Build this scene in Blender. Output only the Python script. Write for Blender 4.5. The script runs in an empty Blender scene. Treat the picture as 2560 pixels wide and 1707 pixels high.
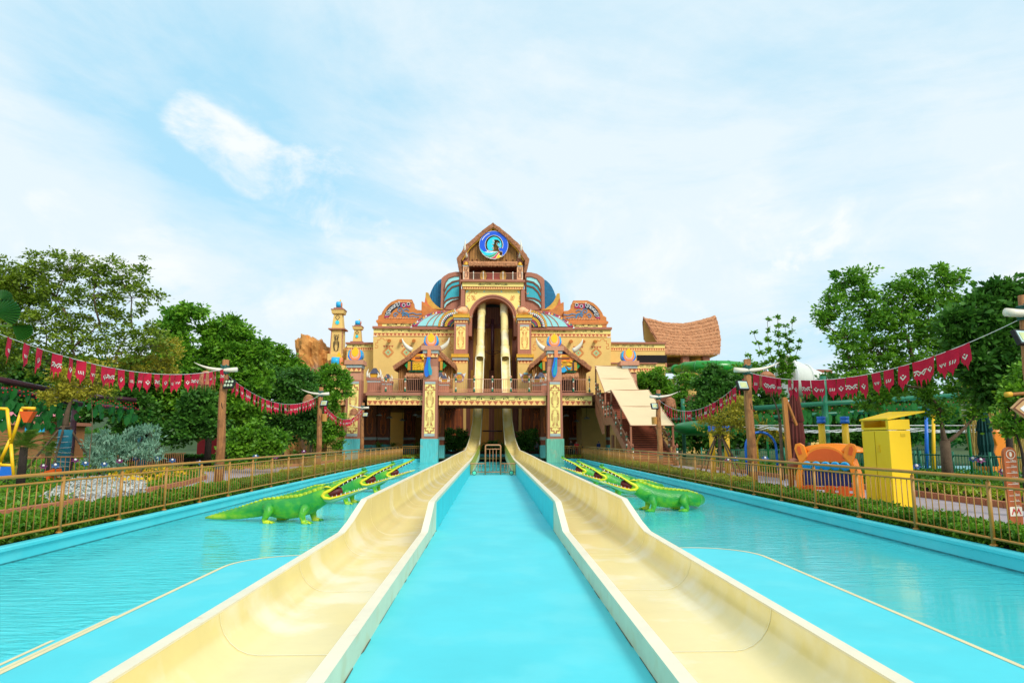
import bpy, math, random
import numpy as np
from mathutils import Vector, Matrix
D = bpy.data
SC = bpy.context.scene
COL = SC.collection
rad = math.radians
random.seed(7)

# ------------------------------------------------------------------ camera
TH = math.atan(244.5 / 1707); PS = math.atan(51 / 1707 * math.cos(TH))
CF = Vector((math.sin(PS) * math.cos(TH), math.cos(PS) * math.cos(TH), math.sin(TH)))
CR = Vector((math.cos(PS), -math.sin(PS), 0))
CU = CR.cross(CF)
CC = Vector((-.08, 0, 1.75))
cam_d = D.cameras.new('camera'); cam = D.objects.new('camera', cam_d); COL.objects.link(cam)
cam.location = CC
cam.rotation_euler = (rad(90) + TH, 0, -PS)
cam_d.sensor_width = 36; cam_d.lens = 36 * 1707 / 2560
cam_d.clip_start = .05; cam_d.clip_end = 6000
SC.camera = cam

# ------------------------------------------------------------------ sky, sun, exposure
SUN_EL, SUN_AZ = rad(40), rad(150)      # azimuth measured from +Y clockwise: behind the camera, to the right
world = D.worlds.new("World"); SC.world = world; world.use_nodes = True
wt = world.node_tree; wt.nodes.clear()
def wn(t, **k):
    n = wt.nodes.new(t)
    for a, b in k.items(): setattr(n, a, b)
    return n
w_out = wn('ShaderNodeOutputWorld'); w_bg = wn('ShaderNodeBackground')
w_sky = wn('ShaderNodeTexSky', sky_type='NISHITA', sun_disc=False, sun_elevation=SUN_EL, sun_rotation=SUN_AZ,
           air_density=1.0, dust_density=1.5, ozone_density=2.0)
w_bg.inputs['Strength'].default_value = .15
w_tc = wn('ShaderNodeTexCoord'); w_map = wn('ShaderNodeMapping')
w_sep = wn('ShaderNodeSeparateXYZ')
def wmath(op, a, b=None, clamp=False):
    n = wn('ShaderNodeMath', operation=op); n.use_clamp = clamp
    for i, v in ((0, a), (1, b)):
        if v is None: continue
        if isinstance(v, (int, float)): n.inputs[i].default_value = v
        else: wt.links.new(v, n.inputs[i])
    return n.outputs[0]
wt.links.new(w_tc.outputs['Generated'], w_sep.inputs[0])
# project the view direction on a cloud layer so that clouds flatten towards the horizon
w_z = wmath('ADD', wmath('MAXIMUM', w_sep.outputs[2], 0.0), .16)
w_cmb = wn('ShaderNodeCombineXYZ')
wt.links.new(wmath('DIVIDE', w_sep.outputs[0], w_z), w_cmb.inputs[0])
wt.links.new(wmath('DIVIDE', w_sep.outputs[1], w_z), w_cmb.inputs[1])
def wnoise(scale, detail, rough, off, dist=0.0, stretch=(1, 1, 1)):
    m = wn('ShaderNodeMapping'); m.inputs['Location'].default_value = off; m.inputs['Scale'].default_value = stretch
    wt.links.new(w_cmb.outputs[0], m.inputs[0])
    n = wn('ShaderNodeTexNoise'); n.inputs['Scale'].default_value = scale; n.inputs['Detail'].default_value = detail
    n.inputs['Roughness'].default_value = rough; n.inputs['Distortion'].default_value = dist
    wt.links.new(m.outputs[0], n.inputs['Vector']); return n.outputs['Fac']
def wramp(v, a, b):
    n = wn('ShaderNodeMapRange', interpolation_type='SMOOTHSTEP'); n.inputs[1].default_value = a; n.inputs[2].default_value = b
    wt.links.new(v, n.inputs[0]); return n.outputs[0]
veil = wramp(wnoise(.75, 9, .62, (3.1, 1.7, 0), .8, (1, .7, 1)), .37, .60)
puff = wramp(wnoise(2.0, 11, .58, (7.4, 2.2, 0), .3, (1, .8, 1)), .54, .62)
band = wramp(w_sep.outputs[2], .50, .10)
def wblob(px, py, r, wgt):
    d = (CF * 1707 + CR * (px - 1280) + CU * (853.5 - py)).normalized()
    vm = wn('ShaderNodeVectorMath', operation='DOT_PRODUCT'); vm.inputs[1].default_value = d
    wt.links.new(w_tc.outputs['Generated'], vm.inputs[0])
    c = math.cos(r / 1850.0)
    return wmath('MULTIPLY', wramp(vm.outputs['Value'], c, 1.0), wgt)
def wsum(lst):
    o = lst[0]
    for k in lst[1:]: o = wmath('ADD', o, k)
    return o
dn = wn('ShaderNodeTexNoise'); dn.inputs['Scale'].default_value = 7.5; dn.inputs['Detail'].default_value = 12; dn.inputs['Roughness'].default_value = .62; dn.inputs['Distortion'].default_value = .4
dm = wn('ShaderNodeMapping'); dm.inputs['Scale'].default_value = (1, 1, 1.5); wt.links.new(w_tc.outputs['Generated'], dm.inputs[0]); wt.links.new(dm.outputs[0], dn.inputs['Vector'])
det = dn.outputs['Fac']
dn2 = wn('ShaderNodeTexNoise'); dn2.inputs['Scale'].default_value = 4.2; dn2.inputs['Detail'].default_value = 12; dn2.inputs['Roughness'].default_value = .66; dn2.inputs['Distortion'].default_value = .25
dm2 = wn('ShaderNodeMapping'); dm2.inputs['Scale'].default_value = (1, 1, 2.2); dm2.inputs['Location'].default_value = (3, 1, 7); wt.links.new(w_tc.outputs['Generated'], dm2.inputs[0]); wt.links.new(dm2.outputs[0], dn2.inputs['Vector'])
det2 = dn2.outputs['Fac']
cl = wsum([wblob(*b) for b in ((478, 300, 80, .50), (530, 345, 86, .44), (590, 385, 100, .44), (650, 420, 105, .44), (720, 455, 120, .42), (250, 640, 120, .4), (2150, 690, 110, .42), (1980, 690, 90, .4), (780, 490, 100, .4),
                               (120, 510, 60, .5), (180, 555, 80, .5), (400, 600, 200, .42), (330, 610, 130, .35), (900, 480, 220, .3), (1180, 560, 90, .4), (1480, 540, 120, .35), (1880, 520, 130, .4), (2250, 800, 90, .4), (330, 560, 80, .4), (730, 770, 90, .45),
                               (790, 775, 150, .5), (1050, 610, 300, .35), (2050, 700, 260, .5), (1700, 690, 200, .4), (2500, 570, 260, .5), (2330, 610, 160, .3))])
cl = wramp(wmath('ADD', wmath('MINIMUM', cl, .42), wmath('MULTIPLY', wmath('SUBTRACT', det, .5), 2.4)), .14, .90)
clear = wsum([wblob(*b) for b in ((420, 180, 420, .52), (700, 330, 400, .42), (900, 120, 360, .2), (2150, 580, 330, .4), (620, 560, 260, .25))])
veil2 = wmath('SUBTRACT', wmath('ADD', wmath('MULTIPLY', veil, .60), .50), clear, True)
veil2 = wmath('MINIMUM', wmath('ADD', veil2, wmath('MULTIPLY', wmath('SUBTRACT', det2, .5), .95), True), .93)
mask = wmath('MAXIMUM', veil2, wmath('MULTIPLY', cl, .9), True)
w_mix = wn('ShaderNodeMix', data_type='RGBA'); w_mix.inputs[7].default_value = (5.3, 5.8, 6.1, 1)
w_cl = wn('ShaderNodeMix', data_type='RGBA'); w_cl.inputs[6].default_value = (5.2, 5.85, 6.2, 1); w_cl.inputs[7].default_value = (6.15, 6.3, 6.35, 1)
wt.links.new(cl, w_cl.inputs[0]); wt.links.new(w_cl.outputs[2], w_mix.inputs[7])
# thin bright haze over the clear sky
w_hz = wn('ShaderNodeMix', data_type='RGBA'); w_hz.inputs[0].default_value = .85; w_hz.inputs[7].default_value = (2.95, 5.2, 6.4, 1)
wt.links.new(w_sky.outputs[0], w_hz.inputs[6])
wt.links.new(w_hz.outputs[2], w_mix.inputs[6]); wt.links.new(mask, w_mix.inputs[0])
wt.links.new(w_mix.outputs[2], w_bg.inputs[0]); wt.links.new(w_bg.outputs[0], w_out.inputs[0])

sun_d = D.lights.new('sun', 'SUN'); sun = D.objects.new('sun', sun_d); COL.objects.link(sun)
sun_d.energy = 2.6; sun_d.angle = rad(18); sun_d.color = (1, .94, .86)
sdir = Vector((math.sin(SUN_AZ) * math.cos(SUN_EL), math.cos(SUN_AZ) * math.cos(SUN_EL), math.sin(SUN_EL)))
sun.rotation_euler = sdir.to_track_quat('Z', 'Y').to_euler()
SC.view_settings.view_transform = 'Standard'; SC.view_settings.look = 'None'
SC.view_settings.exposure = 0.12; SC.view_settings.gamma = 1; SC.view_settings.use_curve_mapping = False
SC.render.engine = 'CYCLES'
SC.cycles.max_bounces = 6; SC.cycles.transparent_max_bounces = 24

# ------------------------------------------------------------------ helpers
def ray(px, py): return CF * 1707 + CR * (px - 1280) + CU * (853.5 - py)
def W(px, py, Y):                       # point of the place seen at photo pixel px, py at distance Y
    v = ray(px, py); return CC + v * (Y / v.y)
def G(px, py, z):                       # point seen at photo pixel px, py on the level z
    v = ray(px, py); return CC + v * ((z - CC.z) / v.z)
def XZ(px, py, Y):
    p = W(px, py, Y); return (p.x, p.z)
def XZs(pts, Y): return [XZ(x, y, Y) for x, y in pts]

class MB:
    def __init__(s): s.v = []; s.f = []; s.m = []; s.mi = 0
    def add(s, vs, fs):
        b = len(s.v); s.v += [tuple(v) for v in vs]; s.f += [tuple(b + i for i in f) for f in fs]; s.m += [s.mi] * len(fs); return s
    def box(s, x0, x1, y0, y1, z0, z1):
        return s.add([(x0, y0, z0), (x1, y0, z0), (x1, y1, z0), (x0, y1, z0), (x0, y0, z1), (x1, y0, z1), (x1, y1, z1), (x0, y1, z1)],
                     [(0, 3, 2, 1), (4, 5, 6, 7), (0, 1, 5, 4), (1, 2, 6, 5), (2, 3, 7, 6), (3, 0, 4, 7)])
    def frus(s, x0, x1, y0, y1, z0, z1, dx0, dx1, dy0=0, dy1=0):   # box with another top
        return s.add([(x0, y0, z0), (x1, y0, z0), (x1, y1, z0), (x0, y1, z0), (dx0, y0 + dy0, z1), (dx1, y0 + dy0, z1), (dx1, y1 + dy1, z1), (dx0, y1 + dy1, z1)],
                     [(0, 3, 2, 1), (4, 5, 6, 7), (0, 1, 5, 4), (1, 2, 6, 5), (2, 3, 7, 6), (3, 0, 4, 7)])
    def prism(s, poly, y0, y1):         # outline in x,z; front at y0, back at y1
        n = len(poly); a = sum(poly[i][0] * poly[(i + 1) % n][1] - poly[(i + 1) % n][0] * poly[i][1] for i in range(n))
        if a < 0: poly = poly[::-1]
        vs = [(x, y0, z) for x, z in poly] + [(x, y1, z) for x, z in poly]
        return s.add(vs, [tuple(range(n)), tuple(range(2 * n - 1, n - 1, -1))] + [(i, i + n, (i + 1) % n + n, (i + 1) % n) for i in range(n)])
    def slab(s, poly, z0, z1):          # outline in x,y
        n = len(poly); a = sum(poly[i][0] * poly[(i + 1) % n][1] - poly[(i + 1) % n][0] * poly[i][1] for i in range(n))
        if a < 0: poly = poly[::-1]
        vs = [(x, y, z0) for x, y in poly] + [(x, y, z1) for x, y in poly]
        return s.add(vs, [tuple(range(n - 1, -1, -1)), tuple(range(n, 2 * n))] + [(i, (i + 1) % n, (i + 1) % n + n, i + n) for i in range(n)])
    def tube(s, pts, r, n=8, caps=True, flat=1.0):
        pts = [Vector(p) for p in pts]; k = len(pts); rs = r if isinstance(r, (list, tuple)) else [r] * k
        vs = []; up = None
        for i in range(k):
            t = (pts[min(i + 1, k - 1)] - pts[max(i - 1, 0)])
            t = t.normalized() if t.length > 1e-9 else Vector((0, 0, 1))
            if up is None:
                up = Vector((0, 0, 1)) if abs(t.z) < .9 else Vector((0, 1, 0))
            a = t.cross(up)
            if a.length < 1e-6: a = t.cross(Vector((1, 0, 0)))
            a.normalize(); b = a.cross(t).normalized(); up = b
            for j in range(n):
                q = 2 * math.pi * j / n
                vs.append(pts[i] + (a * math.cos(q) + b * math.sin(q) * flat) * rs[i])
        fs = [(i * n + j, i * n + (j + 1) % n, (i + 1) * n + (j + 1) % n, (i + 1) * n + j) for i in range(k - 1) for j in range(n)]
        if caps: fs += [tuple(range(n - 1, -1, -1)), tuple(range((k - 1) * n, k * n))]
        return s.add(vs, fs)
    def lathe(s, prof, c=(0, 0, 0), n=16, sx=1, sy=1):      # profile of (r, z)
        vs = [(c[0] + r * math.cos(2 * math.pi * j / n) * sx, c[1] + r * math.sin(2 * math.pi * j / n) * sy, c[2] + z) for r, z in prof for j in range(n)]
        k = len(prof)
        fs = [(i * n + j, i * n + (j + 1) % n, (i + 1) * n + (j + 1) % n, (i + 1) * n + j) for i in range(k - 1) for j in range(n)]
        fs += [tuple(range(n - 1, -1, -1)), tuple(range((k - 1) * n, k * n))]
        return s.add(vs, fs)
    def ball(s, c, r, n=10, m=6, rot=None):
        r = r if isinstance(r, (tuple, list)) else (r, r, r); vs = []
        for i in range(m + 1):
            a = math.pi * i / m
            for j in range(n):
                q = 2 * math.pi * j / n; p = Vector((math.sin(a) * math.cos(q) * r[0], math.sin(a) * math.sin(q) * r[1], math.cos(a) * r[2]))
                if rot: p = rot @ p
                vs.append(Vector(c) + p)
        return s.add(vs, [(i * n + j, (i + 1) * n + j, (i + 1) * n + (j + 1) % n, i * n + (j + 1) % n) for i in range(m) for j in range(n)])
    def ribbon(s, pts, w, y, th=.015, close=False):         # flat strip of width w along x,z points, mitred
        n = len(pts)
        if n < 2: return s
        P = [Vector((p[0], p[1])) for p in pts]; L = []; Rr = []
        for i in range(n):
            if close: d0 = (P[i] - P[i - 1]); d1 = (P[(i + 1) % n] - P[i])
            else:
                d1 = P[min(i + 1, n - 1)] - P[i] if i < n - 1 else P[i] - P[i - 1]
                d0 = P[i] - P[i - 1] if i > 0 else d1
            if d0.length < 1e-9: d0 = d1
            if d1.length < 1e-9: d1 = d0
            d0 = d0.normalized(); d1 = d1.normalized(); t = d0 + d1
            if t.length < 1e-4: t = d1
            t.normalize(); nn = Vector((-t.y, t.x)); k = max(.45, abs(nn.dot(Vector((-d1.y, d1.x)))))
            off = nn * (w / 2 / k); L.append(P[i] + off); Rr.append(P[i] - off)
        vs = [(p.x, y - th, p.y) for p in L] + [(p.x, y - th, p.y) for p in Rr]
        m = n if close else n - 1
        return s.add(vs, [(i, (i + 1) % n, n + (i + 1) % n, n + i) for i in range(m)])
    def mirror(s):                       # copy across x = 0
        b = len(s.v); s.v += [(-x, y, z) for x, y, z in s.v]; s.f += [tuple(b + i for i in f[::-1]) for f in s.f]; s.m += s.m; return s
    def build(s, name, mats, parent=None, smooth=False, bevel=0):
        me = D.meshes.new(name); me.from_pydata(s.v, [], s.f)
        mats = mats if isinstance(mats, (list, tuple)) else [mats]
        for m in mats: me.materials.append(m)
        if len(mats) > 1: me.polygons.foreach_set('material_index', s.m)
        if smooth: me.polygons.foreach_set('use_smooth', [True] * len(me.polygons))
        me.update()
        o = D.objects.new(name, me); COL.objects.link(o)
        if parent is not None:
            o.parent = parent; o.matrix_parent_inverse = Matrix.Translation(parent.location).inverted()
        if bevel:
            b = o.modifiers.new('b', 'BEVEL'); b.width = bevel; b.segments = 2; b.limit_method = 'ANGLE'
        return o
def tag(o, label=None, cat=None, group=None, kind=None):
    if label: o['label'] = label
    if cat: o['category'] = cat
    if group: o['group'] = group
    if kind: o['kind'] = kind
    return o
def thing(name, label, cat, loc=(0, 0, 0), group=None, rz=0):
    o = D.objects.new(name, None); COL.objects.link(o); o.location = loc; o.rotation_euler = (0, 0, rz)
    o.empty_display_size = .2
    return tag(o, label, cat, group)
KIDS = {}
def kids(o): return [c for c in D.objects if c.parent == o]
def copy_tree(o, parent=None, tree=None):
    tree = tree or {}
    c = o.copy(); COL.objects.link(c); c.parent = parent
    for ch in kids(o): copy_tree(ch, c)
    return c
def dup(o, loc=None, label=None, rz=None, scale=None, group=None):
    c = copy_tree(o)
    if loc is not None: c.location = loc
    if label: c['label'] = label
    if rz is not None: c.rotation_euler = (0, 0, rz)
    if scale: c.scale = (scale,) * 3 if isinstance(scale, (int, float)) else scale
    if group: c['group'] = group
    return c
def arc(cx, cz, rx, rz, a0, a1, n):
    return [(cx + rx * math.cos(rad(a0 + (a1 - a0) * i / n)), cz + rz * math.sin(rad(a0 + (a1 - a0) * i / n))) for i in range(n + 1)]

# ------------------------------------------------------------------ materials
def lin(c): return tuple(((x / 255) / 12.92 if x / 255 <= .04045 else ((x / 255 + .055) / 1.055) ** 2.4) for x in c)
MATS = {}
def M(name, col, rough=.6, var=.12, scale=3.0, bump=.15, grain=None, spec=.4, metal=0, stain=None, coat=0, bscale=None, aniso=None):
    """painted or natural surface: base colour varied by two noises, fine relief, optional grain streaks and stains"""
    m = D.materials.new(name); m.use_nodes = True; nt = m.node_tree; b = nt.nodes['Principled BSDF']
    b.inputs['Roughness'].default_value = rough; b.inputs['Specular IOR Level'].default_value = spec; b.inputs['Metallic'].default_value = metal
    if coat: b.inputs['Coat Weight'].default_value = coat; b.inputs['Coat Roughness'].default_value = .12
    tc = nt.nodes.new('ShaderNodeTexCoord'); mp = nt.nodes.new('ShaderNodeMapping'); nt.links.new(tc.outputs['Object'], mp.inputs[0])
    if grain: mp.inputs['Scale'].default_value = grain
    n1 = nt.nodes.new('ShaderNodeTexNoise'); n1.inputs['Scale'].default_value = scale; n1.inputs['Detail'].default_value = 6; n1.inputs['Roughness'].default_value = .65
    nt.links.new(mp.outputs[0], n1.inputs['Vector'])
    r = nt.nodes.new('ShaderNodeMapRange'); r.inputs[1].default_value = .3; r.inputs[2].default_value = .7; r.inputs[3].default_value = 1 - var; r.inputs[4].default_value = 1 + var
    nt.links.new(n1.outputs['Fac'], r.inputs[0])
    mx = nt.nodes.new('ShaderNodeMix'); mx.data_type = 'RGBA'; mx.blend_type = 'MULTIPLY'; mx.inputs[0].default_value = 1
    mx.inputs[6].default_value = (*col, 1); nt.links.new(r.outputs[0], mx.inputs[7]); out = mx.outputs[2]
    if stain:
        n2 = nt.nodes.new('ShaderNodeTexNoise'); n2.inputs['Scale'].default_value = stain[1]; n2.inputs['Detail'].default_value = 8; nt.links.new(tc.outputs['Object'], n2.inputs['Vector'])
        r2 = nt.nodes.new('ShaderNodeMapRange'); r2.inputs[1].default_value = stain[2]; r2.inputs[2].default_value = stain[2] + .12; r2.inputs[4].default_value = stain[3]
        nt.links.new(n2.outputs['Fac'], r2.inputs[0])
        m2 = nt.nodes.new('ShaderNodeMix'); m2.data_type = 'RGBA'; nt.links.new(r2.outputs[0], m2.inputs[0]); nt.links.new(out, m2.inputs[6]); m2.inputs[7].default_value = (*stain[0], 1); out = m2.outputs[2]
    nt.links.new(out, b.inputs['Base Color'])
    if bump:
        n3 = nt.nodes.new('ShaderNodeTexNoise'); n3.inputs['Scale'].default_value = bscale or scale * 6; n3.inputs['Detail'].default_value = 4; nt.links.new(mp.outputs[0], n3.inputs['Vector'])
        bp = nt.nodes.new('ShaderNodeBump'); bp.inputs['Strength'].default_value = bump; bp.inputs['Distance'].default_value = .03
        nt.links.new(n3.outputs['Fac'], bp.inputs['Height']); nt.links.new(bp.outputs[0], b.inputs['Normal'])
    MATS[name] = m; return m
def leafmat(name, c1, c2, trans=.28, rough=.5):
    """leaf surface: each leaf gets its own shade between two greens, and lets some light through"""
    m = D.materials.new(name); m.use_nodes = True; nt = m.node_tree; b = nt.nodes['Principled BSDF']; out = nt.nodes['Material Output']
    b.inputs['Roughness'].default_value = rough; b.inputs['Specular IOR Level'].default_value = .35
    g = nt.nodes.new('ShaderNodeNewGeometry'); mx = nt.nodes.new('ShaderNodeMix'); mx.data_type = 'RGBA'
    mx.inputs[6].default_value = (*c1, 1); mx.inputs[7].default_value = (*c2, 1)
    tc = nt.nodes.new('ShaderNodeTexCoord'); n1 = nt.nodes.new('ShaderNodeTexNoise'); n1.inputs['Scale'].default_value = 1.1; nt.links.new(tc.outputs['Object'], n1.inputs['Vector'])
    ad = nt.nodes.new('ShaderNodeMath'); ad.operation = 'MULTIPLY_ADD'; ad.inputs[1].default_value = .55
    r = nt.nodes.new('ShaderNodeMapRange'); r.inputs[1].default_value = .35; r.inputs[2].default_value = .65; r.inputs[4].default_value = .45
    nt.links.new(n1.outputs['Fac'], r.inputs[0])
    nt.links.new(g.outputs['Random Per Island'], ad.inputs[0]); nt.links.new(r.outputs[0], ad.inputs[2]); nt.links.new(ad.outputs[0], mx.inputs[0])
    nt.links.new(mx.outputs[2], b.inputs['Base Color'])
    tr = nt.nodes.new('ShaderNodeBsdfTranslucent'); nt.links.new(mx.outputs[2], tr.inputs[0]); ms = nt.nodes.new('ShaderNodeMixShader'); ms.inputs[0].default_value = trans
    nt.links.new(b.outputs[0], ms.inputs[1]); nt.links.new(tr.outputs[0], ms.inputs[2]); nt.links.new(ms.outputs[0], out.inputs[0])
    MATS[name] = m; return m

CYAN = M('cyan_paint', (.07, .60, .67), .55, .05, .9, .05, stain=((.15, .66, .70), 1.3, .50, .35))
CYAN_DEEP = M('cyan_paint_deep', (.04, .60, .66), .5, .08, 1.5, .05)
POOLFLOOR = M('pool_floor_paint', (.07, .72, .78), .6, .08, .8, .05)
CREAM_LINE = M('cream_line_paint', (.75, .66, .38), .5, .05)
FRP = M('slide_fibreglass', (.83, .69, .29), .24, .07, .9, .03, spec=.5, coat=.25, stain=((.90, .82, .56), .8, .50, .8))
FRP_RIM = M('slide_rim', (.80, .73, .54), .4, .05, 2, .04, stain=((.62, .42, .26), 6, .66, .4))
FRP_SEAM = M('slide_seam', (.88, .82, .50), .35, .03)
FRP_SIDE = M('slide_outer_side', (.64, .68, .48), .5, .08, 2, .05, stain=((.62, .56, .32), 3, .55, .6))
FENCE = M('fence_bronze_paint', (.40, .185, .03), .42, .10, 5, .05, spec=.4, coat=.08)
BRASSP = M('gate_copper_paint', (.46, .20, .08), .35, .08, 5, .04, spec=.5)
OCHRE = M('ochre_plaster', (.80, .53, .165), .8, .07, .9, .12)
CREAM = M('cream_plaster', (.95, .76, .24), .75, .05, 1.2, .08)
BROWN = M('pinkish_brown_plaster', (.42, .165, .10), .75, .10, 1.2, .12, grain=(6, 6, .6))
BROWN_L = M('light_brown_plaster', (.60, .27, .16), .75, .08, 1.2, .12, grain=(6, 6, .5))
TRI_D = M('frieze_brown', (.50, .13, .055), .75, .05)
TRI_L = M('frieze_orange', (.98, .56, .20), .75, .05)
ORNG_LINE = M('orange_line_paint', (.66, .17, .04), .75, .05)
DARK_LINE = M('dark_line_paint', (.035, .02, .012), .7, .05)
GREYW = M('grey_whitewash', (.42, .46, .44), .75, .10)
TEALWOOD = M('weathered_teal_planks', (.10, .50, .50), .65, .22, 1.5, .35, grain=(9, 9, .7), stain=((.35, .42, .30), 2.0, .60, .5))
GREENWOOD = M('weathered_green_planks', (.16, .46, .32), .65, .22, 1.5, .35, grain=(9, 9, .7), stain=((.40, .42, .26), 2.0, .58, .5))
WOOD = M('orange_brown_wood', (.40, .155, .03), .55, .30, 2, .3, grain=(7, 7, .7))
WOOD_D = M('dark_brown_wood', (.16, .05, .02), .6, .25, 2, .3, grain=(7, 7, .7))
CARVED = M('carved_orange_wood', (.60, .20, .04), .5, .2, 2, .25)
THATCH = M('straw_thatch', (.42, .18, .085), .9, .42, 5, .9, bscale=26)
THATCH2 = M('light_straw_thatch', (.52, .24, .11), .9, .42, 5, .9, bscale=26)
POLEW = M('log_pole_wood', (.40, .17, .055), .6, .5, 3, .8, grain=(9, 9, .5), stain=((.14, .055, .02), 2.5, .52, .6))
IVORY = M('ivory_horn', (.78, .72, .58), .4, .08)
WHITE = M('white_paint', (.8, .8, .78), .45, .04)
GOLD = M('gold_paint', (.74, .40, .025), .42, .10)
YELLOW = M('yellow_paint', (.93, .55, .012), .4, .03, 2, .02)
YELLOW_B = M('box_yellow_paint', (.95, .60, .012), .35, .03, 2, .02, spec=.5)
BLUE = M('bright_blue_paint', (.01, .16, .66), .35, .05, spec=.5)
BLUE_L = M('sky_blue_paint', (.02, .42, .78), .35, .06)
BLUE_G = M('mural_blue', (.02, .22, .42), .5, .15)
TEAL = M('teal_panel', (.04, .42, .50), .5, .06)
AQUA = M('light_aqua_panel', (.33, .72, .72), .5, .05)
LOGO_B = M('sign_royal_blue', (.006, .10, .72), .3, .03, spec=.5)
LOGO_C = M('sign_cyan', (.02, .66, .80), .3, .03, spec=.5)
RED = M('red_paint', (.55, .015, .02), .5, .08)
REDFLAG = M('crimson_felt', (.52, .004, .035), .85, .12, 6, .3)
ORANGE = M('orange_plastic', (.90, .25, .01), .35, .04, spec=.5)
ORANGE_D = M('orange_red_plastic', (.75, .11, .01), .4, .05)
SALMON = M('salmon_paint', (.80, .26, .10), .6, .08)
NAVY = M('navy_paint', (.005, .012, .12), .45, .05)
GREEN = M('green_plastic', (.01, .28, .06), .35, .1, spec=.5)
GREEN_D = M('bamboo_green_paint', (.01, .16, .08), .4, .12, 2, .1, spec=.5)
GREEN_SL = M('slide_green', (.01, .26, .02), .25, .06, spec=.5)
PURPLE = M('dark_purple_steel', (.06, .02, .03), .4, .08)
BLACK = M('black_matt', (.012, .012, .013), .6, .05)
SHADE_BLK = M('shade_black', (.01, .008, .008), .9, .1)  # near-black colour that stands in for the shade inside openings
STEEL = M('grey_steel', (.32, .32, .30), .4, .05, metal=.6)
CANVAS = M('beige_canvas', (.70, .55, .32), .85, .04, 1.2, .06)
ROPEG = M('green_rope', (.03, .12, .10), .8, .2, 8, .4)
PAVE = M('lavender_grey_paving', (.36, .31, .33), .8, .14, 1.0, .15)
SOIL = M('garden_soil', (.035, .024, .014), .95, .3, 3, .5)
LAWN = M('trodden_lawn', (.045, .085, .018), .95, .35, 2, .5)
CURB = M('terracotta_curb', (.40, .15, .07), .75, .18, 3, .2)
ROCK = M('themed_rock', (.52, .24, .06), .85, .38, .5, .8, bscale=2.2, stain=((.30, .17, .11), .35, .50, .8))
BARK = M('grey_brown_bark', (.13, .085, .05), .9, .3, 4, .6)
BARK_D = M('dark_bark', (.045, .032, .024), .9, .3, 4, .6)
PINK = M('pink_paint', (.62, .18, .22), .6, .1)
SKIN = M('brown_skin', (.36, .20, .13), .6, .05)
LF_OLIVE = leafmat('olive_leaf', (.085, .17, .010), (.26, .36, .02))
LF_GREEN = leafmat('fresh_leaf', (0.045, 0.183, 0.013), (0.228, 0.475, 0.023))
LF_DEEP = leafmat('deep_leaf', (0.023, 0.108, 0.015), (0.104, 0.283, 0.026))
LF_HEDGE = leafmat('hedge_leaf', (0.037, 0.143, 0.008), (0.178, 0.386, 0.013))
LF_HEDGE_Y = leafmat('yellowish_hedge_leaf', (0.158, 0.245, 0.014), (0.420, 0.455, 0.028))
LF_YEL = leafmat('golden_leaf', (0.280, 0.280, 0.021), (0.525, 0.455, 0.035))
LF_BLUE = leafmat('blue_green_needle', (0.123, 0.298, 0.193), (0.315, 0.525, 0.367))
LF_SILVER = leafmat('silver_leaf', (.42, .45, .42), (.62, .64, .60), .15)
LF_PALM = leafmat('palm_leaf', (0.063, 0.155, 0.015), (0.193, 0.314, 0.033))
LF_LIME = leafmat('lime_leaf', (.22, .34, .01), (.36, .46, .02))
LF_VINE = leafmat('plastic_vine_leaf', (.008, .11, .012), (.02, .20, .03), .2)
FL_YEL = leafmat('yellow_petal', (.85, .50, .01), (.9, .62, .02), .3)
FL_BLUE = leafmat('blue_petal', (.02, .08, .28), (.06, .18, .42), .2)
FL_PINK = leafmat('magenta_petal', (.16, .02, .12), (.28, .05, .20), .2)

# ================================================================== THE SETTING: ground, pool, water
def struct(name, mb, mat, smooth=False):
    return tag(mb.build(name, mat, None, smooth), kind='structure')
PX = 8.02           # half width of the pool between its copings
PY0, PY1 = -4.0, 62.6
ZW = -.27           # water level
# ground sheet with the pool left open
g = MB(); S = 900
for x0, x1, y0, y1 in ((-S, -PX - .12, -60, PY1 + .12), (PX + .12, S, -60, PY1 + .12), (-S, S, PY1 + .12, 1600), (-PX - .12, PX + .12, -60, PY0 - .1)):
    g.add([(x0, y0, -.02), (x1, y0, -.02), (x1, y1, -.02), (x0, y1, -.02)], [(0, 1, 2, 3)])
struct('ground', g, LAWN)
# basin: floor and painted walls, with a coping band
b = MB(); b.add([(-PX, PY0, -.62), (PX, PY0, -.62), (PX, 71, -.62), (-PX, 71, -.62)], [(0, 1, 2, 3)])
struct('pool_floor', b, POOLFLOOR)
b = MB()
for s in (-1, 1):
    o = [(PX * s, -.62), (PX * s, -.07), ((PX - .05) * s, -.05), ((PX - .05) * s, .0), ((PX - .03) * s, .02), ((PX + .12) * s, .02), ((PX + .12) * s, -.62)]
    b.prism(o, PY0, PY1)
b.box(-PX - .12, -6.3, PY1, PY1 + .14, -.62, .02); b.box(6.3, PX + .12, PY1, PY1 + .14, -.62, .02)
b.box(-6.3, -6.16, PY1 + .14, 70.8, -.62, .02); b.box(6.16, 6.3, PY1 + .14, 70.8, -.62, .02); b.box(-6.3, 6.3, 70.8, 71, -.62, .25)
struct('pool_wall', b, CYAN)
b = MB()
for s in (-1, 1): b.box(*sorted((PX * s, (PX - .006) * s)), PY0, PY1, -.275, -.245)
struct('waterline_strip', b, M('waterline_teal', (.02, .22, .25), .6, .4, 6))  # darker teal strip along the pool walls at water level
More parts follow.
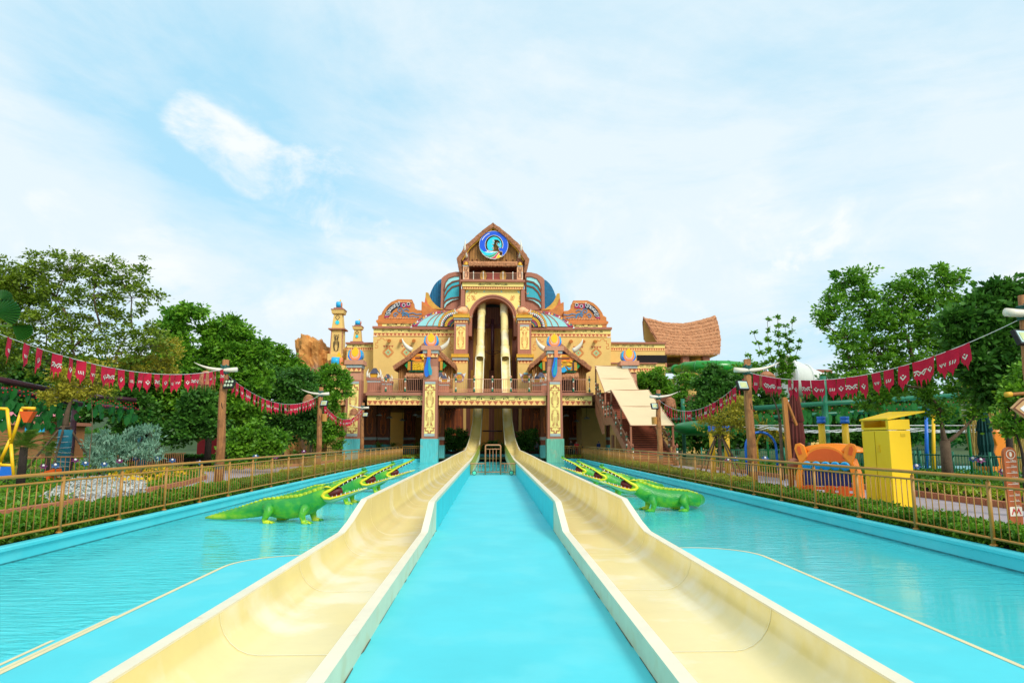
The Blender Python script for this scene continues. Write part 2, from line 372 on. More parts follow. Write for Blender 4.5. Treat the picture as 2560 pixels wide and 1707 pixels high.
# water sheet: clear, tinted by what is below, mirror-like at low angles, with wind ripples
wm = D.materials.new('pool_water'); wm.use_nodes = True; nt = wm.node_tree; nt.nodes.clear()
o = nt.nodes.new('ShaderNodeOutputMaterial'); ms = nt.nodes.new('ShaderNodeMixShader'); tr = nt.nodes.new('ShaderNodeBsdfTransparent'); gl = nt.nodes.new('ShaderNodeBsdfGlossy')
tr.inputs[0].default_value = (.93, 1, 1, 1); gl.inputs['Roughness'].default_value = .03
fr = nt.nodes.new('ShaderNodeFresnel'); fr.inputs[0].default_value = 1.31
tc = nt.nodes.new('ShaderNodeTexCoord'); mp = nt.nodes.new('ShaderNodeMapping'); mp.inputs['Scale'].default_value = (1.3, 4.6, 1); nt.links.new(tc.outputs['Object'], mp.inputs[0])
n1 = nt.nodes.new('ShaderNodeTexNoise'); n1.inputs['Scale'].default_value = 1.5; n1.inputs['Detail'].default_value = 5; n1.inputs['Distortion'].default_value = .6; nt.links.new(mp.outputs[0], n1.inputs[0])
sp = nt.nodes.new('ShaderNodeSeparateXYZ'); nt.links.new(tc.outputs['Object'], sp.inputs[0])
cr = nt.nodes.new('ShaderNodeMapRange'); cr.inputs[1].default_value = -4; cr.inputs[2].default_value = 4; cr.inputs[3].default_value = 1.0; cr.inputs[4].default_value = .16
nt.links.new(sp.outputs[0], cr.inputs[0])   # the breeze ruffles the left side more than the sheltered right side
bp = nt.nodes.new('ShaderNodeBump'); bp.inputs['Distance'].default_value = .11; n9 = nt.nodes.new('ShaderNodeTexNoise'); n9.inputs['Scale'].default_value = .45; n9.inputs['Detail'].default_value = 3; nt.links.new(tc.outputs['Object'], n9.inputs[0]); r9 = nt.nodes.new('ShaderNodeMapRange'); r9.inputs[1].default_value = .36; r9.inputs[2].default_value = .64; r9.inputs[3].default_value = .3; nt.links.new(n9.outputs[0], r9.inputs[0]); x9 = nt.nodes.new('ShaderNodeMath'); x9.operation = 'MULTIPLY'; nt.links.new(r9.outputs[0], x9.inputs[0]); nt.links.new(cr.outputs[0], x9.inputs[1]); nt.links.new(x9.outputs[0], bp.inputs['Strength']); nt.links.new(n1.outputs[0], bp.inputs['Height'])
nt.links.new(bp.outputs[0], gl.inputs['Normal']); nt.links.new(bp.outputs[0], fr.inputs['Normal'])
df = nt.nodes.new('ShaderNodeBsdfDiffuse'); df.inputs[0].default_value = (.10, .80, .84, 1); nt.links.new(bp.outputs[0], df.inputs['Normal']); m1 = nt.nodes.new('ShaderNodeMixShader'); m1.inputs[0].default_value = .66; c9 = nt.nodes.new('ShaderNodeMapRange'); c9.inputs[1].default_value = -4; c9.inputs[2].default_value = 4; c9.inputs[3].default_value = .74; c9.inputs[4].default_value = .66; nt.links.new(sp.outputs[0], c9.inputs[0]); nt.links.new(c9.outputs[0], m1.inputs[0]); nt.links.new(tr.outputs[0], m1.inputs[1]); nt.links.new(df.outputs[0], m1.inputs[2])   # cyan diffuse colour mixed in to brighten the water, more on the left
nt.links.new(fr.outputs[0], ms.inputs[0]); nt.links.new(m1.outputs[0], ms.inputs[1]); nt.links.new(gl.outputs[0], ms.inputs[2]); nt.links.new(ms.outputs[0], o.inputs[0])
w = MB()
for x0, x1, y0, y1 in ((-PX, -2.945, PY0, PY1), (2.945, PX, PY0, PY1), (-6.16, -2.6, PY1, 70.8), (2.6, 6.16, PY1, 70.8), (-2.5, 2.5, 57, 70.8), (-1.24, 1.24, 38.6, 57)):
    w.add([(x0, y0, ZW), (x1, y0, ZW), (x1, y1, ZW), (x0, y1, ZW)], [(0, 1, 2, 3)])
struct('pool_water', w, wm)
# dry platforms: centre strip and one beside each slide, with yellow lines and sunken steps
def platform(s, xe, ye, r):
    x0 = 2.80
    def outline(gr):
        X = xe + gr; Y = ye + gr; R = r + gr; c = (X - R, Y - R)
        return [(x0 * s, PY0)] + [(X * s, PY0)] + [((c[0] + R * math.cos(rad(a))) * s, c[1] + R * math.sin(rad(a))) for a in range(0, 91, 9)] + [(x0 * s, Y)]
    t = MB(); t.slab(outline(0), -.60, -.2); struct('pool_platform', t, CYAN)
    l = MB(); P = outline(-.055)[1:]
    Q = outline(.004)[1:]
    vs = [(x, y, -.196) for x, y in P] + [(x, y, -.196) for x, y in Q]; n = len(P)
    l.add(vs, [(i, i + 1, n + i + 1, n + i) for i in range(n - 1)])
    struct('pool_edge_line', l, CREAM_LINE)
    if s < 0:
        st = MB(); ln = MB()
        for k in (1, 2, 3):
            zz = -.222 - .014 * k
            st.slab([(x * 1.0, y) for x, y in [((xe + .13 * k) * s, PY0), ((xe - .2) * s, PY0), ((xe - .2) * s, ye - 1.0 - k * .6), ((xe + .02) * s, ye - 1.0 - k * .6), ((xe + .13 * k) * s, ye - 3.0 - k * .9)]], -.60 - .002 * k, zz)
            ln.add([((xe + .13 * k) * s, PY0, zz + .004), ((xe + .13 * k - .045) * s, PY0, zz + .004), ((xe + .13 * k - .045) * s, ye - 3.0 - k * .9, zz + .004), ((xe + .13 * k) * s, ye - 3.0 - k * .9, zz + .004)], [(0, 1, 2, 3)])
        struct('pool_steps', st, CYAN); struct('pool_step_line', ln, CREAM_LINE)
platform(-1, 4.24, 12.15, 1.1); platform(1, 4.55, 12.75, 1.0)
t = MB(); t.box(-1.27, 1.27, PY0, 38.6, -.60, -.2); struct('pool_center_strip', t, CYAN)
rj = random.Random(5); t = MB()
for s in (-1, 1):
    y = PY0
    while y < 38:
        l = rj.uniform(.3, 1.4); w_ = rj.uniform(.004, .018); t.add([(1.272 * s, y, -.196), ((1.272 - w_) * s, y + .1, -.196), ((1.272 - w_ * rj.uniform(.3, 1)) * s, y + l - .05, -.196), (1.272 * s, y + l, -.196)], [(0, 1, 2, 3)]); y += l + rj.uniform(0, .5)
struct('joint_dirt', t, M('joint_dirt', (.10, .11, .07), .9, .4, 9))

# ------------------------------------------------------------------ the two water slides
def lerp(a, b, t): return a + (b - a) * max(0, min(1, t))
def make_slide():
    root = thing('water_slide', 'pale yellow open water slide chute, left one of the pair', 'water slide', (-2.1, 30, -.3))
    # stations: path point (y, z of trough bottom), inner wall x, outer wall x, height inner / outer rim above the bottom, rim width
    st = []
    for Y in (-4, 0, 4, 8, 11, 13.25, 14.0, 14.75, 15.5, 18, 22, 26, 31, 36, 42, 48, 54, 59):
        hi = lerp(.43, .86, (Y - 13.3) / 1.5); ho = lerp(.43, .84, (Y - 13.5) / 2.0)
        zb = lerp(-.40, -.34, (Y - 14) / 20); zb = lerp(zb, -.10, (Y - 42) / 17)
        xi = lerp(1.27, 1.2, (Y - 45) / 20); xo = lerp(2.95, 2.62, (Y - 45) / 15)
        st.append((Y, zb, 0, xi, xo, hi, ho))
    ang = 0; Y, z = 61.5, .0
    path = [(61.5, .0, 4), (63.5, .18, 8), (65.0, .48, 16), (66.1, .95, 27), (66.9, 1.5, 39), (67.6, 2.25, 47), (68.4, 3.2, 50), (69.5, 4.55, 50.5), (71.7, 7.2, 50.5), (74.2, 10.2, 51)]
    for i, (Y, z, a) in enumerate(path):
        t = i / (len(path) - 1); q = min(1, i / 4)
        xi = lerp(1.17, .92, (i - 3) / 6) if i > 2 else lerp(1.18, 1.17, 1); xo = lerp(2.5, 2.0, (i - 1) / 5); xo = lerp(xo, 1.86, (i - 5) / 4)
        st.append((Y, z, rad(a), xi, xo, lerp(.80, .62, q), lerp(.80, .62, q)))
    def section(x0, x1, hi, ho, steep):
        w = .13 if steep < .2 else .07; pts = []
        # outer face inner side, rim, trough with rounded corners, rim, outer face
        pts += [(x0, -.06), (x0, hi), (x0 + w, hi), (x0 + w, hi - .02)]
        m = x1 - w; l = x0 + w; ri = min(hi - .05, .26); ro = min(ho * .95, .46)
        pts += [(l + ri - ri * math.cos(rad(a)), ri - ri * math.sin(rad(a))) for a in (0, 22, 45, 67, 90)]
        pts += [(m - ro + ro * math.sin(rad(a)), ro - ro * math.cos(rad(a))) for a in (0, 15, 30, 45, 60, 75, 90)]
        pts += [(m, ho - .02), (m, ho), (x1, ho), (x1, -.06)]
        return pts
    rows = []
    for (Y, z, a, xi, xo, hi, ho) in st:
        rows.append([(-x, Y - math.sin(a) * h, z + math.cos(a) * h) for x, h in section(xi, xo, hi, ho, a)])
    n = len(rows[0])
    def strip(cols, mat, name, smooth=True):
        m = MB(); idx = list(cols)
        vs = [r[c] for r in rows for c in idx]; k = len(idx)
        m.add(vs, [(i * k + j, i * k + j + 1, (i + 1) * k + j + 1, (i + 1) * k + j) for i in range(len(rows) - 1) for j in range(k - 1)])
        return m.build(name, mat, root, smooth)
    strip(range(3, n - 3), FRP, 'trough')
    strip((1, 2, 3), FRP_RIM, 'inner_rim', False); strip((n - 4, n - 3, n - 2), FRP_RIM, 'outer_rim', False)
    strip((n - 2, n - 1), FRP_SIDE, 'outer_side', False); strip((0, 1), FRP_SIDE, 'inner_side', False)
    # flange seams across the trough every few metres
    def at(Y):
        for i in range(len(st) - 1):
            if st[i][0] <= Y <= st[i + 1][0]:
                t = (Y - st[i][0]) / (st[i + 1][0] - st[i][0]); return [Vector(rows[i][c]).lerp(Vector(rows[i + 1][c]), t) for c in range(n)]
    for Y in (4.3, 7.3, 10.2, 13.2, 16.0, 19.3, 22.6, 26, 29.5, 33, 37, 41, 45, 49, 53, 57, 62, 65.6, 67.2, 69.0, 71.0, 73.0):
        p = at(Y); q = [v + Vector((0, -.012 * (1.3 if Y < 60 else 2), .0035)) for v in p]; wdt = .014 if Y < 40 else .03
        m = MB(); k = n - 6; d = (Vector(at(Y + .2)[8]) - Vector(p[8])).normalized() * wdt
        up = Vector((0, -d.z, d.y)).normalized() * .006
        cs = [p[c] + up + Vector((-.004 * ((c - 3) / k - .5) * -2, 0, 0)) * 0 for c in range(3, n - 3)]
        cen = (p[3] + p[n - 4]) / 2 + Vector((0, 0, .25)); cs = [c + (cen - c).normalized() * .003 for c in cs]
        m.add(cs + [c + d for c in cs], [(i, i + 1, len(cs) + i + 1, len(cs) + i) for i in range(len(cs) - 1)])
        m.build('seam', FRP_SEAM, root, True)
    # painted cyan wall that carries the high part, and the dotted side print beyond it
    m = MB(); m.prism([(-1.262, -.2), (-1.262, .40), (-1.30, .40), (-1.30, -.2)], 15.2, 38.6)
    m.build('support_wall', CYAN_DEEP, root)
    m = MB()
    for Y0, Y1 in ((38.6, 62.0),):
        m.add([(-1.24, Y0, -.25), (-1.16, 66.3, .70), (-1.16, 66.0, 1.35), (-1.25, Y0, .44)], [(0, 1, 2, 3)])
    sp_m = D.materials.new('dotted_lime_print'); sp_m.use_nodes = True; nt = sp_m.node_tree; bb = nt.nodes['Principled BSDF']; bb.inputs['Roughness'].default_value = .4
    tc = nt.nodes.new('ShaderNodeTexCoord'); vo = nt.nodes.new('ShaderNodeTexVoronoi'); vo.inputs['Scale'].default_value = 2.4; nt.links.new(tc.outputs['Object'], vo.inputs['Vector'])
    ra = nt.nodes.new('ShaderNodeValToRGB'); ra.color_ramp.interpolation = 'CONSTANT'; ra.color_ramp.elements[0].color = (.10, .13, .02, 1); ra.color_ramp.elements[1].position = .2; ra.color_ramp.elements[1].color = (.50, .46, .05, 1)
    nt.links.new(vo.outputs['Distance'], ra.inputs[0]); nt.links.new(ra.outputs[0], bb.inputs['Base Color'])
    m.build('printed_side', sp_m, root)
    # closed tube sections above the chute, widening where the tube opens
    P0 = Vector((-1.39, 74.3, 10.6)); P1 = Vector((-1.30, 79.6, 18.2))
    d = (P1 - P0); L = d.length; u = d.normalized()
    def tb(a, b, r0, r1, flare=0):
        mm = MB(); A = P0 + d * a; B = P0 + d * b; mm.tube([A, B], [r0, r1], 18, False)
        mm.tube([B - u * .09, B], [r1 + .05, r1 + .05], 18, True)
        return mm.build('tube_section', FRP, root, True)
    tb(-.03, .17, .56, .46); tb(.17, .44, .43, .43); tb(.44, .72, .43, .43); tb(.72, 1.05, .49, .47)
    return root
sl = make_slide()
def mirror_thing(root, label, names=None):
    """the mirrored twin of a thing across the pool's centre line: each part's mesh is mirrored"""
    r = root.copy(); COL.objects.link(r); r.location.x *= -1; r['label'] = label
    for ch in kids(root):
        def cp(o, par):
            c = o.copy(); c.data = o.data.copy() if o.data else None; COL.objects.link(c); c.parent = par
            c.matrix_parent_inverse = Matrix.Identity(4)
            if c.data:
                mw = o.matrix_world; co = np.empty(len(c.data.vertices) * 3); c.data.vertices.foreach_get('co', co); co = co.reshape(-1, 3); co[:, 0] *= -1
                c.data.vertices.foreach_set('co', co.ravel()); c.data.flip_normals()
            if c.data and par is r: c.matrix_parent_inverse = Matrix.Translation(r.location).inverted()
            for k in kids(o): cp(k, c)
        cp(ch, r)
    return r
sr = mirror_thing(sl, 'pale yellow open water slide chute, right one of the pair')

# ------------------------------------------------------------------ small gate on wheels at the far end of the centre strip
gt = thing('wheeled_gate', 'copper coloured tube gate on green wheels between the two slides', 'gate', (0, 38.3, -.2))
gy = 38.25; zt = -.2
def rr(x0, x1, z1, r): return [(x0, gy, zt + .03), (x0, gy, zt + z1 - r)] + [(x0 + r - r * math.cos(rad(a)), gy, zt + z1 - r + r * math.sin(rad(a))) for a in (30, 60, 90)] + [(x1 - r + r * math.sin(rad(a)), gy, zt + z1 - r + r * math.cos(rad(a))) for a in (0, 30, 60)] + [(x1, gy, zt + z1 - r), (x1, gy, zt + .03)]
m = MB(); m.tube(rr(-.42, .42, 1.64, .09), .042, 8); m.build('frame', BRASSP, gt, True)
for zz in (1.42, .17):
    m = MB(); m.tube([(-.42, gy, zt + zz), (.42, gy, zt + zz)], .025, 8); m.build('crossbar', BRASSP, gt, True)
for x in (-.18, 0, .18):
    m = MB(); m.tube([(x, gy, zt + .17), (x, gy, zt + 1.42)], .016, 6); m.build('bar', BRASSP, gt, True)
for s in (-1, 1):
    m = MB(); m.tube([(1.29 * s, gy, zt + .03), (1.29 * s, gy, zt + .58), (1.27 * s, gy, zt + .62), (1.22 * s, gy, zt + .63), (.46 * s, gy, zt + .63)], .03, 8)
    m.tube([(.46 * s, gy, zt + .17), (1.29 * s, gy, zt + .17)], .018, 6); m.build('side_frame', BRASSP, gt, True)
    for k in range(4):
        x = (.64 + .17 * k) * s; m = MB(); m.tube([(x, gy, zt + .17), (x, gy, zt + .62)], .013, 6); m.build('bar', BRASSP, gt, True)
    m = MB(); m.tube([(1.02 * s, gy - .07, zt + .13), (1.02 * s, gy - .02, zt + .13)], .13, 20); wh = m.build('wheel', M('wheel_tyre_green', (.01, .10, .07), .5), gt)
    m = MB(); m.tube([(1.02 * s, gy - .085, zt + .13), (1.02 * s, gy - .068, zt + .13)], .095, 20)
    for k in range(3):
        a = math.pi * k / 3; q = Vector((math.cos(a), 0, math.sin(a))) * .09; c = Vector((1.02 * s, gy - .09, zt + .13)); m.tube([c - q, c + q], .012, 5)
    r_ = m.build('rim', M('wheel_mint', (.15, .75, .50), .4), wh)

# ------------------------------------------------------------------ pool fences
def make_fence(s, label):
    root = thing('pool_fence', label, 'fence', (8.13 * s, 30, 0))
    X = 8.16 * s; y0, y1, n = 3.05, 63.0, 29; dy = (y1 - y0) / n
    back = MB(); xb = 5.75 * s
    def rail(name, z, r, z_=None):
        m = MB(); m.tube([(X, y0, z), (X, y1, z)], r, 10); m.tube([(X, y1, z), (xb, y1, z)], r, 8); m.build(name, FENCE, root, True)
    rail('handrail', 1.12, .034); rail('rail', .98, .02); rail('rail', .14, .022)
    for i in range(n + 1):
        y = y0 + i * dy; m = MB(); m.tube([(X, y, .02), (X, y, 1.06)], .034, 10); m.tube([(X, y, 1.06), (X, y, 1.12)], .016, 6); m.lathe([(.062, 0), (.062, .02), (.04, .035)], (X, y, .02), 12)
        m.build('post', FENCE, root, True)
    me = None
    for i in range(n):
        for k in range(1, 11):
            y = y0 + i * dy + dy * k / 11
            if me is None:
                m = MB(); m.tube([(0, 0, 0), (0, 0, .84)], .0105, 6); o = m.build('baluster', FENCE, root, True); me = o.data; o.matrix_parent_inverse = Matrix.Identity(4); o.location = (X - root.location.x, y - root.location.y, .14)
            elif i * 10 + k <= 295:
                o = D.objects.new('baluster', me); COL.objects.link(o); o.parent = root; o.location = (X - root.location.x, y - root.location.y, .14)
    for k in range(5): me2 = None
    m = MB()
    for k in range(1, 13):
        x = X + (xb - X) * k / 13; m.tube([(x, y1, .14), (x, y1, .98)], .0105, 5)
    m.tube([(xb, y1, .02), (xb, y1, 1.12)], .03, 8)
    tag(m.build('end_panel_bars', FENCE, root, True), kind='stuff')
    return root
make_fence(-1, 'long bronze railing along the left edge of the pool')
make_fence(1, 'long bronze railing along the right edge of the pool')

# ================================================================== motifs painted on the walls
def spiral(cx, cz, r, a0, turns, n=12, sgn=1):
    return [(cx + r * (1 - .72 * i / n) * math.cos(a0 + sgn * turns * 2 * math.pi * i / n), cz + r * (1 - .72 * i / n) * math.sin(a0 + sgn * turns * 2 * math.pi * i / n)) for i in range(n + 1)]
def scroll(mb, cx, cz, w, h, y, lw, halves=(1, -1)):
    """horizontal double scroll with hooks, square dots and a stepped centre; w, h = full size"""
    for s in halves:
        def q(p): return [(cx + s * u * w / 2, cz + (v - .5) * h) for u, v in p]
        mb.ribbon(q([(.0, .08), (.16, .08), (.16, .62), (.25, .62)]), lw, y, .020)
        mb.ribbon(q([(.20, .95), (.14, .80)] + [(.27 + .05 * math.cos(a), .5 + .36 * math.sin(a)) for a in (2.2, 1.2, .3, -.8, -1.8, -2.8, -3.6)]), lw, y, .021)
        mb.ribbon(q([(.20, .95), (.40, .95), (.56, .80)]), lw, y, .022)
        mb.add([(x, y - .02, z) for x, z in q([(.37, .2), (.44, .2), (.44, .62), (.37, .62)])], [(0, 1, 2, 3)])
        mb.ribbon(q([(.50, .55), (.82, .55), (.90, .20)]), lw, y, .022)
        mb.ribbon(q([(.56, .12), (.82, .12), (.90, .5)]), lw, y, .024)
        mb.ribbon(q([(.82, .9), (.92, .2)]), lw * 1.2, y, .0255); mb.ribbon(q([(.88, .95), (.98, .3)]), lw * 1.2, y, .027)
        mb.ribbon(q([(.92, .08), (1, .35), (.96, .8), (.93, .95)]), lw, y, .0285)
def totem(mb, cx, z0, z1, w, y, lw, slope=0.0):
    """tall mirrored bird figure between z0 and z1"""
    H = z1 - z0
    for s in (1, -1):
        def q(p): return [(cx + s * u * w / 2, z0 + v * H) for u, v in p]
        mb.ribbon(q([(.10, .98), (.10, .90)]), lw, y, .02)
        mb.ribbon(q([(.82, .93), (.60, .985), (.35, .93), (.35, .86), (.22, .80)]), lw, y, .021)
        for k in range(3): mb.ribbon(q([(.75 - .1 * k, .88 - .045 * k), (.30, .80 - .05 * k)]), lw * 1.15, y, .022 + .0012 * k)
        mb.ribbon(q([(.18, .82), (.18, .40)]), lw, y, .026); mb.ribbon(q([(.48, .72), (.48, .30)]), lw, y, .026)
        mb.ribbon(q([(.82, .58), (.82, .28), (.66, .16), (.66, .06)]), lw, y, .023)
        mb.ribbon(q([(.66, .60), (.66, .26), (.36, .12)] + [(.36 + .14 * math.cos(a), .08 + .035 * math.sin(a)) for a in (1.6, .4, -.8, -2, -3.1)]), lw, y, .024)
        mb.add([(x, y - .02, z) for x, z in q([(.40, .205), (.60, .205), (.60, .255), (.40, .255)])], [(0, 1, 2, 3)])
        mb.ribbon(q([(.12, .05), (.12, .0)]), lw, y, .02)
def crown_step(mb, cx, z0, w, h, y, lw, up=1):
    for s in (1, -1):
        mb.ribbon([(cx + s * w * u, z0 + up * h * v) for u, v in ((.0, 1), (.12, 1), (.12, .55), (.38, .55), (.38, 0), (.5, 0))], lw, y, .022 if s > 0 else .0235)
def corner_fret(mb, cx, cz, w, h, y, lw, s):
    def q(p): return [(cx + s * u * w, cz - v * h) for u, v in p]
    mb.ribbon(q([(1, .10), (.96, .25), (.78, .25), (.72, .08), (.45, .04), (.40, .22), (.22, .22), (.22, .5), (.05, .5), (.05, .72), (.25, .74), (.24, .95), (.06, 1), (.0, .86)]), lw, y, .02)
def diamond(mb, cx, cz, r, y, lw, inner, core):
    st = [(0, 1), (.16, 1), (.16, .84), (.36, .84), (.36, .62), (.62, .62), (.62, .36), (.84, .36), (.84, .16), (1, .16), (1, 0)]
    def ring(k): 
        q = st[:-1]; out = []
        for sx, sz, rev in ((1, 1, 0), (1, -1, 1), (-1, -1, 0), (-1, 1, 1)):
            pts = [(sx * a, sz * b) for a, b in (q[::-1] if rev else q)]
            out += pts
        seq = []
        for p in out:
            pp = (cx + p[0] * r * k, cz + p[1] * r * k)
            if not seq or (abs(seq[-1][0] - pp[0]) + abs(seq[-1][1] - pp[1])) > 1e-5: seq.append(pp)
        return seq
    mb.ribbon(ring(1.0), lw, y, .02, True); mb.ribbon(ring(.78), lw, y, .02, True)
    inner.prism([(cx + a * r * .58, cz + b * r * .58) for a, b in ((0, 1), (.45, .7), (.7, .45), (1, 0), (.7, -.45), (.45, -.7), (0, -1), (-.45, -.7), (-.7, -.45), (-1, 0), (-.7, .45), (-.45, .7))], y - .014, y + .01)
    core.prism([(cx + a * r * .15, cz + b * r * .15) for a, b in ((1, 1), (1, -1), (-1, -1), (-1, 1))], y - .028, y)
def friezes(root, x0, x1, z0, z1, y, n=None, down=True, name='triangle_frieze'):
    """row of alternating triangles: brown pointing down, orange pointing up"""
    h = z1 - z0; n = n or max(2, round((x1 - x0) / (h * .95))); d = (x1 - x0) / n; mb = MB()
    mb.box(x0, x1, y, y + .03, z0, z1); b = mb.build(name, TRI_L, root)
    t = MB()
    for i in range(n):
        a = x0 + i * d; t.prism([(a + .03 * d, z1 - .01 * h), (a + .97 * d, z1 - .01 * h), (a + d / 2, z0 + .06 * h)], y - .02, y)
    o = t.build('brown_triangles', TRI_D, root); tag(o, kind='stuff'); return b
def beam_front(root, x0, x1, zs, y, depth, scrolls, lw=.05, n=None):
    """ledge, cream band with scrolls and triangle frieze; zs = (ledge top, ledge bottom, cream bottom, frieze bottom)"""
    m = MB(); m.box(x0 - .12, x1 + .12, y - .22, y + depth, zs[1], zs[0]); m.build('ledge', BROWN, root)
    m = MB(); m.box(x0, x1, y, y + depth, zs[2], zs[1]); m.build('cream_band', CREAM, root)
    friezes(root, x0, x1, zs[3], zs[2], y - .005, n)
    h = zs[1] - zs[2]
    for cx, w, hv in scrolls:
        m = MB(); scroll(m, cx, (zs[1] + zs[2]) / 2 - h * .03, w, h * .72, y, lw * .62, hv); m.build('scroll_ornament', DARK_LINE, root)
def egg(root, cx, z0, w, h, y):
    """flame-shaped finial: blue cup, salmon cup, pale cup and a pointed yellow drop"""
    def cup(wk, tip, b, notch):
        R = [(0, b), (.26, b + .015), (.40, b + .10), (.48, b + .24), (.5, b + .38), (.46, (b + .38 + tip) / 2 + .06), (.36, tip), (.22, notch + .12), (0, notch)]
        return [(cx + w * wk * a, z0 + h * v) for a, v in R] + [(cx - w * wk * a, z0 + h * v) for a, v in R[-2:0:-1]]
    m = MB(); m.prism(cup(1, .80, 0, .5), y - .40, y + .40); e = m.build('flame_finial', BLUE_L, root)
    m = MB()
    for s in (1, -1): m.prism([(cx + s * w * a, z0 + h * v) for a, v in ((.10, .0), (.26, .015), (.40, .10), (.48, .24), (.5, .38), (.44, .36), (.36, .2), (.22, .06))], y - .42, y - .38)
    tag(m.build('blue_crescents', BLUE, e), kind='stuff')
    m = MB(); m.prism(cup(.76, .79, .04, .5), y - .44, y + .44); m.build('salmon_petal', SALMON, e)
    m = MB(); m.prism(cup(.56, .78, .15, .5), y - .46, y + .46); m.build('pale_petal', MATS.get('pale_salmon') or M('pale_salmon', (.85, .48, .30), .6), e)
    D_ = [(0, .26), (.10, .31), (.19, .44), (.235, .58), (.22, .72), (.13, .84), (.05, .93), (0, 1)]
    m = MB(); m.prism([(cx + w * a, z0 + h * v) for a, v in D_] + [(cx - w * a, z0 + h * v) for a, v in D_[-2:0:-1]], y - .49, y + .49); m.build('yellow_heart', YELLOW, e)
    return e
def horn_pts(p0, p1, bend, n=8):
    p0 = Vector(p0); p1 = Vector(p1); b = Vector(bend)
    return [p0 * (1 - t) ** 2 + 2 * (1 - t) * t * b + p1 * t * t for t in (i / n for i in range(n + 1))]
def horn(root, p0, p1, bend, r, name='horn'):
    m = MB(); P = horn_pts(p0, p1, bend, 8); m.tube(P, [r * (1 - .93 * (i / 8) ** 1.5) for i in range(9)], 10); return m.build(name, IVORY, root, True)

# ================================================================== footbridge on painted pillars in front of the slide tower
BY = 62.6
br = thing('footbridge', 'painted footbridge on tall brown and yellow pillars crossing over both slides', 'bridge', (0, BY, 0))
zt_, zl, zc, zf = 5.99, 5.70, 5.24, 4.84
LX = 14.9
def seg(x0, x1, scr, n): beam_front(br, x0, x1, (zt_, zl, zc, zf), BY, .5, scr, .045, n)
seg(-4.9, 4.9, [(-1.75, 3.6, (1, -1)), (1.75, 3.6, (1, -1))], 18)
seg(-11.4, -6.1, [(-8.55, 4.1, (1, -1))], 11); seg(6.1, 9.12, [(8.7, 4.1, (-1,))], 6)
seg(-17.5, -13.1, [(-15.2, 3, (1, -1))], 10)
m = MB(); m.box(-4.95, 4.95, BY + .5, 69.2, zf + .12, 5.95); m.build('center_deck', OCHRE, br)
m = MB()
for k in range(5): m.box(-4.95, 4.95, BY + .55 + k * 1.4, BY + .75 + k * 1.4, zf - .02, zf + .118)
tag(m.build('deck_joist', WOOD_D, br), kind='stuff')
# railings
def brail(x0, x1, y, posts, two=False):
    r = MB(); r.tube([(x0, y, 7.22), (x1, y, 7.22)], .035, 6); o = r.build('top_rail', BROWN_L, br)
    r = MB(); r.tube([(x0, y, 6.13), (x1, y, 6.13)], .03, 6); r.build('bottom_rail', BROWN_L, br)
    n = int(abs(x1 - x0) / .165); b_ = MB()
    for i in range(1, n):
        x = x0 + (x1 - x0) * i / n; q = MB(); q.box(x - .014, x + .014, y - .014, y + .014, 6.13, 7.22); q.build('baluster', BROWN_L, br)
    for px in posts:
        q = MB(); q.lathe([(.05, 0), (.05, 1.3), (.03, 1.34), (.09, 1.40), (.07, 1.5), (0.01, 1.56)], (px, y - .05, 6.0), 10); pp = q.build('railing_post', BROWN_L, br, True)
        q = MB(); q.tube([(px, y - .06, 6.32), (px, y - .06, 6.45)], .07, 8); q.tube([(px, y - .06, 6.93), (px, y - .06, 7.06)], .07, 8); tag(q.build('cream_band', IVORY, pp, True), kind='stuff')
        for z0, z1 in ((6.05, 6.3), (7.08, 7.30)):
            q = MB(); q.tube([(px, y - .05, z0), (px, y - .05, z1)], [.105, .085], 10); q.build('green_collar', GREEN_D, pp, True)
def px2x(px, Y=BY): return W(px, 960, Y).x
brail(-11.3, -6.05, BY + .1, [px2x(964.5), px2x(1012.7)])
brail(-5.0, 5.0, BY + .1, [px2x(p) for p in (1139.6, 1185.6, 1231, 1277.4, 1323)])
brail(6.0, 9.1, BY + .1, [px2x(1433.5), px2x(1473.7)])
brail(-17.4, -13.1, BY + .1, [-15.2])
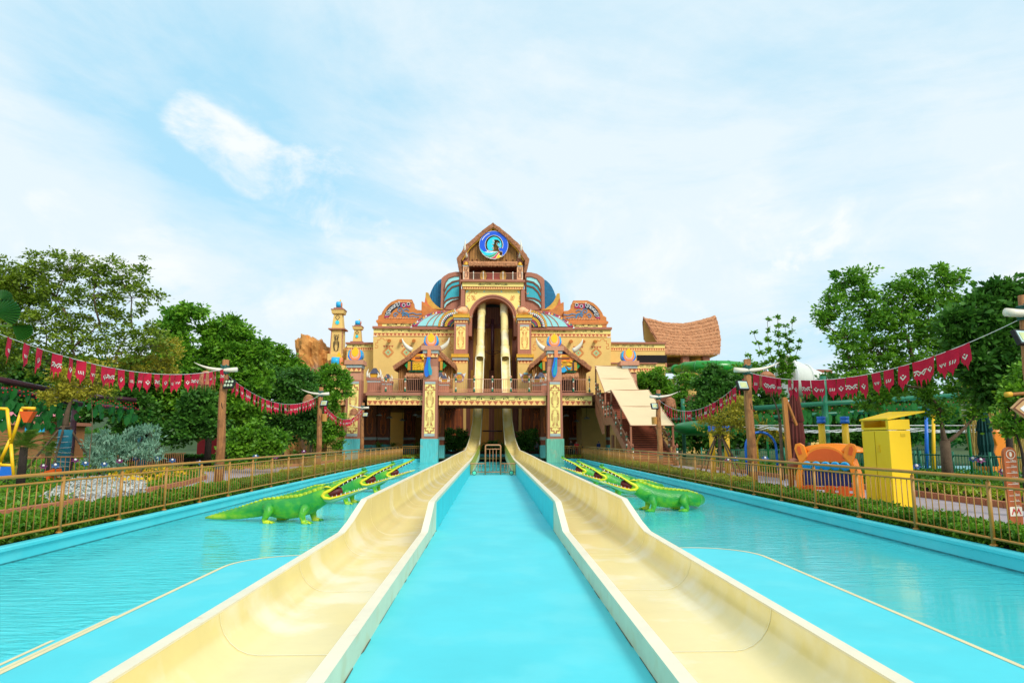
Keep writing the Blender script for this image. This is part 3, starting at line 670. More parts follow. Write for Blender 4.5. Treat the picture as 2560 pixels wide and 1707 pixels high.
# rail at the rear edge of the centre deck
m = MB(); m.tube([(-5, 69.1, 6.75), (5, 69.1, 6.75)], .03, 6)
for i in range(60): x = -5 + i / 6; m.box(x - .012, x + .012, 69.09, 69.11, 6.0, 6.75)
tag(m.build('rear_railing', BROWN_L, br), kind='stuff')
def pillar(cx, label_base, mat_base, tall, zb):
    y = BY - .62
    hw = .70                     # half widths
    def fr(z0, z1, w0, w1, mat, name, d=1.35, yy=0):
        q = MB(); q.frus(cx - w0, cx + w0, y - (w0 - hw) + yy, y + d, z0, z1, cx - w1, cx + w1, (w0 - w1)); return q.build(name, mat, pl)
    q = MB(); q.frus(cx - .78, cx + .78, y - .12, y + 1.5, zb, 1.80, cx - .78, cx + .78); pl = q.build('pillar', mat_base, br)
    sp = MB()
    fr(1.80, 7.08, .70, .655, BROWN, 'shaft')
    fr(7.08, 8.35 if tall else 7.76, .645, .63, BROWN_L, 'upper_shaft', 1.3, .03)
    y2 = y - .0
    # recessed yellow panel with totem figures, framed by the shaft
    q = MB(); q.frus(cx - .46, cx + .46, y - .03, y, 2.15, 6.85, cx - .46, cx + .46, .02, .02); q.build('yellow_panel', CREAM, pl)
    for z0, z1 in ((2.02, 2.26), (6.72, 6.92)):
        q = MB(); q.box(cx - .47, cx + .47, y - .05, y + .02, z0, z1); q.build('grey_band', GREYW, pl)
    m = MB(); yy = y - .034
    crown_step(m, cx, 6.18, .92, .42, yy, .075); crown_step(m, cx, 2.75, .92, .42, yy, .075, -1)
    totem(m, cx, 4.55, 6.25, .82, yy, .026); totem(m, cx, 4.45, 2.72, .82, yy - .001, .026)
    m.build('painted_totem', TRI_D, pl)
    zt = 9.52 if tall else 8.18
    if tall:
        fr(8.35, 9.5, .63, .61, BROWN, 'upper_shaft', 1.3, .02)
    t0 = zt - .36
    if not tall: fr(7.76, zt - .02, .63, .62, BROWN, 'upper_shaft', 1.3, .02)
    friezes(pl, cx - .64, cx + .64, t0, zt, y - .03, 3)
    q = MB(); q.box(cx - .70, cx + .70, y - .10, y + 1.35, zt, zt + .27); q.build('grey_collar', GREYW, pl)
    q = MB(); q.frus(cx - .86, cx + .86, y - .24, y + 1.5, zt + .27, zt + .68, cx - .84, cx + .84); q.build('cap', BROWN_L, pl)
    egg(pl, cx, zt + .68, 1.34, 1.24, y + .62)
    return pl
for s in (-1, 1):
    pillar(5.66 * s, '', TEALWOOD if s < 0 else GREENWOOD, True, -.62)
    pillar(12.55 * s, '', TEALWOOD, False, -.1)
    # hanging feather
    cx = 5.66 * s + .12 * s; y = BY - .78
    q = MB(); q.box(cx - .16, cx + .16, y - .1, y + .05, 9.15, 9.8); fe = q.build('feather_clasp', SALMON, br)
    m = MB(); pts = [(0, 9.2), (.18, 9.15), (.23, 8.8), (.36, 8.3), (.42, 7.9), (.36, 7.5), (.24, 7.3), (.02, 7.45), (-.1, 7.9), (-.1, 8.6), (-.12, 9.1)]
    m.prism([(cx + s * -1 * a * -1 if s < 0 else cx - a, z) for a, z in pts], y - .08, y + .02); f1 = m.build('feather', BLUE, br)
    m = MB(); pts = [(-.06, 9.0), (.06, 8.95), (.16, 8.3), (.30, 7.9), (.27, 7.5), (.04, 7.5), (-.06, 8.0)]
    m.prism([(cx + a if s < 0 else cx - a, z) for a, z in pts], y - .12, y - .081); m.build('feather_vane', M('feather_teal', (.01, .33, .44), .5), f1)

# side decks above the undercroft, its columns and lamps
M_MAG = M('mosaic_magenta', (.42, .02, .10), .5, .05); M_GRN = M('mosaic_green', (.0, .22, .20), .5, .05); M_INK = M('mosaic_ink', (.012, .015, .03), .5, .05)
M_PEACH = M('peach_paint', (.85, .45, .22), .6, .05); PLANK_O = M('ochre_planks', (.36, .17, .02), .65, .3, 2, .3, grain=(5, 5, .25)); PLANK_B = M('brown_planks', (.18, .06, .035), .65, .3, 2, .3, grain=(5, 5, .25))
SHELLB = M('shell_blue', (.006, .15, .30), .45, .25, 1.2, .2, grain=(1, 1, 3)); FLAME_Y = M('flame_ochre', (.62, .34, .05), .6, .2, 2, .3); FLAME_O = M('flame_coral', (.62, .16, .06), .6, .2, 2, .3)
# side decks and the undercroft of the tower
for s in (-1, 1):
    m = MB(); a, b_ = (5.0, 17.5) if s < 0 else (5.0, 9.1)
    m.box(*sorted((a * s, b_ * s)), BY + .5, 76, 5.3, 5.96); m.build('side_deck', WOOD_D, br)
    if s > 0: m = MB(); m.box(9.1, 20, 64.5, 76, 5.3, 5.95); m.build('side_deck', WOOD_D, br)
tw = thing('slide_tower', 'ochre and brown slide tower with round arch, mosaic fans and thatched gable', 'tower', (0, 78, 0))
def both(name, pts, Y, d, mat, par=None, px=True, right_mat=None):
    """same outline on the left and, mirrored, on the right of the tower"""
    P = XZs(pts, Y) if px else pts; out = []
    for s in (1, -1):
        m = MB(); m.prism([(x * s, z) for x, z in P], Y, Y + d)
        pr = par[0 if s > 0 else 1] if isinstance(par, tuple) else (par or tw)
        out.append(m.build(name, (right_mat if s < 0 and right_mat else mat), pr))
    return tuple(out)
def one(name, pts, Y, d, mat, par=None, px=True):
    m = MB(); m.prism(XZs(pts, Y) if px else pts, Y, Y + d); return m.build(name, mat, par or tw)
def X_(px, Y, py=900): return W(px, py, Y).x
def Z_(py, Y, px=1232): return W(px, py, Y).z
# --- undercroft
for a_, b_ in ((-9.6, -4.4), (4.4, 9.6)): m = MB(); m.box(a_, b_, 84, 84.3, -.02, 5.3); m.build('undercroft_wall', PLANK_O, tw)
m = MB(); m.box(-13.4, -4.4, 76, 90, 5.25, 5.6); m.build('undercroft_ceiling', WOOD_D, tw)
m = MB(); m.box(4.4, 13.4, 76, 90, 5.25, 5.6); m.build('undercroft_ceiling', WOOD_D, tw)
m = MB(); m.box(-19, -9.6, 90, 90.3, -.02, 6); m.build('undercroft_wall', OCHRE, tw)
m = MB(); m.box(9.6, 19, 90, 90.3, -.02, 6); m.build('undercroft_wall', OCHRE, tw)
for s in (-1, 1):
    for (x, Y) in ((12.5, 70.5), (12.3, 78), (9.9, 82), (5.3, 66.6), (5.0, 78)):
        q = MB(); q.box(x * s - .62, x * s + .62, Y, Y + 1.2, 1.2, 5.28); c = q.build('undercroft_column', M('carved_column', (.24, .07, .03), .7, .15) if 'carved_column' not in MATS else MATS['carved_column'], tw)
        q = MB(); q.box(x * s - .68, x * s + .68, Y - .06, Y + 1.26, -.3, 1.2); q.build('column_base', TEALWOOD, c)
        q = MB(); q.box(x * s - .66, x * s + .66, Y - .04, Y + 1.24, 1.7, 1.98); q.build('grey_band', GREYW, c)
        q = MB(); totem(q, x * s, 2.2, 5.1, .8, Y - .0, .05); q.build('carved_figure', ORNG_LINE, c)
# --- back of the slide shaft below and behind the chutes: vertical planks
def planks(x0, x1, z0, z1, Y, mat, name='plank', w=.34):
    n = max(1, round((x1 - x0) / w)); d = (x1 - x0) / n
    for i in range(n):
        q = MB(); q.box(x0 + i * d + .012, x0 + (i + 1) * d - .012, Y + random.uniform(0, .02), Y + .12, z0, z1); q.build(name, mat, tw)
m = MB(); m.box(-4.4, 4.4, 81.2, 81.5, -.02, 17.8); m.build('shaft_back_wall', BROWN, tw)
zz = Z_(925, 80.6)
for a, b_, mt in ((1165, 1177, PLANK_B), (1177, 1223, PLANK_O), (1223, 1236, PLANK_B), (1236, 1282, PLANK_O), (1282, 1294, PLANK_B)): planks(X_(a, 80.6), X_(b_, 80.6), -.3, zz, 80.6, mt)
both('yellow_strip', [(1158, 1130), (1165, 1130), (1165, 900), (1158, 900)], 80.5, .3, OCHRE)
both('carved_pier', [(1134, 1130), (1158, 1130), (1158, 905), (1134, 905)], 80.2, .6, MATS['carved_column'])
for s in (1, -1):
    q = MB(); totem(q, X_(1146, 80.2) * s, 1.0, 6.8, 1.0, 80.2, .04); q.build('carved_figure', ORNG_LINE, tw)
both('shaft_side_wall', [(1165, 930), (1183, 930), (1183, 780), (1165, 780)], 81.0, .2, PLANK_B)
for a, b_, mt in ((1183, 1228, PLANK_O), (1236, 1281, PLANK_O)): planks(X_(a, 81), X_(b_, 81), Z_(926, 81), Z_(821, 81), 81.0, mt)
planks(X_(1183, 81), X_(1281, 81), Z_(821, 81), Z_(768, 81), 81.05, PLANK_B, 'upper_plank', .3)
m = MB(); m.box(X_(1213, 80.9), X_(1250, 80.9), 80.9, 81.1, Z_(768, 81), Z_(742, 81)); vg = m.build('opening_grille', BLACK, tw)
m = MB(); P0 = (X_(1230.7, 80), 80, Z_(926, 80)); m.tube([P0, (P0[0], 80, Z_(798, 80))], .19, 12); pole = m.build('slide_support_pole', PURPLE, tw, True)
m = MB()
for py in (813, 887):
    for s in (1, -1):
        m.tube([(P0[0], 80, Z_(py, 80)), (1.0 * s, 79.3 - (0 if py < 850 else 2.5), Z_(py, 80))], .04, 6); m.tube([(P0[0], 80, Z_(py + (10 if py < 850 else -12), 80)), (.95 * s, 79.3 - (0 if py < 850 else 2.5), Z_(py, 80))], .035, 6)
tag(m.build('brace', PURPLE, pole, True), kind='stuff')
m = MB(); m.tube([(-1.0, 69.5, Z_(1077, 69.5)), (1.0, 69.5, Z_(1077, 69.5))], .07, 8); m.build('cross_pipe', PURPLE, tw, True)
# --- arch panel
Ya = 77.2; ax, az = 0.0, Z_(798, Ya); Ro = 61 / 1707 * Ya; Ri = 53 / 1707 * Ya
xl = X_(1162, Ya); ztp = Z_(723, Ya)
for s in (1, -1):
    m = MB(); pts = [(0, ztp), (xl * s, ztp), (xl * s, az - .4), (-Ro * s, az - .4)] + [(-(Ro * math.cos(rad(a))) * s, az + Ro * math.sin(rad(a))) for a in range(0, 91, 6)]
    m.prism(pts, Ya, Ya + 3.6); m.build('arch_panel', CREAM, tw)
    m = MB(); corner_fret(m, (xl + .18) * s * 1.0, ztp - .22, 1.15, 1.25, Ya, .045, -s if xl * s > 0 else 1)
    for k in range(4):
        x0 = xl * s + (.62 if xl * s < 0 else -.62) ; d = 1 if xl * s < 0 else -1
        m.ribbon([(x0 + d * (.0 + .15 * j + .05 * k), ztp - .75 - .15 * k - (.0 if j % 2 else .12)) for j in range(4)], .05, Ya, .02)
    m.build('fret_ornament', ORNG_LINE, tw)
    m = MB(); m.ribbon([(0, ztp - .28), (-.7 * s, ztp - .28), (-.7 * s, ztp - .38)], .03, Ya); m.prism([(-.85 * s, ztp - .3), (-1.0 * s, ztp - .15), (-1.12 * s, ztp - .4)], Ya - .02, Ya); m.prism([(xl * s * .97, ztp - .2), (xl * s * .87, ztp - .2), (xl * s * .97, ztp - .5)], Ya - .02, Ya)
    m.ribbon([(xl * s * .93, ztp - 1.9), (xl * s * .97, ztp - 2.2), (xl * s * .92, ztp - 2.5), (xl * s * .95, ztp - 2.75)], .09, Ya); m.build('aqua_ornament', AQUA, tw)
ring = MB()
for (r0, r1, ya, yb) in ((Ri, Ro, Ya - .25, Ya + 3.0), (Ro - .12, Ro + .06, Ya - .36, Ya - .1)):
    o = arc(ax, az, r1, r1, 180, 0, 26); i_ = arc(ax, az, r0, r0, 0, 180, 26)
    o = [(o[0][0], az - 2.0)] + o + [(o[-1][0], az - 2.0)]; i_ = [(i_[0][0], az - 2.0)] + i_ + [(i_[-1][0], az - 2.0)]
    for k in range(len(o) - 1):
        kk = len(o) - 1 - k; ring.prism([o[k], o[k + 1], i_[kk - 1], i_[kk]], ya, yb)
ring.build('arch_ring', BROWN, tw)
both('pilaster', [(1152.6, 722), (1161.8, 722), (1161.8, 800), (1151, 800)], 76.9, 4, BROWN)
# --- cornice above the arch with balcony
Yb = 76.7
m = MB(); m.box(-X_(1313, Yb), X_(1313, Yb), Yb - .3, 84, Z_(705.6, Yb), Z_(700.6, Yb)); m.build('balcony_slab', BROWN, tw)
m = MB(); m.box(-X_(1309.5, Yb), X_(1309.5, Yb), Yb, 84, Z_(716.3, Yb), Z_(705.6, Yb)); m.build('cream_band', CREAM, tw)
m = MB(); scroll(m, 0, Z_(711, Yb), 3.3, .26, Yb, .03); m.build('scroll_ornament', DARK_LINE, tw)
friezes(tw, -X_(1307.5, Yb + .1), X_(1307.5, Yb + .1), Z_(722.8, Yb + .1), Z_(716.5, Yb + .1), Yb + .1, 25)
zr0, zr1 = Z_(699.6, Yb), Z_(682.6, Yb)
for z in (zr0, zr1): m = MB(); m.tube([(-3.3, Yb - .1, z), (3.3, Yb - .1, z)], .03, 6); m.build('balcony_rail', BROWN_L, tw)
for i in range(1, 58):
    m = MB(); x = -3.3 + 6.6 * i / 58; m.box(x - .012, x + .012, Yb - .11, Yb - .09, zr0, zr1); m.build('balcony_baluster', BROWN_L, tw)
for px in (1157.5, 1182, 1207, 1232, 1257, 1282, 1305.5):
    m = MB(); m.lathe([(.06, 0), (.045, .1), (.045, .75), (.07, .8), (.05, .95), (.01, 1.0)], (X_(px, Yb), Yb - .13, zr0 - .05), 8); m.build('balcony_post', IVORY, tw, True)
# --- gabled hut on top
Yh = 78.2
m = MB(); m.box(-2.9, 2.9, 81.6, 81.9, Z_(701, 80), Z_(660, 80)); m.build('gable_room_back', WOOD_D, tw)
m = MB(); m.box(X_(1216, 79), X_(1249, 79), 78.95, 79.0, Z_(701, 79), Z_(683, 79)); m.build('red_curtain', RED, tw)
for c in (1207, 1257):
    m = MB(); m.prism([(X_(c, 78.8) + .40 * math.cos(t), Z_(690, 78.8) + .60 * math.sin(t)) for t in [math.pi * k / 9 for k in range(18)]], 78.7, 78.8); m.build('gold_shield', GOLD, tw)
for s in (1, -1):
    a, b_ = X_(1155.4, Yh), X_(1170.6, Yh)
    m = MB(); m.box(*sorted((a * s, b_ * s)), Yh - .5, Yh + .3, Z_(701, Yh), Z_(669, Yh)); tp = m.build('totem_post', M_PEACH, tw)
    m = MB(); totem(m, (a + b_) / 2 * s, Z_(698, Yh), Z_(671, Yh), .6, Yh - .5, .035); m.build('totem_carving', WOOD_D, tp)
    m = MB(); m.box(*sorted((a * s - .04, b_ * s + .04)), Yh - .55, Yh + .3, Z_(669, Yh), Z_(666.4, Yh)); m.build('grey_cap', GREYW, tp)
    m = MB(); m.lathe([(.32, 0), (.34, .12), (.22, .25), (.24, .36), (.08, .48)], ((a + b_) / 2 * s, Yh - .3, Z_(666.4, Yh)), 10); m.build('gold_crown', GOLD, tp, True)
    m = MB(); m.box(*sorted((a * s, (b_ - .05) * s)), Yh + .05, Yh + .6, Z_(666, Yh), Z_(616, Yh)); m.build('gable_post', BROWN, tw)
    horn(tw, (X_(1163.5, Yh) * s, Yh, Z_(644, Yh)), (X_(1161.5, Yh) * s, Yh - .6, Z_(602, Yh)), (X_(1157.5, Yh) * s, Yh - .9, Z_(630, Yh)), .24)
apx = [(1171.5, 652), (1171.5, 622), (1178, 614), (1232.5, 572), (1287, 614), (1293.5, 622), (1293.5, 652)]
m = MB(); m.box(-2.95, 2.95, Yh + .1, 82, Z_(662, Yh), Z_(660, Yh)); m.build('gable_room_ceiling', WOOD_D, tw)
m = MB(); m.prism([(-2.65, Z_(655, Yh)), (2.65, Z_(655, Yh)), (2.65, Z_(623, Yh)), (0, Z_(575, Yh)), (-2.65, Z_(623, Yh))], Yh + .3, Yh + .5); m.build('gable_backing', WOOD_D, tw)
gx = X_(1171, Yh)
n = 17
for i in range(n):    # upright planks cut to the gable line
    x0 = gx + (-2 * gx) * i / n; x1 = gx + (-2 * gx) * (i + 1) / n
    def ztop(x): return Z_(569, Yh) - abs(x) * (Z_(569, Yh) - Z_(618, Yh)) / abs(gx)
    m = MB(); m.prism([(x0 + .015, Z_(655, Yh)), (x1 - .015, Z_(655, Yh)), (x1 - .015, ztop(x1)), ((x0 + x1) / 2, max(ztop((x0 + x1) / 2), 0)), (x0 + .015, ztop(x0))], Yh + .15 + random.uniform(0, .03), Yh + .35); m.build('gable_plank', M('gable_wood', (.38, .17, .035), .55, .4, 2.2, .3, grain=(5, 5, .5)) if 'gable_wood' not in MATS else MATS['gable_wood'], tw)
# thick thatched roof: outer and inner line, swept back
ol = [(1232.6, 557), (1202, 580), (1166, 611.5), (1142, 647), (1149, 680)]; il = [(1232.6, 568), (1205, 590), (1173, 619.5), (1152, 652), (1155, 680)]
rng = random.Random(3)
def thatch_shape(outer, inner, Y0, Y1, name, par, mat=THATCH, rough=.05, straws=1200, seed=1):
    """thick straw layer between two outlines (x, z), swept from Y0 to Y1, with loose straw tufts over its face and edges"""
    r_ = random.Random(seed); m = MB(); n = len(outer)
    def sub(P, k=6):
        o = []
        for i in range(len(P) - 1):
            for j in range(k): t = j / k; o.append((P[i][0] + (P[i + 1][0] - P[i][0]) * t, P[i][1] + (P[i + 1][1] - P[i][1]) * t))
        return o + [P[-1]]
    O = sub(outer); I = sub(inner); ys = [Y0 + (Y1 - Y0) * k / 10 for k in range(11)]; vs = []
    for y in ys:
        for (x, z) in O: vs.append((x + r_.uniform(-rough, rough), y, z + r_.uniform(-rough, rough)))
        for (x, z) in I: vs.append((x + r_.uniform(-rough, rough) * .6, y, z + r_.uniform(-rough, rough) * .6))
    k = len(O); w = 2 * k; fs = []
    for i in range(len(ys) - 1):
        for j in range(k - 1):
            fs.append((i * w + j, (i + 1) * w + j, (i + 1) * w + j + 1, i * w + j + 1)); fs.append((i * w + k + j, i * w + k + j + 1, (i + 1) * w + k + j + 1, (i + 1) * w + k + j))
        fs.append((i * w, i * w + k, (i + 1) * w + k, (i + 1) * w)); fs.append((i * w + k - 1, (i + 1) * w + k - 1, (i + 1) * w + 2 * k - 1, i * w + 2 * k - 1))
    for b0 in (0, (len(ys) - 1) * w):
        for j in range(k - 1): fs.append((b0 + j, b0 + j + 1, b0 + k + j + 1, b0 + k + j))
    m.add(vs, fs)
    for _ in range(straws):
        j = r_.randrange(k - 1); t = r_.random(); y = r_.uniform(Y0 - .03, Y0 + (Y1 - Y0) * .4) if r_.random() < .5 else Y0 - .02; u = r_.random()
        ox, oz = O[j][0] + (O[j + 1][0] - O[j][0]) * t, O[j][1] + (O[j + 1][1] - O[j][1]) * t; ix, iz = I[j][0] + (I[j + 1][0] - I[j][0]) * t, I[j][1] + (I[j + 1][1] - I[j][1]) * t
        u = u if y < Y0 else 0; x, z = ox + (ix - ox) * u, oz + (iz - oz) * u; dx, dz = O[j + 1][0] - O[j][0], O[j + 1][1] - O[j][1]; L = math.hypot(dx, dz) or 1; dx /= L; dz /= L
        l = r_.uniform(.1, .24); ww = .018; a = r_.uniform(-.6, .6); ex, ez = dx * l + dz * a * l, dz * l - dx * a * l
        if ez > 0: ex, ez = -ex, -ez
        m.add([(x - ww, y - .01, z), (x + ww, y - .01, z), (x + ex, y - r_.uniform(.03, .12), z + ez)], [(0, 1, 2)])
    return m.build(name, mat, par)
for s in (1, -1):
    O = [(x * s, z) for x, z in XZs(ol, Yh - .6)]; I = [(x * s, z) for x, z in XZs(il, Yh - .6)]
    O[0] = (0, O[0][1]); I[0] = (0, I[0][1])
    thatch_shape(O, I, Yh - .7, 84.5, 'thatched_roof', tw, THATCH, .04, 700, 5 + s)
    m = MB(); J = [(x * s, z) for x, z in XZs([(1232.6, 573), (1205, 595), (1175, 623), (1156, 653)], Yh - .3)]; J[0] = (0, J[0][1])
    Q = [(x, z + .2) for x, z in J]; m.prism(Q + J[::-1], Yh - .45, Yh - .2); m.build('barge_board', GOLD, tw)
# little straw eave under the gable wall
O = [(-2.95, 0), (2.95, 0)]
m = MB(); za, zb = Z_(653, Yh), Z_(668, Yh)
vs = []; r_ = random.Random(9); N = 50
for i in range(N + 1):
    x = -2.85 + 5.7 * i / N
    for (y, z) in ((Yh + .1, za), (Yh - .25, za - .08), (Yh - .62, (za + zb) / 2), (Yh - .72, zb + .04), (Yh - .5, zb)): vs.append((x, y + r_.uniform(-.03, .03), z + r_.uniform(-.04, .04)))
m.add(vs, [(i * 5 + j, i * 5 + j + 1, (i + 1) * 5 + j + 1, (i + 1) * 5 + j) for i in range(N) for j in range(4)])
for _ in range(500):
    x = r_.uniform(-2.85, 2.85); y = Yh - .74 + r_.random() * .1; z = zb + r_.uniform(0, .5); m.add([(x - .02, y, z), (x + .02, y, z), (x + r_.uniform(-.04, .04), y - .05, z - r_.uniform(.1, .25))], [(0, 1, 2)])
m.build('straw_eave', THATCH2, tw)
for px in (1179, 1190.5, 1265.8, 1282): m = MB(); m.tube([(X_(px, Yh), Yh - .1, Z_(650, Yh)), (X_(px, Yh), Yh + .2, Z_(650, Yh))], .09, 8); m.build('peg', WOOD_D, tw, True)
# --- round wave emblem on the gable (points in a disc of radius 1)
ex, ez, er, ey = X_(1233.1, Yh), Z_(615.8, Yh), 37.2 / 1707 * Yh, Yh - .55
em = None
def E(pts, mat, name, k, par=None, dep=.1):
    m = MB(); m.prism([(ex + a * er, ez + b * er) for a, b in pts], ey - k, ey - k + dep); return m.build(name, mat, par or em)
def sp_line(c, r0, r1, a0, a1, n=24): return [(c[0] + (r0 + (r1 - r0) * i / n) * math.cos(rad(a0 + (a1 - a0) * i / n)), c[1] + (r0 + (r1 - r0) * i / n) * math.sin(rad(a0 + (a1 - a0) * i / n))) for i in range(n + 1)]
m = MB()
# white backing: ring sector from lower right round over the top down to the tail
outer = arc(0, 0, 1.0, 1.0, -58, 200, 40) + [(-.93, -.36), (-.75, -.66), (-.50, -.86), (-.2, -.97), (.10, -1.0), (.35, -.93), (.62, -.76)]
inner = [(.38, -.72), (.42, -.62), (.30, -.45), (.0, -.45), (-.25, -.40)] + arc(.02, .02, .60, .66, 222, -25, 30)[1:] + [(.50, -.18), (.38, -.14), (.33, -.25), (.42, -.45), (.55, -.44), (.62, -.56)]
em = E(outer + inner, WHITE, 'wave_emblem', .0, tw, .25)
o2 = arc(0, 0, .975, .975, -52, 202, 40); i2 = [(-.50, -.46), (-.30, -.48), (-.12, -.44)] + arc(.03, .02, .635, .69, 224, -22, 30) + [(.52, -.22), (.38, -.19), (.36, -.28), (.43, -.43), (.56, -.41), (.62, -.53)]
E(o2 + [(-.80, -.42), (-.66, -.48)] + i2, LOGO_B, 'blue_wave', .02)
m = MB(); m.ribbon([(ex + a * er, ez + b * er) for a, b in arc(0, 0, .86, .86, 110, 158, 10)], .085, ey - .03); m.build('gloss_mark', WHITE, em)
E(arc(.04, .0, .50, .57, 222, -10, 26) + [(.58, -.08), (.50, -.18), (.36, -.14), (.27, -.02), (.27, .1), (.34, .16), (.42, .12), (.40, .04), (.44, .22), (.30, .36), (.12, .38), (-.02, .34), (.05, .24), (.0, .16), (.05, .07), (-.1, .05), (-.03, -.06), (.0, -.12), (-.12, -.22), (.0, -.3), (-.1, -.4)], LOGO_C, 'inner_wave', .03, None, .12)
m = MB(); m.ribbon([(ex + (.36 + .17 * (1 - .8 * t) * math.cos(6.5 * t + 2.2)) * er, ez + (.06 + .17 * (1 - .8 * t) * math.sin(6.5 * t + 2.2)) * er) for t in [i / 22 for i in range(23)]], .035, ey - .04, .01)
m.build('curl_line', WHITE, em)
m = MB()
for c in ((-.02, .30), (.0, .22), (-.07, .05), (-.06, -.22)): m.ribbon([(ex + (c[0] + .055 * math.cos(a)) * er, ez + (c[1] + .055 * math.sin(a)) * er) for a in (3.6, 2.8, 2, 1, 0, -1, -2)], .03, ey - .045, .01)
tag(m.build('foam_curls', WHITE, em), kind='stuff')
E([(-.98, -.10), (-.90, -.28), (-.7, -.46), (-.45, -.56), (-.15, -.56), (.15, -.50), (.0, -.62), (-.3, -.74), (-.62, -.72), (-.85, -.48)], LOGO_C, 'tail_stripe', .03)
E([(-.60, -.75), (-.3, -.77), (.0, -.66), (.2, -.50), (.3, -.46), (.2, -.60), (.0, -.80), (-.25, -.90)], M('logo_green', (.03, .42, .20), .4), 'tail_stripe', .035)
E([(-.18, -.93), (.02, -.84), (.22, -.62), (.34, -.47), (.36, -.56), (.24, -.72), (.12, -.95)], M('logo_red', (.72, .05, .06), .4), 'tail_stripe', .032)
E([(.15, -.96), (.28, -.72), (.38, -.60), (.42, -.80), (.56, -.80), (.38, -.90)], M('logo_yellow', (.92, .62, .01), .4), 'tail_stripe', .034)
# --- shoulders of the tower
fl = [(1152, 679.5), (1138, 679.5), (1122, 683), (1110, 690), (1103.6, 696), (1101.5, 772), (1152, 776)]
both('shoulder_wall', fl, 78, 1.2, BROWN)
pan = [[(1149.5, 691), (1137, 691), (1122, 696), (1113.5, 708), (1111, 722), (1111, 726), (1119, 713), (1131, 704), (1149, 700)],
       [(1149, 702), (1131, 706.5), (1119, 716), (1111, 731), (1110.6, 743), (1118, 729), (1130, 717), (1149, 711.5)],
       [(1149, 713.5), (1131, 719), (1119, 731), (1110.6, 748), (1110.4, 757), (1116, 750), (1128, 744.5), (1148.5, 742.5)],
       [(1148, 744.5), (1128, 747), (1116, 753), (1110.2, 761), (1110, 773), (1118, 761), (1131, 752), (1148, 748)]]
for k, (p, mt) in enumerate(zip(pan, (AQUA, TEAL, TEAL, AQUA))):
    both('wing_panel', p, 77.9 - .002 * k, .12, mt)
    P = XZs(p, 77.9)
    for s in (1, -1):
        m = MB(); m.ribbon([(x * s, z) for x, z in P], .10, 77.9 - .06, .01, True); m.build('wing_panel_frame', WOOD_D if k < 9 else BROWN, tw)
shell = [(1103, 697), (1096, 701), (1088, 709.5), (1080, 723), (1074, 739), (1077, 748), (1085.5, 757), (1093, 765), (1101, 771)]
for k in range(5):   # shell of overlapping vertical staves
    xs = [1103, 1097, 1091, 1085, 1079, 1073.5]; topy = {1103: 697, 1097: 700.5, 1091: 706, 1085: 713.5, 1079: 725, 1073.5: 740}; boty = {1103: 773, 1097: 769, 1091: 763, 1085: 757, 1079: 750, 1073.5: 742}
    a, b_ = xs[k], xs[k + 1]; both('shell_stave', [(a, topy[a]), (b_, topy[b_]), (b_, boty[b_]), (a, boty[a])], 79 + .12 * k, .8, SHELLB)
both('flame_crest', [(1064.5, 730.5), (1071, 732), (1075, 743), (1080, 752), (1089, 762), (1101, 771), (1112, 774), (1080, 772), (1069, 760), (1063.5, 742)], 77.7, .6, FLAME_Y)
both('flame_crest', [(1063.5, 742), (1069, 759), (1079, 770), (1092, 775), (1118, 777), (1092, 782), (1054, 787), (1054, 753), (1061.5, 756)], 77.5, .6, FLAME_O)
both('flame_crest', [(1054, 753), (1063, 759), (1072, 766), (1086, 775), (1100, 779), (1070, 788), (1053.3, 790)], 77.2, .6, CARVED)
# --- wings: main walls with frieze
Yw = 76.0; wl, wr = X_(932, Yw), X_(1134, Yw)
both('wing_wall', [(933, 1000), (1150, 1000), (1150, 841), (933, 841)], Yw, 6, OCHRE)
for s in (1, -1):
    a, b_ = sorted((wl * s, X_(1140, Yw) * s))
    m = MB(); m.box(a - .1, b_ + .1, Yw - .35, 82, Z_(823, Yw), Z_(817.8, Yw)); m.build('wing_ledge', BROWN, tw)
    m = MB(); m.box(a, b_, Yw - .1, 82, Z_(833.6, Yw), Z_(823, Yw)); m.build('cream_band', CREAM, tw)
    friezes(tw, a, b_, Z_(841.3, Yw), Z_(833.6, Yw), Yw - .08, 21)
    for px in (988.5, 1083.5):
        m = MB(); scroll(m, X_(px, Yw) * s, Z_(828, Yw), 3.15, .30, Yw - .1, .022); m.build('scroll_ornament', DARK_LINE, tw)
    m = MB(); corner_fret(m, X_(936.5, Yw) * s, Z_(845, Yw), 1.3, 1.2, Yw, .045, 1 if s > 0 else -1); m.build('fret_ornament', ORNG_LINE, tw)
    m = MB(); corner_fret(m, X_(1131, Yw) * s, Z_(847, Yw), 1.2, 1.3, Yw, .045, -1 if s > 0 else 1); m.build('fret_ornament', ORNG_LINE, tw)
    for px in (972.6, 1003, 1034.3):
        c = Vector((X_(px, Yw) * s, Yw, Z_(852.5, Yw))); m = MB(); m.tube([c + Vector((0, .1, .05)), c + Vector((.02 * s, -.75, -.12))], [.17, .19], 9); m.build('log_end', CARVED, tw)
    for px in (969.8, 1015.5):
        inn = MB(); cor = MB(); ln = MB(); diamond(ln, X_(px, Yw) * s, Z_(881.5, Yw), .58, Yw, .045, inn, cor)
        d_ = ln.build('diamond_ornament', ORNG_LINE, tw); inn.build('green_heart', M('pale_green_paint', (.40, .52, .25), .7) if 'pale_green_paint' not in MATS else MATS['pale_green_paint'], d_); cor.build('orange_core', ORNG_LINE, d_)
        t = MB(); 
        for i in range(4): x = X_(px, Yw) * s - .6 + .3 * i; t.prism([(x + .01, Z_(864.5, Yw)), (x + .29, Z_(864.5, Yw)), (x + .15, Z_(869.8, Yw))], Yw - .02, Yw)
        tag(t.build('brown_triangles', TRI_D, tw), kind='stuff')
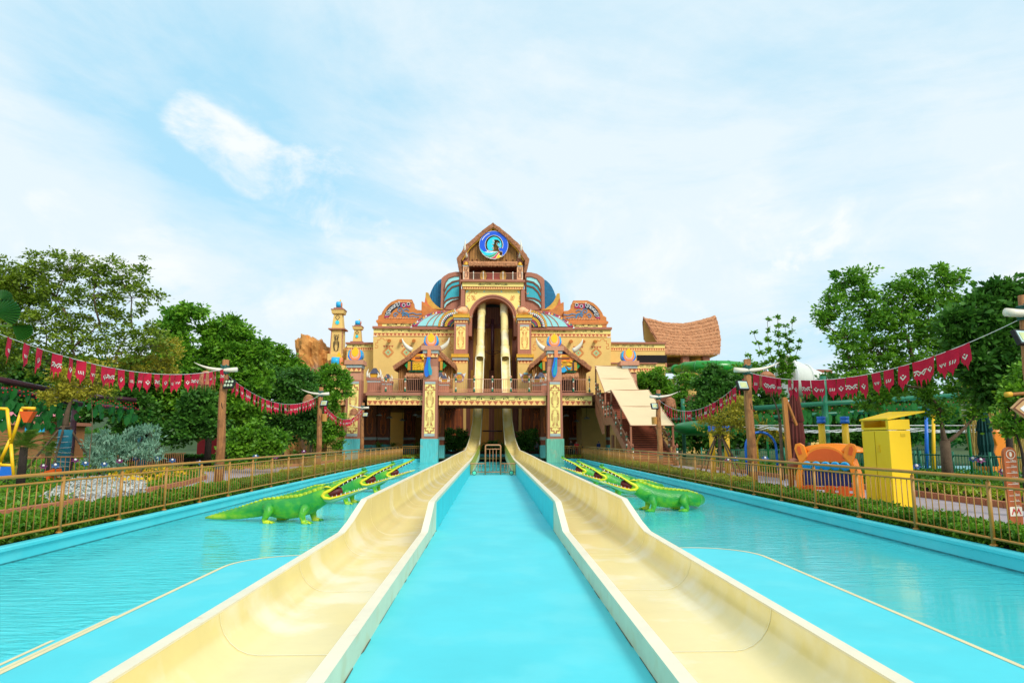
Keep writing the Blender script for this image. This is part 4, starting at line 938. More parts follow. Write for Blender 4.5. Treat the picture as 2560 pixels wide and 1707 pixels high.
# --- curved pediments over the wings
ped = [(939.6, 803.5), (941, 800), (945, 799), (945.5, 790), (951, 787), (953.5, 786), (956, 779), (963.5, 768.4), (970, 761.5), (979, 754.4), (994.4, 748), (1030, 748.7), (1031.5, 754), (1034, 757), (1035, 766), (1038, 771), (1043.5, 774.5), (1053.3, 775.4), (1054, 803.5)]
both('pediment', ped, 76.3, 1.0, CARVED)
both('pediment_ledge', [(939.6, 803.5), (1045, 803.5), (1045, 808.4), (943, 808.4)], 75.9, 1.4, CARVED)
both('cream_band', [(955, 808.4), (1050, 808.4), (1050, 818), (955, 818)], 76.0, 1, CREAM)
both('brown_block', [(944.5, 808.4), (955, 808.4), (955, 818), (944.5, 818)], 75.95, 1, CARVED)
for s in (1, -1):
    m = MB(); scroll(m, X_(995, 76) * s, Z_(813.5, 76), 2.7, .25, 76.0, .03); m.build('scroll_ornament', DARK_LINE, tw)
bo = [(960.5, 794), (963, 783), (969, 772), (977, 763.5), (986, 759), (994, 757.3), (1026, 757.3)]; bi = [(1026, 767.5), (998, 768), (990, 770), (984, 775), (977, 783), (973, 790), (971, 794)]
both('pediment_band', bo + bi, 76.24, .2, M_INK); both('red_field', [(1001, 757.3), (1026, 757.3), (1026, 767.5), (1001, 768)], 76.22, .1, M_MAG)
both('red_field', [(960.5, 794), (962, 788), (973, 790), (971, 794)], 76.22, .1, M_MAG)
for s in (1, -1):
    m = MB()
    for k, (x, y, a) in enumerate(((967, 787, 25), (968.5, 780, 35), (973, 774, 45), (979, 769, 50), (985, 764.5, 62), (993, 761.5, 75))):
        c = Vector((X_(x, 76.2) * s, Z_(y, 76.2))); aa = rad(a + 90 if s > 0 else 90 - a); u = Vector((math.cos(aa + math.pi / 2 * 1), math.sin(aa + math.pi / 2))); v = Vector((math.cos(aa), math.sin(aa)))
        m.ribbon([tuple(c + u * .30 * math.cos(t) * -1 + v * .10 * math.sin(t)) for t in [2 * math.pi * j / 12 for j in range(12)]], .045, 76.2, .012 + .001 * k, True)
    for (x, y) in ((1006, 764), (1018, 761)): m.ribbon([(X_(x, 76.2) * s + .17 * math.cos(t), Z_(y, 76.2) + .17 * math.sin(t)) for t in [2 * math.pi * j / 12 for j in range(12)]], .05, 76.2, .01, True)
    m.build('loop_pattern', WHITE, tw)
    m = MB()
    for (x, y) in ((1006, 764), (1018, 761)): m.prism([(X_(x, 76.2) * s + .15 * math.cos(t), Z_(y, 76.2) + .15 * math.sin(t)) for t in [2 * math.pi * j / 10 for j in range(10)]], 76.195, 76.22)
    tag(m.build('ink_discs', M_INK, tw), kind='stuff')
    q = MB(); 
    for i in range(9): x = X_(991 + i * 4, 76.2) * s; d = (.17 if s > 0 else -.17); q.prism([(x, Z_(756.6, 76.2)), (x + d * .95, Z_(756.6, 76.2)), (x + d / 2, Z_(753.4, 76.2))], 76.22, 76.3)
    for i in range(20): x = X_(961 + i * 4, 76.2) * s; d = (.17 if s > 0 else -.17); q.prism([(x, Z_(794.5, 76.2)), (x + d * .95, Z_(794.5, 76.2)), (x + d / 2, Z_(798, 76.2))], 76.22, 76.3)
    tag(q.build('peach_triangles', M_PEACH, tw), kind='stuff')
    m = MB(); K = 76.25; S_ = lambda x, y: (X_(x, K) * s, Z_(y, K)); lw = .09
    def spr(cx, cy, r, a0, turns, k): 
        cx_, cz_ = S_(cx, cy); m.ribbon([(cx_ + s * r * (1 - .8 * t) * math.cos(a0 + turns * 6.283 * t), cz_ + r * (1 - .8 * t) * math.sin(a0 + turns * 6.283 * t)) for t in [i / 16 for i in range(17)]], lw, K, .05 + k * .001)
    spr(996.5, 777, .34, -.4, 1.15, 0); spr(986, 789, .30, .2, 1.1, 1); spr(1007, 791, .48, 0, .5, 2); spr(1007, 792, .27, 0, .5, 3)
    m.ribbon([S_(*p) for p in ((1000, 784), (1008, 782), (1016, 783), (1020, 789), (1019, 795))], lw, K, .054); m.ribbon([S_(*p) for p in ((1006, 782), (1008, 775), (1014, 773.5), (1020, 777))], lw, K, .055)
    m.ribbon([S_(*p) for p in ((1018, 786), (1030, 783), (1040, 787), (1052, 785.5))], lw, K, .056); m.ribbon([S_(*p) for p in ((1019, 793), (1030, 791), (1040, 794), (1046, 793))], lw, K, .057)
    m.build('wave_carving', BLUE_G, tw)
# --- mosaic fans
Yf = 75.6
fo = [(1026, 817), (1034, 806), (1043.5, 799), (1055, 791.5), (1067, 785), (1080, 780), (1095.4, 776.8), (1110, 775), (1125, 776), (1140, 779)]
both('fan_frame', fo + [(1140, 823), (1026, 823)], Yf, .5, BROWN)
f2 = [(1028.5, 815), (1036, 807), (1045, 800.8), (1056, 793.5), (1068, 787), (1081, 782), (1096, 778.8), (1110, 777.2), (1125, 778), (1134, 780)]
both('fan_field', f2 + [(1134, 815), (1028.5, 815)], Yf - .05, .1, M_MAG)
ribs = [(1041, 1099, 784), (1064, 1105, 781), (1080, 1111, 779), (1094, 1117, 778)]
for k in range(3):
    a, b_ = ribs[k], ribs[k + 1]
    def curve(r): 
        x0, x1, y1 = r; return [(x0 + (x1 - x0) * t ** 1.35 + 2, 814.5 + (y1 - 814.5) * (1 - (1 - t) ** 1.5)) for t in (0, .2, .4, .6, .8, 1)]
    c0 = curve(a); c1 = curve(b_); both('fan_panel', c0 + c1[::-1], Yf - .09, .08, AQUA)
    for s in (1, -1):
        m = MB(); m.ribbon([(x * s, z) for x, z in XZs(c1, Yf - .1)], .10, Yf - .09, .03); m.build('fan_rib', BROWN, tw)
rr_ = random.Random(11)
for s in (1, -1):
    cols = {'a': MB(), 'b': MB(), 'c': MB(), 'd': MB()}
    cx, cz = X_(1137, Yf) * s, Z_(817, Yf); sc = Yf / 1707
    def P(r, a): return (cx + s * -r * sc * math.cos(a), cz + r * sc * math.sin(a))
    def sect(mb, r0, r1, y, a0=0, a1=1.62): mb.prism([P(r1, a0 + (a1 - a0) * i / 10) for i in range(11)] + [P(r0, a1 - (a1 - a0) * i / 10) for i in range(11)], y, y + .05)
    m = MB(); sect(m, 0, 43, Yf - .14); md = m.build('mandala', M_INK, tw)
    m = MB(); sect(m, 37.5, 42.5, Yf - .16); m.build('gold_ring', GOLD, md)
    m = MB(); sect(m, 20, 23, Yf - .16); sect(m, 8, 10, Yf - .161); tag(m.build('gold_ring', GOLD, md), kind='stuff')
    nn = 11
    for i in range(nn):
        a0 = 1.6 * i / nn; a1 = 1.6 * (i + 1) / nn; am = (a0 + a1) / 2
        cols['a'].prism([P(36.5, a0), P(36.5, a1), P(30, am)], Yf - .16, Yf - .13)
        cols['b' if i % 2 else 'c'].prism([P(29, a0), P(35.5, a0 + .01), P(29, am)], Yf - .16, Yf - .13) if i else None
        cols['d'].prism([P(25 + 2 * math.cos(t), am + .06 * math.sin(t)) for t in [k * math.pi / 3 for k in range(6)]], Yf - .165, Yf - .13)
        if i % 2: cols['b'].prism([P(19, a0), P(19, a1 + .14), P(12, a1)], Yf - .16, Yf - .13)
        else: cols['c'].prism([P(11, a0), P(11, a1 + .14), P(18, a1)], Yf - .16, Yf - .13)
        cols['c' if i % 2 else 'b'].prism([P(40 + 1.6 * math.cos(t), am + .04 * math.sin(t)) for t in [k * math.pi / 2 for k in range(4)]], Yf - .17, Yf - .13)
    for i in range(18):
        t = i / 17; k = t * (len(f2) - 2); j = int(k); u = k - j; x = f2[j][0] + (f2[j + 1][0] - f2[j][0]) * u; y = f2[j][1] + (f2[j + 1][1] - f2[j][1]) * u + 2.6
        x_, z_ = XZ(x, y, Yf); x_ *= s; d = .14; key = 'abcd'[i % 4]
        cols[key].prism([(x_ - d, z_ - d * .7), (x_ + d, z_ - d * .3), (x_, z_ + d)], Yf - .09, Yf - .04)
    for key, mt in zip('abcd', (WHITE, M_MAG, M_GRN, YELLOW)): tag(cols[key].build('mosaic_tiles', mt, md), kind='stuff')
    m = MB(); m.ribbon([(x * s, z) for x, z in XZs([(a, b + 5.5) for a, b in f2[1:8]], Yf)], .04, Yf - .05, .02); m.build('white_line', WHITE, tw)
# --- giant columns beside the arch
for s in (1, -1):
    Yc = 74.0
    def col(name, pa, pb, ya, yb, mat, d0=0, d1=3.4, par=None):
        a, b_ = X_(pa, Yc + d0), X_(pb, Yc + d0); m = MB(); m.box(*sorted((a * s, b_ * s)), Yc + d0, Yc + d1, Z_(yb, Yc + d0), Z_(ya, Yc + d0)); return m.build(name, mat, par or tw)
    gc = col('column', 1134.5, 1168.5, 798, 886, BROWN)
    col('gold_capital', 1131, 1172.5, 785, 793.6, GOLD, -.35, 3.8, gc); col('grey_collar', 1133, 1170.5, 793.6, 799.4, GREYW, -.2, 3.6, gc)
    friezes(gc, *sorted((X_(1135.5, Yc) * s, X_(1167.5, Yc) * s)), Z_(807, Yc), Z_(799.6, Yc), Yc - .04, 4)
    col('grey_band', 1140, 1163, 811.5, 816, GREYW, -.05, .1, gc)
    col('yellow_panel', 1139.8, 1162.8, 816, 873, CREAM, -.03, .1, gc)
    m = MB(); cxx = (X_(1139.8, Yc) + X_(1162.8, Yc)) / 2 * s; totem(m, cxx, Z_(872, Yc), Z_(822, Yc), .86, Yc - .03, .028); crown_step(m, cxx, Z_(824, Yc), .95, .32, Yc - .03, .055); m.build('painted_totem', ORNG_LINE, gc)
    m = MB()
    for yy in (787.5, 886.5):
        for i in range(16): x = X_(1134 + i * 2.35, Yc) * s; m.box(x - .03, x + .03, Yc - .37, Yc - .3, Z_(yy + 1, Yc), Z_(yy, Yc))
    tag(m.build('dentils', WOOD_D, gc), kind='stuff')
    lc = col('lower_column', 1132.5, 1169, 900, 985, OCHRE, 0, 3.4)
    col('gold_capital', 1128, 1171.5, 884.5, 892.5, GOLD, -.35, 3.8, lc); col('grey_collar', 1130.5, 1170, 892.5, 900, GREYW, -.2, 3.6, lc)
    friezes(lc, *sorted((X_(1134, Yc) * s, X_(1168, Yc) * s)), Z_(908, Yc), Z_(900.2, Yc), Yc - .04, 4)
    # round boar face painted on the lower column
    bx, bz = X_(1148.8, Yc) * s, Z_(944, Yc)
    disc = lambda cx, cz, rx, rz, n=14: [(cx + rx * math.cos(6.283 * k / n), cz + rz * math.sin(6.283 * k / n)) for k in range(n)]
    m = MB(); m.prism(disc(bx, bz, .52, .55), Yc - .03, Yc); bf = m.build('boar_face', M('mural_mauve', (.42, .20, .20), .7) if 'mural_mauve' not in MATS else MATS['mural_mauve'], lc)
    m = MB(); m.prism(disc(bx, bz - .02, .32, .33), Yc - .06, Yc); m.build('snout', GOLD, bf)
    m = MB()
    for t in (1, -1): m.prism([(bx + t * .35, bz + .35), (bx + t * .72, bz + .52), (bx + t * .55, bz + .05)], Yc - .05, Yc); m.prism([(bx + t * .30, bz - .35), (bx + t * .44, bz - .38), (bx + t * .40, bz + .05)], Yc - .07, Yc - .02)
    tag(m.build('ears_and_tusks', WHITE, bf), kind='stuff')
    m = MB(); m.box(bx - .22, bx + .22, Yc - .06, Yc - .02, bz + .40, bz + .55); m.build('forehead_band', AQUA, bf)
    m = MB(); m.prism(disc(bx - .1, bz, .04, .09), Yc - .07, Yc); m.prism(disc(bx + .1, bz, .04, .09), Yc - .07, Yc); tag(m.build('nostrils', ORNG_LINE, bf), kind='stuff')
    # boar head sculpture on top of the column
    hz = Z_(785, Yc); hx = X_(1153, Yc) * s
    m = MB(); m.ball((hx + .12 * s, Yc + .9, hz + .45), (.62, .7, .55), 14, 9); m.ball((hx - .25 * s, Yc + .3, hz + .34), (.36, .45, .30), 12, 8); bh = m.build('boar_head', M_PEACH, gc, True)
    tag(bh, kind=None)
    m = MB(); m.tube(arc(hx + .12 * s, hz + .45, .62, .58, 20, 160, 10) and [(a, Yc + .55, b) for a, b in arc(hx + .12 * s, hz + .42, .66, .62, 0, 180, 12)], .05, 6); m.build('mane', BROWN, bh, True)
    for t in (0, 1):
        horn(bh, (hx - .45 * s, Yc + .1 + .3 * t, hz + .18), (hx - .75 * s, Yc + .1 + .3 * t, hz + .62), (hx - .85 * s, Yc - .1, hz + .2), .09, 'tusk')
    m = MB(); m.ball((hx - .55 * s, Yc + .1, hz + .32), (.14, .2, .16), 8, 6); m.build('snout', SALMON, bh, True)
    horn(bh, (hx + .95 * s, Yc + .4, hz - .3), (hx + 1.15 * s, Yc - .3, hz - .1), (hx + 1.2 * s, Yc, hz - .5), .07, 'tusk')

# ================================================================== log huts on the side decks
def log_wall(root, x0, x1, zf, z0, Y, d, skip=None):
    """upright round logs; zf(x) gives the top"""
    n = round((x1 - x0) / .23); w = (x1 - x0) / n
    for i in range(n):
        x = x0 + (i + .5) * w; zt_ = zf(x); zb = z0
        if skip and skip[0] < x < skip[1]: zb = skip[2]
        if zt_ - zb < .1: continue
        m = MB(); m.tube([(x, Y + random.uniform(-.02, .02), zb), (x + random.uniform(-.01, .01), Y, zt_)], w * .54, 7); m.build('log', M('hut_log', (.34, .15, .035), .6, .35, 2.5, .3, grain=(5, 5, .5)) if 'hut_log' not in MATS else MATS['hut_log'], root, True)
def hut(s):
    Y = 70.0; x = lambda px: W(px, 900, Y).x
    lab = 'log hut with straw roof and golden plank sign with two characters' if s > 0 else 'log hut with straw roof and yellow and blue relief sign'
    rt = thing('log_hut', lab, 'hut', (-7.0 * s, Y, 5.96), None)
    xs = lambda px: x(px) * s
    zb = 5.97; za = Z_(853, Y); ze = Z_(913, Y); xa = -6.9; xle, xre = x(985), x(1139)
    zr = Z_(909, Y)
    f = lambda X: za - .35 - (abs(X * s - xa)) * (za - ze) / abs(xle - xa) * .93
    a, b = sorted((xs(996), xs(1131)))
    sk = sorted((xs(1017), xs(1096)))
    log_wall(rt, a, b, f, zb, Y + .2, .2, (sk[0], sk[1], Z_(945, Y)))
    m = MB(); m.box(a + .1, b - .1, Y + 1.2, Y + 1.3, zb, Z_(930, Y)); m.build('hut_shade_panel', SHADE_BLK, rt)  # black panel behind the doorway, the shade inside is in its colour
    for (p0, p1, e) in (((985, 917), (1072, 851), 0), ((1140, 912), (1072, 851), 1)):
        O = [(xs(p1[0]), Z_(p1[1], Y)), ((xs(p1[0]) + xs(p0[0])) / 2, (Z_(p1[1], Y) + Z_(p0[1], Y)) / 2 - .12), (xs(p0[0]), Z_(p0[1], Y))]
        I = [(O[0][0], O[0][1] - .55), (O[1][0] + .0, O[1][1] - .52), (O[2][0] + (.12 * s if e == 0 else -.12 * s), O[2][1] - .42)]
        thatch_shape(O, I, Y - .75, Y + 4.5, 'thatched_roof', rt, THATCH, .06, 500, 21 + e)
    m = MB(); dark = [(xs(1072), Z_(858, Y)), (xs(1030), Z_(889, Y)), (xs(1114), Z_(889, Y))]; m.prism(dark, Y - .15, Y - .05); m.build('blue_gable_board', NAVY, rt)
    for (r0, t0, bd) in (((1031, 878), (1006.5, 849), (1010, 868)), ((1101, 874), (1123.6, 847), (1121, 866))):
        horn(rt, (xs(r0[0]), Y - .5, Z_(r0[1], Y)), (xs(t0[0]), Y - .8, Z_(t0[1], Y)), (xs(bd[0]), Y - .7, Z_(bd[1], Y)), .27)
    # straw awning over the door
    m = MB(); r_ = random.Random(4); x0, x1 = sorted((xs(1017), xs(1110))); zt2, zb2 = Z_(930, Y), Z_(945, Y); N = 36; vs = []
    for i in range(N + 1):
        X = x0 + (x1 - x0) * i / N
        for (y, z) in ((Y, zt2), (Y - .3, zt2 - .1), (Y - .62, zb2 + .1), (Y - .6, zb2)): vs.append((X, y + r_.uniform(-.04, .04), z + r_.uniform(-.05, .05)))
    m.add(vs, [(i * 4 + j, i * 4 + j + 1, (i + 1) * 4 + j + 1, (i + 1) * 4 + j) for i in range(N) for j in range(3)])
    for _ in range(260): X = r_.uniform(x0, x1); y = Y - .64; z = zb2 + r_.uniform(-.02, .3); m.add([(X - .02, y, z), (X + .02, y, z), (X + r_.uniform(-.05, .05), y - .04, z - r_.uniform(.1, .22))], [(0, 1, 2)])
    m.build('straw_awning', THATCH2, rt)
    # sign group
    ys = Y - .62; sx = lambda px: xs(px)
    lf = lambda cx, cz, a, L, w: [(cx + L * t * math.cos(a) - w * math.sin(math.pi * t) * k * math.sin(a), cz + L * t * math.sin(a) + w * math.sin(math.pi * t) * k * math.cos(a)) for k, ts in ((1, (0, .3, .6, 1)), (-1, (.6, .3))) for t in ts]
    m = MB(); 
    for ex_, d in ((1023, 1), (1108, -1)):
        for k in range(7): m.prism(lf(sx(ex_), Z_(906 + 3 * k, Y), (math.pi if d * s > 0 else 0) + (k - 3) * .28 * (-d * s), .42, .07), ys + .12 - .01 * k, ys + .15 - .01 * k)
    m.box(*sorted((sx(1024), sx(1107))), ys + .16, ys + .2, Z_(931, Y), Z_(903, Y)); sb = m.build('green_leaf_backing', GREEN, rt)
    m = MB(); m.prism([(sx(p), Z_(q, Y)) for p, q in ((1022, 906), (1108, 905), (1107, 927), (1021, 927))], ys, ys + .15); bd = m.build('sign_board', M('golden_plank', (.62, .30, .02), .5, .2, 3, .2, grain=(.5, 5, 5)) if 'golden_plank' not in MATS else MATS['golden_plank'], rt)
    for px in (1031, 1099):
        m = MB(); m.box(*sorted((sx(px - 2), sx(px + 2))), ys - .04, ys, Z_(928, Y), Z_(905, Y)); m.build('patterned_strap', PURPLE, bd)
    m = MB(); m.prism([(sx(p), Z_(q, Y)) for p, q in ((1028, 901), (1040, 887), (1098, 886), (1112, 902), (1098, 905), (1040, 905))], ys + .02, ys + .2); cn = m.build('orange_canoe_roof', ORANGE, rt)
    m = MB(); m.box(*sorted((sx(1036), sx(1100))), ys - .02, ys + .02, Z_(892, Y), Z_(889, Y)); m.build('gold_strip', GOLD, cn)
    m = MB(); m.box(*sorted((sx(1040), sx(1098))), ys - .03, ys + .01, Z_(899, Y), Z_(895, Y)); m.build('carved_strip', WOOD_D, cn)
    if s > 0:
        for ch, px in (('部', 1041.5), ('落', 1056), ('部', 1072)):
            if ch == '部' and px > 1060: continue
            cu = D.curves.new('character', 'FONT'); cu.body = ch; cu.size = .74; cu.extrude = .03; cu.offset = .016; cu.align_x = 'CENTER'; cu.resolution_u = 3
            o = D.objects.new('character', cu); COL.objects.link(o); dg = bpy.context.evaluated_depsgraph_get(); me = D.meshes.new_from_object(o.evaluated_get(dg)); D.objects.remove(o)
            me.materials.clear(); me.materials.append(YELLOW)
            o = D.objects.new('character', me); COL.objects.link(o); o.parent = bd; o.matrix_parent_inverse = Matrix.Identity(4)
            o.rotation_euler = (rad(90), 0, 0); o.location = Vector((sx(px), ys - .05, Z_(925.5, Y))) 
        m = MB()
        for (p, q, r) in ((1056, 893, .17), (1061, 900, .17), (1058, 889, .1), (1063, 893, .12)): m.ball((sx(p), ys - .1, Z_(q, Y)), (r, r * .6, r), 9, 6)
        m.build('yellow_flowers', YELLOW, rt, True)
    else:
        # right hut: wave and paw relief in yellow and blue. px measured on the mirrored (left) hut
        R_ = lambda px: W(px, 900, Y).x
        m = MB(); m.prism([(R_(p), Z_(q, Y)) for p, q in ((1395, 931), (1396, 924), (1404, 923), (1400, 919), (1398, 922), (1397, 916), (1402, 913), (1406, 922), (1408, 916), (1413, 923), (1415, 927), (1408, 932))], ys - .1, ys); m.build('blue_wave_relief', BLUE_L, bd)
        m = MB(); m.prism([(R_(p), Z_(q, Y)) for p, q in ((1412, 916), (1416, 920), (1418, 925), (1424, 925), (1427, 918), (1422, 921), (1416, 918))], ys - .1, ys); m.build('blue_emblem_relief', BLUE_L, bd)
        m = MB()
        for (p, q, w_, h_) in ((1399, 909, .5, .16), (1403, 917, .22, .22), (1420, 912, .45, .22), (1426, 905, .3, .12), (1410, 904, .4, .12)):
            m.prism([(R_(p) - w_ / 2, Z_(q, Y) - h_ / 2), (R_(p) + w_ / 2, Z_(q, Y) - h_ / 2), (R_(p) + w_ * .3, Z_(q, Y) + h_ / 2), (R_(p) - w_ * .3, Z_(q, Y) + h_ / 2)], ys - .12, ys)
        m.build('yellow_relief', YELLOW, bd)
    return rt
hut(1); hut(-1)
# small horned shrines on the deck
def shrine(cx, Y, z0, lab, k=1.0):
    rt = thing('horned_shrine', lab, 'shrine', (cx, Y, z0), 'small horned shrines on the decks')
    m = MB(); m.box(cx - .55 * k, cx + .55 * k, Y, Y + 1.0 * k, z0, z0 + 1.1 * k); m.build('plinth', BROWN, rt)
    m = MB(); m.box(cx - .58 * k, cx + .58 * k, Y - .03, Y + 1.03 * k, z0 + 1.1 * k, z0 + 1.3 * k); m.build('grey_band', GREYW, rt)
    m = MB(); m.box(cx - .66 * k, cx + .66 * k, Y - .1, Y + 1.1 * k, z0 + 1.3 * k, z0 + 1.55 * k); m.build('ledge', BROWN, rt)
    m = MB(); m.frus(cx - .30 * k, cx + .30 * k, Y + .2, Y + .8 * k, z0 + 1.55 * k, z0 + 1.9 * k, cx - .34 * k, cx + .34 * k); m.build('drum', GOLD, rt)
    m = MB(); m.frus(cx - .42 * k, cx + .42 * k, Y + .1, Y + .9 * k, z0 + 1.9 * k, z0 + 2.4 * k, cx - .12 * k, cx + .12 * k, .25, -.25); m.build('slate_roof', M('slate_roof', (.06, .06, .09), .6) if 'slate_roof' not in MATS else MATS['slate_roof'], rt)
    for s in (1, -1):
        horn(rt, (cx + s * .5 * k, Y + .1, z0 + 1.55 * k), (cx + s * .48 * k, Y + .1, z0 + 2.3 * k), (cx + s * .68 * k, Y, z0 + 1.9 * k), .13 * k)
        horn(rt, (cx + s * .36 * k, Y - .05, z0 + 1.5 * k), (cx + s * .30 * k, Y - .05, z0 + 2.0 * k), (cx + s * .48 * k, Y - .1, z0 + 1.8 * k), .09 * k)
    return rt
shrine(X_(935.8, 66), 66, 5.96, 'horned shrine with slate roof beside the left end pillar, taller and further left', 1.1)
shrine(X_(968.5, 65), 65, 5.96, 'horned shrine with slate roof in front of the left log hut wall, lower one', .82)
shrine(X_(1101, 68), 67.5, 5.96, 'horned shrine just right of the left inner bridge pillar, taller one', 1.0)
shrine(X_(1113, 66), 65.2, 5.96, 'horned shrine behind the railing right of the left inner bridge pillar, lower one', .78)
shrine(X_(1352, 68), 67.5, 5.96, 'horned shrine just left of the right inner bridge pillar, taller one', 1.0)
shrine(X_(1341, 66), 65.2, 5.96, 'horned shrine behind the railing left of the right inner bridge pillar, lower one', .78)

# ================================================================== low side wings, far pavilions
def low_wing(name, lab, x0, x1, Y, ys, scr, n):
    rt = thing(name, lab, 'building', ((x0 + x1) / 2, Y, 0))
    z = [Z_(v, Y) for v in ys]
    m = MB(); m.box(x0, x1, Y + .05, Y + 7, ys[4] if len(ys) > 4 else 0, z[3]); m.build('wall', OCHRE, rt)
    beam_front(rt, x0, x1, z[:4], Y, 7, scr, .03, n); return rt
lw = low_wing('left_low_wing', 'low ochre wing at the left side of the slide tower', X_(866, 78), X_(934, 78), 78, (857.5, 861.5, 870, 877), [(X_(906, 78), 2.4, (1, -1))], 12)
rw = low_wing('right_low_wing', 'low ochre wing at the right side of the tower reaching the thatched hall', X_(1522, 78.2), X_(1663, 78.2), 78.2, (854, 858.5, 868, 875.5), [(X_(p, 78.2), 2.6, (1, -1)) for p in (1552, 1608)], 24)
m = MB(); m.box(X_(1594, 78), X_(1668, 78), 78.1, 78.3, Z_(905, 78), Z_(886, 78)); m.build('opening_shade_band', SHADE_BLK, rw)  # black strip painted in for the shade of the open storey
lb = low_wing('right_lower_terrace', 'lower ochre terrace wall behind the stair canopies', X_(1455, 76), X_(1645, 76), 77.0, (905.5, 908.5, 919, 928), [(X_(p, 77), 2.4, (1, -1)) for p in (1500, 1612)], 30)
m = MB(); m.box(X_(1715, 90), X_(1790, 90), 90, 93, 0, Z_(926, 90)); rg = m.build('far_terrace', OCHRE, None); tag(rg, 'ochre terrace block under the green tube slide', 'building')
m = MB(); m.box(X_(1670, 88), X_(1790, 88), 88, 94, 0, Z_(945, 88)); m.build('far_wall', OCHRE, rg)
# thatched hall with saddle roof
Yt = 84
th = thing('thatched_hall', 'open hall with huge sagging thatched roof on the right', 'pavilion', (X_(1720, Yt), Yt, Z_(905, Yt)))
R1 = [(1607, 793.5), (1630, 797), (1660, 805.5), (1706, 808.5), (1749, 800), (1788, 788)]; E1 = [(1663, 883), (1700, 884.5), (1730, 885), (1765, 884.5), (1799, 883)]
def along(P, t):
    t *= len(P) - 1; i = min(int(t), len(P) - 2); u = t - i; return (P[i][0] + (P[i + 1][0] - P[i][0]) * u, P[i][1] + (P[i + 1][1] - P[i][1]) * u)
nu, nv = 46, 30; vs = []; r_ = random.Random(2)
for side in (0, 1):
    for j in range(nv + 1):
        v = j / nv
        for i in range(nu + 1):
            u = i / nu; a = along(R1, u); b = along(E1, u); bow = math.sin(math.pi * v) * (-2.5 * (1 - u) + 6.5 * u)
            px = a[0] + (b[0] - a[0]) * v + bow; py = a[1] + (b[1] - a[1]) * v + math.sin(math.pi * v) * 1.5
            ph = (v * 11) % 1.0; step = .24 * ph
            Yr = Yt + 5.5 - 5.5 * v; p = W(px, py, Yr)
            if side == 0: vs.append((p.x, Yr - step + r_.uniform(-.05, .05), p.z + r_.uniform(-.04, .04)))
            else: vs.append((p.x + .6 * v, Yt + 5.6 + 5.5 * v, p.z - .2))
m = MB(); K = nu + 1; tot = (nv + 1) * K
for side in (0, 1): m.add(vs[side * tot:(side + 1) * tot], [(j * K + i, j * K + i + 1, (j + 1) * K + i + 1, (j + 1) * K + i) for j in range(nv) for i in range(nu)])
for _ in range(5200):
    j = r_.randrange(nv); i = r_.randrange(nu); p = Vector(vs[j * K + i]).lerp(Vector(vs[(j + 1) * K + i + 1]), r_.random()); w_ = .022; L = r_.uniform(.15, .35)
    m.add([p + Vector((-w_, -.04, 0)), p + Vector((w_, -.04, 0)), p + Vector((r_.uniform(-.08, .08), -.22, -L))], [(0, 1, 2)])
for i in range(240):
    u = i / 239; b = along(E1, u); p = W(b[0], b[1], Yt); m.add([(p.x - .05, Yt, p.z + .1), (p.x + .05, Yt, p.z + .1), (p.x + r_.uniform(-.05, .05), Yt - .05, p.z - r_.uniform(.1, .3))], [(0, 1, 2)])
m.build('thatched_roof', THATCH2, th)
m = MB(); P = [W(px, py, Yt + 5.6) for px, py in ((1609, 799), (1612, 853), (1652, 856), (1632, 828))]; m.prism([(p.x, p.z) for p in P], Yt + 5.6, Yt + 5.8); m.build('gable_wall', OCHRE, th)
E2 = [W(px, py, Yt - .1) for px, py in ((1607, 795), (1625, 821), (1645, 853), (1663, 883))]
m = MB(); m.tube([W(1611, 850, Yt + 6), W(1607.5, 805, Yt + 5.8), W(1609, 793, Yt + 5.5), W(1627, 821, Yt + 3.2), W(1647, 854, Yt + 1.8), W(1664, 883, Yt)], .10, 6); m.build('roof_edge', THATCH, th)
for px in (1718, 1770):
    m = MB(); m.box(X_(px - 8, Yt), X_(px + 8, Yt), Yt + .5, Yt + 1.6, Z_(925, Yt), Z_(883, Yt)); m.build('column', BROWN, th)
m = MB(); m.box(X_(1600, Yt), X_(1775, Yt), Yt + 1.6, Yt + 9, Z_(906, Yt), Z_(903, Yt)); m.build('floor_slab', WOOD_D, th)
m = MB(); m.box(X_(1650, Yt), X_(1795, Yt), Yt + .2, Yt + 10, Z_(886, Yt), Z_(883, Yt)); m.build('eave_beam', OCHRE, th)
for i in range(12):
    m = MB(); x = X_(1643 + i * 2.1, 82); m.box(x - .03, x + .03, 82, 82.1, Z_(926, 82), Z_(902, 82)); m.build('railing_bar', BROWN_L, th)
